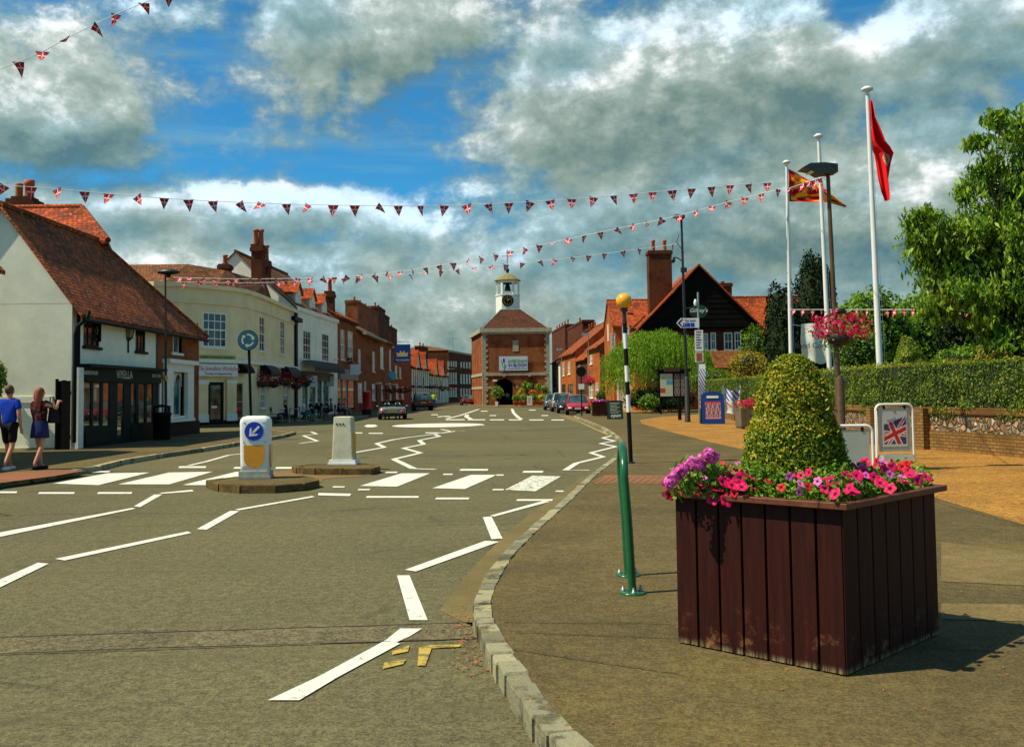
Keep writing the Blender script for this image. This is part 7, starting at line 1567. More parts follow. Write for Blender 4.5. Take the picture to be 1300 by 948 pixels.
# ================================================================ vehicles
M['tyre'] = M['rubber']; M['rim'] = plain('alloy_rim', (.45, .45, .43), .3, .1, 4, metal=.7)
M['carglass'] = glassmat('car_glass', (.015, .03, .028), .03, (.06, .10, .09), .9)
M['lampred'] = plain('tail_lamp_red', (.6, .01, .01), .2, .1); M['lampclear'] = plain('head_lamp', (.7, .72, .7), .1, .1, 4, metal=.3)
M['plateyel'] = plain('yellow_plate', (.75, .42, .02), .4, .05); M['platewhite'] = plain('white_plate', (.75, .75, .70), .4, .05)
def paint(name, c, metal=.3): 
    t = NT(name); t.b.inputs['Coat Weight'].default_value = .7; t.b.inputs['Coat Roughness'].default_value = .05; return t.out(c, .35, .5, metal)
def car(label, loc, rz, L, Wd, col_, st, cab, roofz, group=None, open_top=False, cat='car', name='parked_car', plate_r='plateyel', plate_f='platewhite', wheel=.31, tail=None, pl='KX04 LYF'):
    ro = place(name, label, cat, loc, rz, group); body = paint(name+'_paint', col_); hw = Wd/2
    mb = MB(); rings = []
    for (y, zl, zb, w) in st:
        w *= hw; pts = [(w*.88, zl), (w*.99, zl+.12), (w, (zl+zb)/2+.02), (w*.97, zb-.10), (w*.90, zb-.02), (w*.6, zb+.015), (0, zb+.03)]
        rings.append([(x, y, z) for x, z in pts]+[(-x, y, z) for x, z in pts[::-1][1:]])
    n = len(rings[0]); V = [v for r in rings for v in r]; F_ = [(j*n+i, (j+1)*n+i, (j+1)*n+i+1, j*n+i+1) for j in range(len(rings)-1) for i in range(n-1)]+[(j*n+n-1, (j+1)*n+n-1, (j+1)*n, j*n) for j in range(len(rings)-1)]
    mb.add(V, F_, True); mb.add(rings[0], [tuple(range(n))]); mb.add(rings[-1], [tuple(range(n))[::-1]])
    bo = mb.build('body', body, ro); ms = bo.modifiers.new('smooth', 'SUBSURF'); ms.levels = 1; ms.render_levels = 2
    zb_ = lambda y: np.interp(y, [s[0] for s in st], [s[2] for s in st])
    wa = L*.30
    for y in (-wa, wa):
        for s in (-1, 1):
            T = Matrix.Translation((s*(hw-.20), y, wheel)) @ Matrix.Rotation(s*PI/2, 4, 'Y')
            w_ = MB().lathe([(wheel-.02, 0), (wheel, .03), (wheel, .19), (wheel-.03, .225), (wheel*.62, .225)], (0, 0, 0), 22, True, T).build('wheel', M['tyre'], ro)
            mbr = MB(); mbr.lathe([(wheel*.62, .21), (wheel*.60, .235), (wheel*.5, .20), (.03, .21)], (0, 0, 0), 20, True, T); mbr.build('rim', M['rim'], w_)
            MB().lathe([(wheel+.055, -.02), (wheel+.055, .212)], (0, 0, 0), 22, True, T).build('wheel_arch', M['black'], ro)
    (yb0, yr0, yr1, yb1) = cab; zt = roofz; cw0, cw1 = hw*.88, hw*.70
    if not open_top:
        c = {'b0': (cw0, yb0, zb_(yb0)-.03), 't0': (cw1, yr0, zt-.06), 't1': (cw1, yr1, zt-.06), 'b1': (cw0, yb1, zb_(yb1)-.03)}
        m_ = lambda p: (-p[0], p[1], p[2])
        ins = lambda p, k=.985: (p[0]*k, p[1], p[2])
        MB().add([ins(m_(c['b0'])), ins(c['b0']), ins(c['t0']), ins(m_(c['t0']))], [(0, 1, 2, 3)]).build('rear_window', M['carglass'], ro)
        MB().add([ins(c['b1']), ins(m_(c['b1'])), ins(m_(c['t1'])), ins(c['t1'])], [(0, 1, 2, 3)]).build('windscreen', M['carglass'], ro)
        for s in (1, -1):
            q = [(p[0]*s*.985, p[1], p[2]) for p in (c['b0'], c['b1'], c['t1'], c['t0'])]; MB().add(q, [(0, 1, 2, 3) if s > 0 else (3, 2, 1, 0)]).build('side_window', M['carglass'], ro)
        mb = MB()
        for s in (1, -1):
            f = lambda p: (p[0]*s, p[1], p[2])
            mb.tube([f(c['b0']), f(c['t0']), f(c['t1']), f(c['b1'])], .035, 8)
            for k in (.36, .62):
                yb_, yt_ = yb0+(yb1-yb0)*k, yr0+(yr1-yr0)*min(1, max(0, (k-.15)/.62)); mb.tube([(s*cw0*.99, yb_, zb_(yb_)-.03), (s*cw1*.99, yt_, zt-.06)], .022, 6)
        nr = 6; rf_ = []
        for j in range(nr+1):
            y = yr0+(yr1-yr0)*j/nr; k = .05*math.sin(PI*j/nr)
            rf_.append([(cw1*x, y, zt-.055+k+.045*(1-x*x)) for x in (-1, -.6, 0, .6, 1)])
        V = [v for r in rf_ for v in r]; mb.add(V, [(j*5+i, j*5+i+1, (j+1)*5+i+1, (j+1)*5+i) for j in range(nr) for i in range(4)], True)
        mb.build('roof', body, ro)
    else:
        zc = zb_(0)+.035; MB().box(-hw*.72, yb0+.1, zc-.25, hw*.72, yb1-.2, zc+.02).build('cockpit', M['interior'], ro)
        for x in (-hw*.38, hw*.38): MB().box(x-.22, yb0+.18, zc-.2, x+.22, yb0+.36, zc+.16).box(x-.12, yb0+.18, zc+.16, x+.12, yb0+.28, zc+.34).build('seat', M['interior'], ro); MB().tube([(x-.16, yb0+.1, zc), (x-.13, yb0+.1, zc+.24), (x+.13, yb0+.1, zc+.24), (x+.16, yb0+.1, zc)], .025, 6).build('roll_hoop', M['rim'], ro)
        f0, f1 = (hw*.80, yb1, zc-.02), (hw*.68, yb1-.42, zc+.36); MB().tube([f0, f1, (-f1[0], f1[1], f1[2]), (-f0[0], f0[1], f0[2])], .03, 6).build('screen_frame', M['black'], ro)
        MB().add([(-f0[0], f0[1], f0[2]), f0, f1, (-f1[0], f1[1], f1[2])], [(0, 1, 2, 3)]).build('windscreen', M['carglass'], ro)
        MB().tube([(-hw*.7, yb0-.15, zc+.02), (-hw*.6, yb0-.05, zc+.10), (hw*.6, yb0-.05, zc+.10), (hw*.7, yb0-.15, zc+.02)], .07, 8).build('folded_hood', M['black'], ro)
    r0, f0 = st[0][0], st[-1][0]; zr, zf = st[0][2], st[-1][2]
    zp = (st[0][1]+zr)/2+.06
    p_ = MB().box(-.26, r0-.045, zp-.06, .26, r0-.02, zp+.06).build('number_plate', M[plate_r], ro); text(pl, .10, (0, r0-.047, zp), rot90(), M['signdark'], p_, ext=.001)
    zp2 = st[-1][1]+.16; p_ = MB().box(-.26, f0+.02, zp2-.06, .26, f0+.045, zp2+.06).build('number_plate', M[plate_f], ro); text(pl, .10, (0, f0+.047, zp2), (PI/2, 0, PI), M['signdark'], p_, ext=.001)
    th = tail or (.30, .13)
    for s in (-1, 1):
        MB().ball((s*(hw*.88-th[0]/2), r0+.05, zr-.10-th[1]/2), (th[0]/2, .09, th[1]/2+.03)).build('tail_light', M['lampred'], ro)
        MB().ball((s*(hw*.80-.14), f0-.07, zf-.10), (.19, .12, .075)).build('headlight', M['lampclear'], ro)
        MB().ball((s*(hw+.07), yb1-.42, zb_(yb1)+.06), (.10, .06, .07), 10, 6).build('mirror', body, ro)
    MB().box(-hw*.5, f0+.005, zf-.16, hw*.5, f0+.03, zf-.06).build('grille', M['black'], ro)
    MB().box(-hw*.93, r0-.02, st[0][1]-.02, hw*.93, r0+.2, st[0][1]+.07).build('rear_bumper', M['black'], ro); MB().box(-hw*.9, f0-.15, st[-1][1]-.04, hw*.9, f0+.015, st[-1][1]+.03).build('front_bumper', M['black'], ro)
    for s in (-1, 1):
        for y in ((yb0+yb1)/2-.05, ): MB().box(s*hw*.985, y-.10, .78, s*(hw+.012), y+.06, .81).build('door_handle', body, ro); MB().box(s*(hw*.97), y-.006, .30, s*(hw+.004), y+.006, zb_(y)-.12).build('door_gap', M['black'], ro)
    return ro
hatch = [(-2.0, .32, .80, .90), (-1.9, .24, .92, .96), (-1.2, .20, .93, 1.), (0, .19, .90, 1.), (1.0, .20, .88, 1.), (1.5, .22, .80, .97), (1.9, .26, .68, .90), (2.02, .32, .60, .80)]
est = [(-2.2, .34, .86, .92), (-2.1, .26, .96, .97), (-1.2, .21, .96, 1.), (0, .20, .94, 1.), (1.1, .21, .92, 1.), (1.7, .23, .84, .97), (2.1, .28, .72, .90), (2.22, .34, .62, .80)]
suv = [(-2.2, .46, 1.02, .94), (-2.12, .36, 1.14, .98), (-1.2, .32, 1.14, 1.), (0, .31, 1.12, 1.), (1.1, .32, 1.10, 1.), (1.7, .34, 1.02, .97), (2.1, .40, .90, .92), (2.22, .46, .80, .84)]
mx = [(-2.0, .34, .66, .84), (-1.9, .24, .80, .94), (-1.5, .20, .84, .99), (-.6, .17, .82, 1.), (.3, .17, .80, 1.), (1.1, .20, .78, .99), (1.7, .22, .68, .94), (1.98, .30, .52, .76)]
g_ = 'cars parked at the right kerb'
c0 = G(493, 533); car('silver open-topped sports car driving away up the street', (c0.x, c0.y+2.2, 0), R(7), 4.0, 1.80, (.15, .165, .155), mx, (-1.25, -.9, .6, .95), 1.2, open_top=True, name='sports_car', tail=(.32, .10), pl='LM06 HBT')
c0 = G(533, 521.5); car('black off-road car with bright red tail lamps ahead of the sports car', (c0.x, c0.y+2.4, 0), R(9), 4.5, 1.92, (.006, .009, .010), suv, (-2.12, -1.85, .35, 1.05), 1.74, name='off_road_car', wheel=.37, tail=(.34, .14), pl='BF55 KRX')
ex = bpy.data.objects['off_road_car']; MB().box(-.12, -1.95, 1.765, .22, -1.8, 1.84).build('roof_sign', M['amber'], ex)
c0 = G(592, 514.5); car('dark red saloon far up the street by the tall brick house', (c0.x, c0.y+2, 0), R(8), 4.2, 1.75, (.20, .012, .015), hatch, (-1.9, -1.3, .3, 1.1), 1.42, name='saloon_car', pl='RV52 OED')
car('small silver car beyond the dark red saloon by the market hall', (c0.x+1.9, c0.y+9, 0), R(12), 4.2, 1.75, (.4, .42, .40), hatch, (-1.9, -1.3, .3, 1.1), 1.45, name='saloon_car', pl='FD02 JZM')
RX = lambda px, Y: P(px, 510, Y).x
Y0 = 71.; car('red hatchback parked facing the camera beside the dark box planter', (RX(735.5, Y0), Y0+2, 0), PI+R(-2), 4.0, 1.74, (.50, .012, .022), hatch, (-1.9, -1.35, .25, 1.10), 1.44, g_, pl='RO52 HDE')
car('black car parked between the red hatchback and the silver estate', (RX(723, 77), 79, 0), PI+R(-2), 4.0, 1.74, (.010, .013, .018), hatch, (-1.9, -1.35, .25, 1.10), 1.46, g_, pl='KL03 TGV')
car('silver estate car parked with its red tail lamps towards the camera', (RX(714, 84), 86, 0), R(0), 4.3, 1.8, (.42, .43, .40), est, (-2.05, -1.85, .4, 1.2), 1.60, g_, tail=(.13, .36), pl='YN51 DRO')
car('pale blue car at the far end of the parked row', (RX(703.5, 92), 94, 0), R(0), 4.1, 1.75, (.16, .28, .34), hatch, (-1.9, -1.5, .3, 1.10), 1.50, g_, pl='GU04 VPA')
# ================================================================ people
M['skin'] = plain('skin', (.50, .22, .12), .55, .08, 12); M['skin2'] = plain('pale_skin', (.55, .28, .17), .55, .08, 12)
HAIR = {'ginger': plain('ginger_hair', (.24, .045, .012), .6, .35, 30, .4), 'brown': plain('brown_hair', (.09, .04, .02), .6, .35, 30, .4), 'grey': plain('grey_hair', (.35, .33, .30), .6, .3, 30, .4), 'sandy': plain('sandy_hair', (.25, .12, .05), .6, .35, 30, .4)}
CL = {k: plain(k+'_cloth', c, .85, .2, 6, .3, spec=.1) for k, c in dict(royal_blue=(.012, .05, .42), black=(.012, .011, .014), navy=(.02, .025, .09), coral=(.55, .12, .09), white=(.62, .62, .6), olive=(.08, .09, .04), grey=(.2, .2, .2), teal=(.03, .15, .2), hivis=(.5, .62, .03)).items()}
t = NT('dark_floral_blouse'); v = t.objco(); vo = t.new('ShaderNodeTexVoronoi'); vo.inputs['Scale'].default_value = 16; t.l.new(v, vo.inputs['Vector']); CL['floral'] = t.out(t.ramp(vo.outputs['Distance'], [(.2, (.20, .03, .035)), (.4, (.10, .015, .02)), (.5, (.012, .008, .012))]), .85, .1)
def skin_obj(name, verts, edges, radii, mt, parent, roots=(0,), sub=1):
    me = bpy.data.meshes.new(name); me.from_pydata([tuple(v) for v in verts], edges, []); ob = bpy.data.objects.new(name, me); col.objects.link(ob); ob.parent = parent
    md = ob.modifiers.new('skin', 'SKIN'); md.use_smooth_shade = True
    if not me.skin_vertices: 
        a = me.attributes  # skin layer appears with the modifier
    sv = me.skin_vertices[0].data if me.skin_vertices else None
    if sv is None:
        bm = bmesh.new(); bm.from_mesh(me); bm.verts.layers.skin.verify(); bm.to_mesh(me); bm.free(); sv = me.skin_vertices[0].data
    for i, r in enumerate(radii):
        rr = r if isinstance(r, tuple) else (r, r); sv[i].radius = rr; sv[i].use_root = i in roots
    s = ob.modifiers.new('smooth', 'SUBSURF'); s.levels = sub; s.render_levels = sub; me.materials.append(mt); return ob
def person(label, loc, rz, h=1.75, pose='walk', top='navy', bottom='black', hair='brown', longhair=False, detail=False, arms='down', stride=1., skin='skin', group=None, bag=False, skirt=False, turn=0.):
    ro = place('person', label, 'person', loc, rz, group); s = h/1.75
    J = {}
    if pose == 'sit':
        J.update(pelvis=(0, 0, .48), waist=(0, .02, .64), chest=(0, .0, .88), neck=(0, -.03, 1.05), hL=(.09, -.02, .47), hR=(-.09, -.02, .47), kL=(.12, -.44, .50), kR=(-.13, -.42, .50), aL=(.13, -.42, .09), aR=(-.12, -.50, .09), tL=(.14, -.56, .04), tR=(-.13, -.64, .04))
    else:
        J.update(pelvis=(0, 0, .94), waist=(0, .0, 1.08), chest=(0, .0, 1.28), neck=(0, .01, 1.46), hL=(.09, 0, .90), hR=(-.09, 0, .90), kL=(.10, -.10*stride, .50), kR=(-.10, .04*stride, .50), aL=(.09, -.16*stride, .09), aR=(-.10, .28*stride, .13 if stride else .09), tL=(.10, -.29*stride-.02, .035), tR=(-.10, .20*stride-.0, .05))
        if not stride: J.update(aL=(.10, .02, .09), aR=(-.10, .02, .09), tL=(.11, -.12, .035), tR=(-.11, -.12, .035))
    c = J['chest']; n_ = J['neck']
    J['head0'] = (n_[0], n_[1]-.01, n_[2]+.08); J['head'] = (n_[0], n_[1]-.02, n_[2]+.16); J['crown'] = (n_[0], n_[1]-.01, n_[2]+.24)
    sz = n_[2]-.06
    J['sL'], J['sR'] = (.185, n_[1], sz), (-.185, n_[1], sz)
    if arms == 'down': J.update(eL=(.25, n_[1]-.03, sz-.28), eR=(-.25, n_[1]+.04, sz-.28), wL=(.25, n_[1]-.12, sz-.52), wR=(-.25, n_[1]-.02, sz-.53))
    elif arms == 'up': J.update(eL=(.24, n_[1]-.12, sz-.24), eR=(-.30, n_[1]-.16, sz-.10), wL=(.08, n_[1]-.28, sz-.06), wR=(-.16, n_[1]-.34, sz+.02))
    else: J.update(eL=(.25, n_[1]-.05, sz-.27), eR=(-.25, n_[1]-.05, sz-.27), wL=(.12, n_[1]-.28, sz-.26), wR=(-.12, n_[1]-.28, sz-.26))
    for k_, e_, w_ in (('hdL', 'eL', 'wL'), ('hdR', 'eR', 'wR')):
        d = (Vector(J[w_])-Vector(J[e_])).normalized(); J[k_] = tuple(Vector(J[w_])+d*.085)
    J = {k: Vector(v)*s for k, v in J.items()}
    order = list(J); ix = {k: i for i, k in enumerate(order)}
    rad = dict(pelvis=(.135, .10), waist=(.12, .085), chest=(.15, .10), neck=.055, head0=.06, head=(.078, .095), crown=(.06, .07), sL=.055, sR=.055, eL=.042, eR=.042, wL=.027, wR=.027, hdL=(.034, .018), hdR=(.034, .018), hL=.085, hR=.085, kL=.055, kR=.055, aL=.036, aR=.036, tL=.034, tR=.034)
    E_ = [('pelvis', 'waist'), ('waist', 'chest'), ('chest', 'neck'), ('neck', 'head0'), ('head0', 'head'), ('head', 'crown'), ('chest', 'sL'), ('sL', 'eL'), ('eL', 'wL'), ('wL', 'hdL'), ('chest', 'sR'), ('sR', 'eR'), ('eR', 'wR'), ('wR', 'hdR'), ('pelvis', 'hL'), ('hL', 'kL'), ('kL', 'aL'), ('aL', 'tL'), ('pelvis', 'hR'), ('hR', 'kR'), ('kR', 'aR'), ('aR', 'tR')]
    V = [J[k] for k in order]; ed = [(ix[a], ix[b]) for a, b in E_]; rd = [tuple(x*s for x in rad[k]) if isinstance(rad[k], tuple) else rad[k]*s for k in order]; roots = [ix['pelvis']]
    # nose and ears
    for o, r in (((0, -.095, .0), .013),):
        V.append(J['head']+Vector(o)*s); rd.append(r*s); ed.append((ix['head'], len(V)-1))
    if detail:
        for hd, wr, sgn in (('hdL', 'wL', 1), ('hdR', 'wR', -1)):
            d = (J[hd]-J[wr]).normalized(); side = d.cross(Vector((0, 0, 1))) if abs(d.z) < .8 else Vector((0, -1, 0)); side.normalize(); dn = d.cross(side)
            for k, (off, ln) in enumerate(((-.030, .062), (-.010, .074), (.010, .070), (.030, .055))):
                b0 = J[hd]+side*off*s-d*.01*s; i0 = len(V); V += [b0, b0+d*ln*.5*s, b0+(d*.85+dn*.5)*ln*s]; rd += [.0095*s, .009*s, .007*s]; ed += [(i0, i0+1), (i0+1, i0+2)]; roots.append(i0)
            i0 = len(V); b0 = J[wr]+d*.03*s+side*.025*s; V += [b0, b0+(d*.6+side)*.03*s, b0+(d*1.2+side*.9)*.045*s]; rd += [.011*s, .010*s, .008*s]; ed += [(i0, i0+1), (i0+1, i0+2)]; roots.append(i0)
    bd_ = skin_obj('body', V, ed, rd, M[skin], ro, roots, 2 if detail else 1)
    def cloth(name, chain, rr, mt, roots=(0,)):
        vs = []; ed = []; idx = {}; rd = []
        for (a, b) in chain:
            for q in (a, b):
                if q not in idx: idx[q] = len(vs); vs.append(J[q] if isinstance(q, str) else J[q[0]].lerp(J[q[1]], q[2])); rd.append(tuple(x*s for x in rr[q]) if isinstance(rr[q], tuple) else rr[q]*s)
            ed.append((idx[a], idx[b]))
        return skin_obj(name, vs, ed, rd, mt, ro, roots, 2 if detail else 1)
    mA, mB = ('sL', 'eL', .62), ('sR', 'eR', .62); lo_ = ('pelvis', 'waist', -.35)
    cloth('shirt', [(lo_, 'waist'), ('waist', 'chest'), ('chest', ('chest', 'neck', .80)), ('chest', 'sL'), ('sL', mA), ('chest', 'sR'), ('sR', mB)],
          {lo_: (.166, .135), 'waist': (.148, .115), 'chest': (.172, .125), ('chest', 'neck', .80): .082, 'sL': .074, 'sR': .074, mA: .070, mB: .070}, CL[top])
    if skirt:
        p = J['pelvis']; MB().lathe([(.155, .10), (.185, 0), (.20, -.12), (.215, -.26), (.205, -.265)], tuple(p), 20, True, Matrix.Translation(p) @ Matrix.Diagonal((1, .78, 1, 1)) @ Matrix.Translation(-p)).build('skirt', CL[bottom], ro)
    else:
        k_ = .92 if pose != 'sit' else 1.; a, b = ('hL', 'kL', k_), ('hR', 'kR', k_)
        if detail or pose != 'sit' and top == 'royal_blue': cloth('shorts', [('pelvis', 'hL'), ('hL', a), ('pelvis', 'hR'), ('hR', b)], {'pelvis': (.125, .105), 'hL': .100, 'hR': .100, a: .085, b: .085}, CL[bottom])
        else: cloth('trousers', [('pelvis', 'hL'), ('hL', 'kL'), ('kL', 'aL'), ('pelvis', 'hR'), ('hR', 'kR'), ('kR', 'aR')], {'pelvis': (.15, .118), 'hL': .10, 'hR': .10, 'kL': .072, 'kR': .072, 'aL': .055, 'aR': .055}, CL[bottom])
    hd = J['head']; mb = MB(); mb.ball((hd.x, hd.y+.022*s, hd.z+.03*s), (.088*s, .100*s, .105*s), 16, 10); mb.build('hair', HAIR[hair], ro)
    if longhair:
        mb = MB(); mb.tube([(hd.x-.01, hd.y+.07*s, hd.z+.04*s), (hd.x-.03, hd.y+.11*s, hd.z-.08*s), (hd.x-.07, hd.y+.13*s, hd.z-.22*s), (hd.x-.09, hd.y+.12*s, hd.z-.34*s)], [.08*s, .085*s, .06*s, .02*s], 10); mb.build('long_hair', HAIR[hair], ro)
    for sx in (-1, 1): MB().ball((hd.x+sx*.032*s, hd.y-.082*s, hd.z+.008*s), .012*s, 8, 6).build('eye', M['black'], ro); MB().ball((hd.x+sx*.084*s, hd.y+.005*s, hd.z-.005*s), (.014*s, .022*s, .034*s), 8, 6).build('ear', M[skin], ro)
    MB().ball((hd.x, hd.y-.086*s, hd.z-.050*s), (.026*s, .010*s, .008*s), 8, 6).build('mouth', plain('lips', (.35, .08, .06), .5), ro)
    for a, t_ in (('aL', 'tL'), ('aR', 'tR')):
        A_, T_ = J[a], J[t_]; d = (T_-A_); d.z = 0; L_ = max(d.length, .05); d.normalize(); ang = math.atan2(d.y, d.x)
        T = Matrix.Translation((A_.x, A_.y, min(A_.z, T_.z+.03)-.03)) @ Matrix.Rotation(ang, 4, 'Z')
        MB().ball((0.07, 0, 0), (.14*s, .05*s, .05*s), 12, 8).build('shoe', CL['white'] if top == 'royal_blue' else CL['black'], ro).matrix_local = T
    return ro, J
r_, J_ = person('man in a royal blue shirt and black shorts walking away at the left edge', G(11, 597, PZ), PI-R(8), 1.80, 'walk', 'royal_blue', 'black', 'brown', detail=True)
r_, J_ = person('red-haired woman in a dark floral top and short navy skirt beside the man in blue', G(50, 596, PZ), PI+R(-22), 1.74, 'walk', 'floral', 'navy', 'ginger', True, True, 'up', skirt=True, stride=.8)
hb = empty('handbag', tuple(r_.location+Vector((.27, .04, .98))), R(-20), 'black shoulder bag hanging at the red-haired woman’s side'.replace('’', "'"), 'bag')
V, f = rounded_box(.07, .13, 0, .34, .05, .10, .04, 4); MB().add(V, f, True).build('bag_body', CL['black'], hb); MB().tube([(0, -.1, .33), (-.06, -.04, .55), (-.06, .05, .55), (0, .1, .33)], .012, 6).build('strap', CL['black'], hb)
# cafe guests, tables and chairs on the left pavement
def chair(loc, rz, label, g):
    ro = place('cafe_chair', label, 'chair', loc, rz, g); MB().box(-.21, -.21, .43, .21, .21, .46).build('seat', M['black'], ro)
    for x, y in ((-.19, -.19), (.19, -.19), (-.19, .19), (.19, .19)): MB().tube([(x, y, 0), (x, y, .44)], .014, 6).build('leg', M['steel'], ro)
    MB().tube([(-.19, .19, .44), (-.19, .24, .85), (.19, .24, .85), (.19, .19, .44)], .014, 6).box(-.18, .21, .6, .18, .235, .84).build('backrest', M['black'], ro); return ro
def table(loc, label, g):
    ro = place('cafe_table', label, 'table', loc, 0, g); MB().lathe([(.36, .72), (.36, .745)], (0, 0, 0), 20).build('table_top', M['steel'], ro); MB().tube([(0, 0, .02), (0, 0, .72)], .03, 8).lathe([(.22, 0), (.2, .03)], (0, 0, 0), 12).build('pedestal', M['black'], ro)
guests = [(363, 57.5, -80, 'black', 'navy', 'sandy', 'leftmost seated guest with sandy hair and a black top', .2), (385, 60.0, 95, 'white', 'teal', 'grey', 'grey-haired seated guest in a white top', 0), (395, 63.5, -60, 'black', 'black', 'brown', 'seated guest in black behind the second table', 0), (405, 66., 180, 'black', 'grey', 'ginger', 'seated guest with reddish hair facing the cafe front', 0), (416, 67.5, -90, 'navy', 'navy', 'brown', 'seated guest in navy reading near the bright papers', 0), (420.5, 71.5, -80, 'teal', 'navy', 'brown', 'seated guest in teal by the cafe doorway', 0), (430, 69, 90, 'black', 'black', 'brown', 'seated guest in a black cap and top leaning forward', 0), (437, 71.5, 100, 'coral', 'grey', 'ginger', 'rightmost seated guest in a coral shirt', 0)]
for px, Y, rz, tp_, bt, hr, lab, _ in guests:
    x = P(px, 510, Y).x; person(lab, (x, Y, PZ), R(rz), 1.7, 'sit', tp_, bt, hr, arms='front', skin='skin2', group='guests seated outside the cafe')
    a = R(rz); chair((x-.0*math.sin(a), Y, PZ), a, 'black metal chair under the '+lab.split(' with ')[0].split(' in ')[0].replace('seated guest', 'guest')+' at '+('%s' % ['first', 'second', 'third', 'fourth', 'fifth', 'sixth', 'seventh', 'last'][[g[0] for g in guests].index(px)])+' place', 'cafe chairs on the left pavement')
for k, (px, Y) in enumerate(((374, 58.6), (391, 61.8), (410, 66.8), (425, 70.2), (433.5, 70.4))):
    table((P(px, 510, Y).x, Y, PZ), ('round metal cafe table nearest the cream wall', 'round metal cafe table by the grey-haired guest', 'round metal cafe table in the middle of the terrace', 'round metal cafe table by the guest in teal', 'round metal cafe table beside the guest in coral')[k], 'cafe tables on the left pavement')
x = P(354.5, 515, 58.5).x; chair((x-.2, 58.2, PZ), R(90), 'empty pale-legged chair at the cream wall end of the terrace', 'cafe chairs on the left pavement')
# passers-by
person('person in a pale top standing in the market hall archway', (P(644.5, 505, 131).x, 131., .12), 0, 1.75, 'walk', 'white', 'navy', 'brown', stride=0, skin='skin2')
person('person in a bright yellow-green jacket on the far left pavement', (P(551, 512, 103).x, 103., PZ), 0, 1.75, 'walk', 'hivis', 'navy', 'brown', stride=.6, skin='skin2')
sc0 = bpy.data.objects['sports_car']
for sx, lab in ((-.35, 'passenger with brown hair sitting in the open sports car'), (.35, 'driver with sandy hair sitting in the open sports car')):
    q = sc0.matrix_basis @ Vector((sx, -.55, 0)) if False else Vector(sc0.location)+Vector((sx*math.cos(R(7))+.45*math.sin(R(7)), sx*math.sin(R(7))-.45*math.cos(R(7)), 0.))
    person(lab, (q.x, q.y, -.12), PI+R(7), 1.7, 'sit', 'navy' if sx > 0 else 'olive', 'black', 'sandy' if sx > 0 else 'brown', arms='front', skin='skin2')
# ================================================================ flower display before the market hall
def potted(label, px, pyb, Y, r, hz, mt, n=260, stem=0., g='potted plants before the market hall'):
    b_ = P(px, pyb, Y); ro = place('potted_plant', label, 'potted plant', (b_.x, Y, PZ), 0, g)
    MB().lathe([(.22, 0), (.30, .42), (.33, .42), (.33, .50), (.26, .5)], (0, 0, 0), 12).build('pot', M['pot'], ro)
    if stem: MB().tube([(0, 0, .4), (0, 0, .5+stem)], .035, 6).build('stem', M['bark'], ro)
    ps, ns = shell(n, (0, 0, .5+stem+hz*.9), (r, r, hz), .6, -.9); leaves('foliage', ps, .16, M[mt] if isinstance(mt, str) else mt, ro, .6, ns, .6); MB().ball((0, 0, .5+stem+hz*.9), (r*.6, r*.6, hz*.6), 10, 6).build('inner_twigs', M['darkcore'], ro); return ro
M['orangefl'] = leafmat('orange_flowers', [(.2, (.5, .10, .01)), (.8, (.7, .22, .02))]); M['yellowfl'] = leafmat('yellow_flowers', [(.2, (.45, .38, .02)), (.8, (.7, .58, .04))])
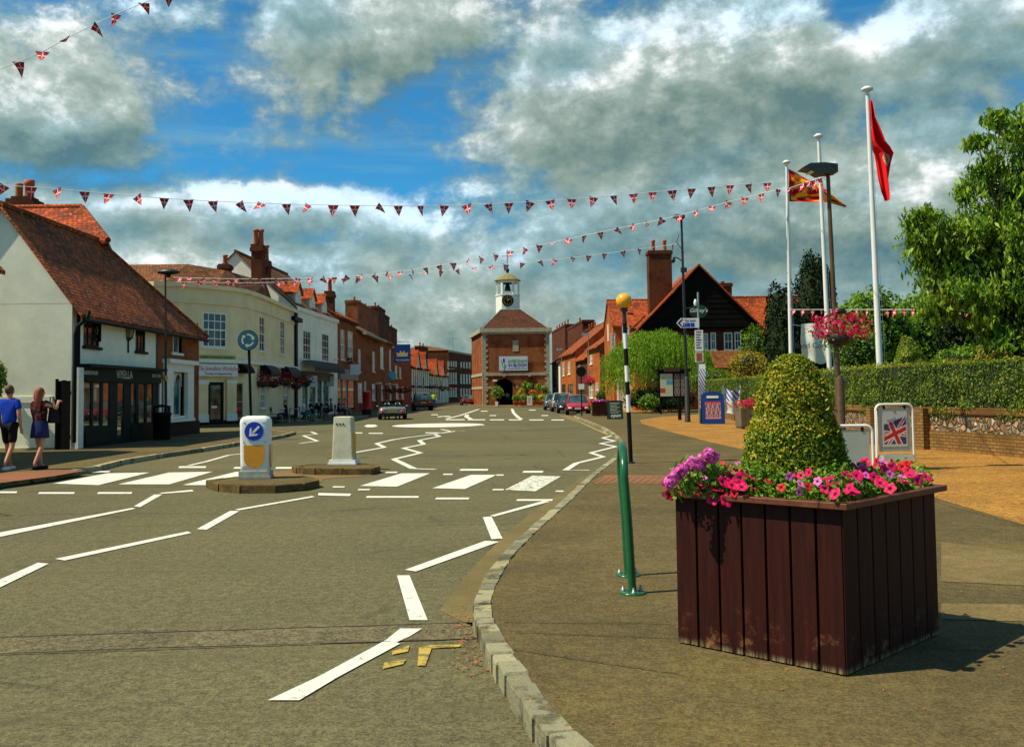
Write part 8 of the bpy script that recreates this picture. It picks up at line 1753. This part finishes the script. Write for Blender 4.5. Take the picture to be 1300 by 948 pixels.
disp = [(655, 'midleaf', .5, .45, 0, 'low green potted plant left of the yellow one'), (661, 'yellowfl', .42, .75, .3, 'yellow-flowered tall potted plant'), (667, 'cherry', .6, .6, 1.4, 'tallest green potted bush behind the display'), (665, 'willow', .5, .5, 0, 'bright green low pot beside the white board'), (673, 'willow', .42, .42, 1.5, 'left ball-headed potted bay tree'), (676, 'orangefl', .5, .4, .7, 'orange-flowered potted plant'), (677, 'midleaf', .55, .5, 0, 'green pot under the orange flowers'), (684, 'willow', .45, .45, 1.4, 'right ball-headed potted bay tree'), (683, 'willow', .6, .5, 0, 'bright green mound in a pot near the display end'), (688, 'yellowfl', .55, .4, .1, 'yellow and green pot at the right of the display'), (692, 'midleaf', .55, .6, .8, 'green leafy pot next to the parked cars'), (696, 'cherry', .5, .5, .4, 'last green pot of the display by the hall corner')]
for k, (px, mt, r, hz, stm, lab) in enumerate(disp): potted(lab+' before the market hall', px, 514, 120.+(k % 3)*1.5+(3 if stm > 1 else 0), r, hz, mt, stem=stm)
potted('spiky green potted palm with a red pot left of the market hall arch', 631, 515, 119, .9, .9, 'willow', 420, .3)
b_ = P(672.5, 515, 118); w = place('a_board', 'small white notice board standing among the pots before the market hall', 'A-board', (b_.x, 118, PZ)); MB().box(-.3, 0, .1, .3, .04, 1.15).build('board', M['dish'], w); MB().box(-.3, .05, 0, -.25, .4, .9).box(.25, .05, 0, .3, .4, .9).build('stand', M['wood'], w)
for k in range(5): MB().box(-.22, -.005, .9-k*.14, .2-.06*(k % 2), -.001, .95-k*.14).build('text_line', M['signdark'], w)
b_ = P(630.5, 516, 118.5); MBp = place('notice_card', 'small white card on a red stand beside the potted palm', 'notice', (b_.x, 118.2, PZ)); MB().box(-.16, 0, .0, .16, .03, .55).build('card', M['dish'], MBp); MB().box(-.22, .04, 0, .22, .1, .35).build('stand', M['red'], MBp)
lamp_post('short black lantern post before the market hall arch', Vector((P(630, 515, 124.).x, 124., PZ)), Vector((P(630, 484, 124.).x, 124., P(630, 484, 124.).z)), .10, lambda ro, c: MB().box(c[0]-.45, -.15, c[2], c[0]+.1, .15, c[2]+.22).build('lamp_head', M['dish'], ro), 1.)
# shop glass holds no goods, only reflection patches in its colour; a few small litter marks
# ---------------------------------------------------------------- lettering becomes plain mesh
dg = bpy.context.evaluated_depsgraph_get()
for o in [o for o in bpy.data.objects if o.type == 'FONT']:
    me = bpy.data.meshes.new_from_object(o.evaluated_get(dg)); n = bpy.data.objects.new('lettering', me); col.objects.link(n); n.parent = o.parent; n.location = o.location; n.rotation_euler = o.rotation_euler; n.scale = o.scale
    bpy.data.objects.remove(o)

for o in bpy.data.objects:
    if o.parent and o.name.split('.')[0] in ('flowers', 'foliage', 'flower_head', 'side_leaves', 'top_leaves', 'yellow_foliage', 'stray_shoots'): o['kind'] = 'stuff'
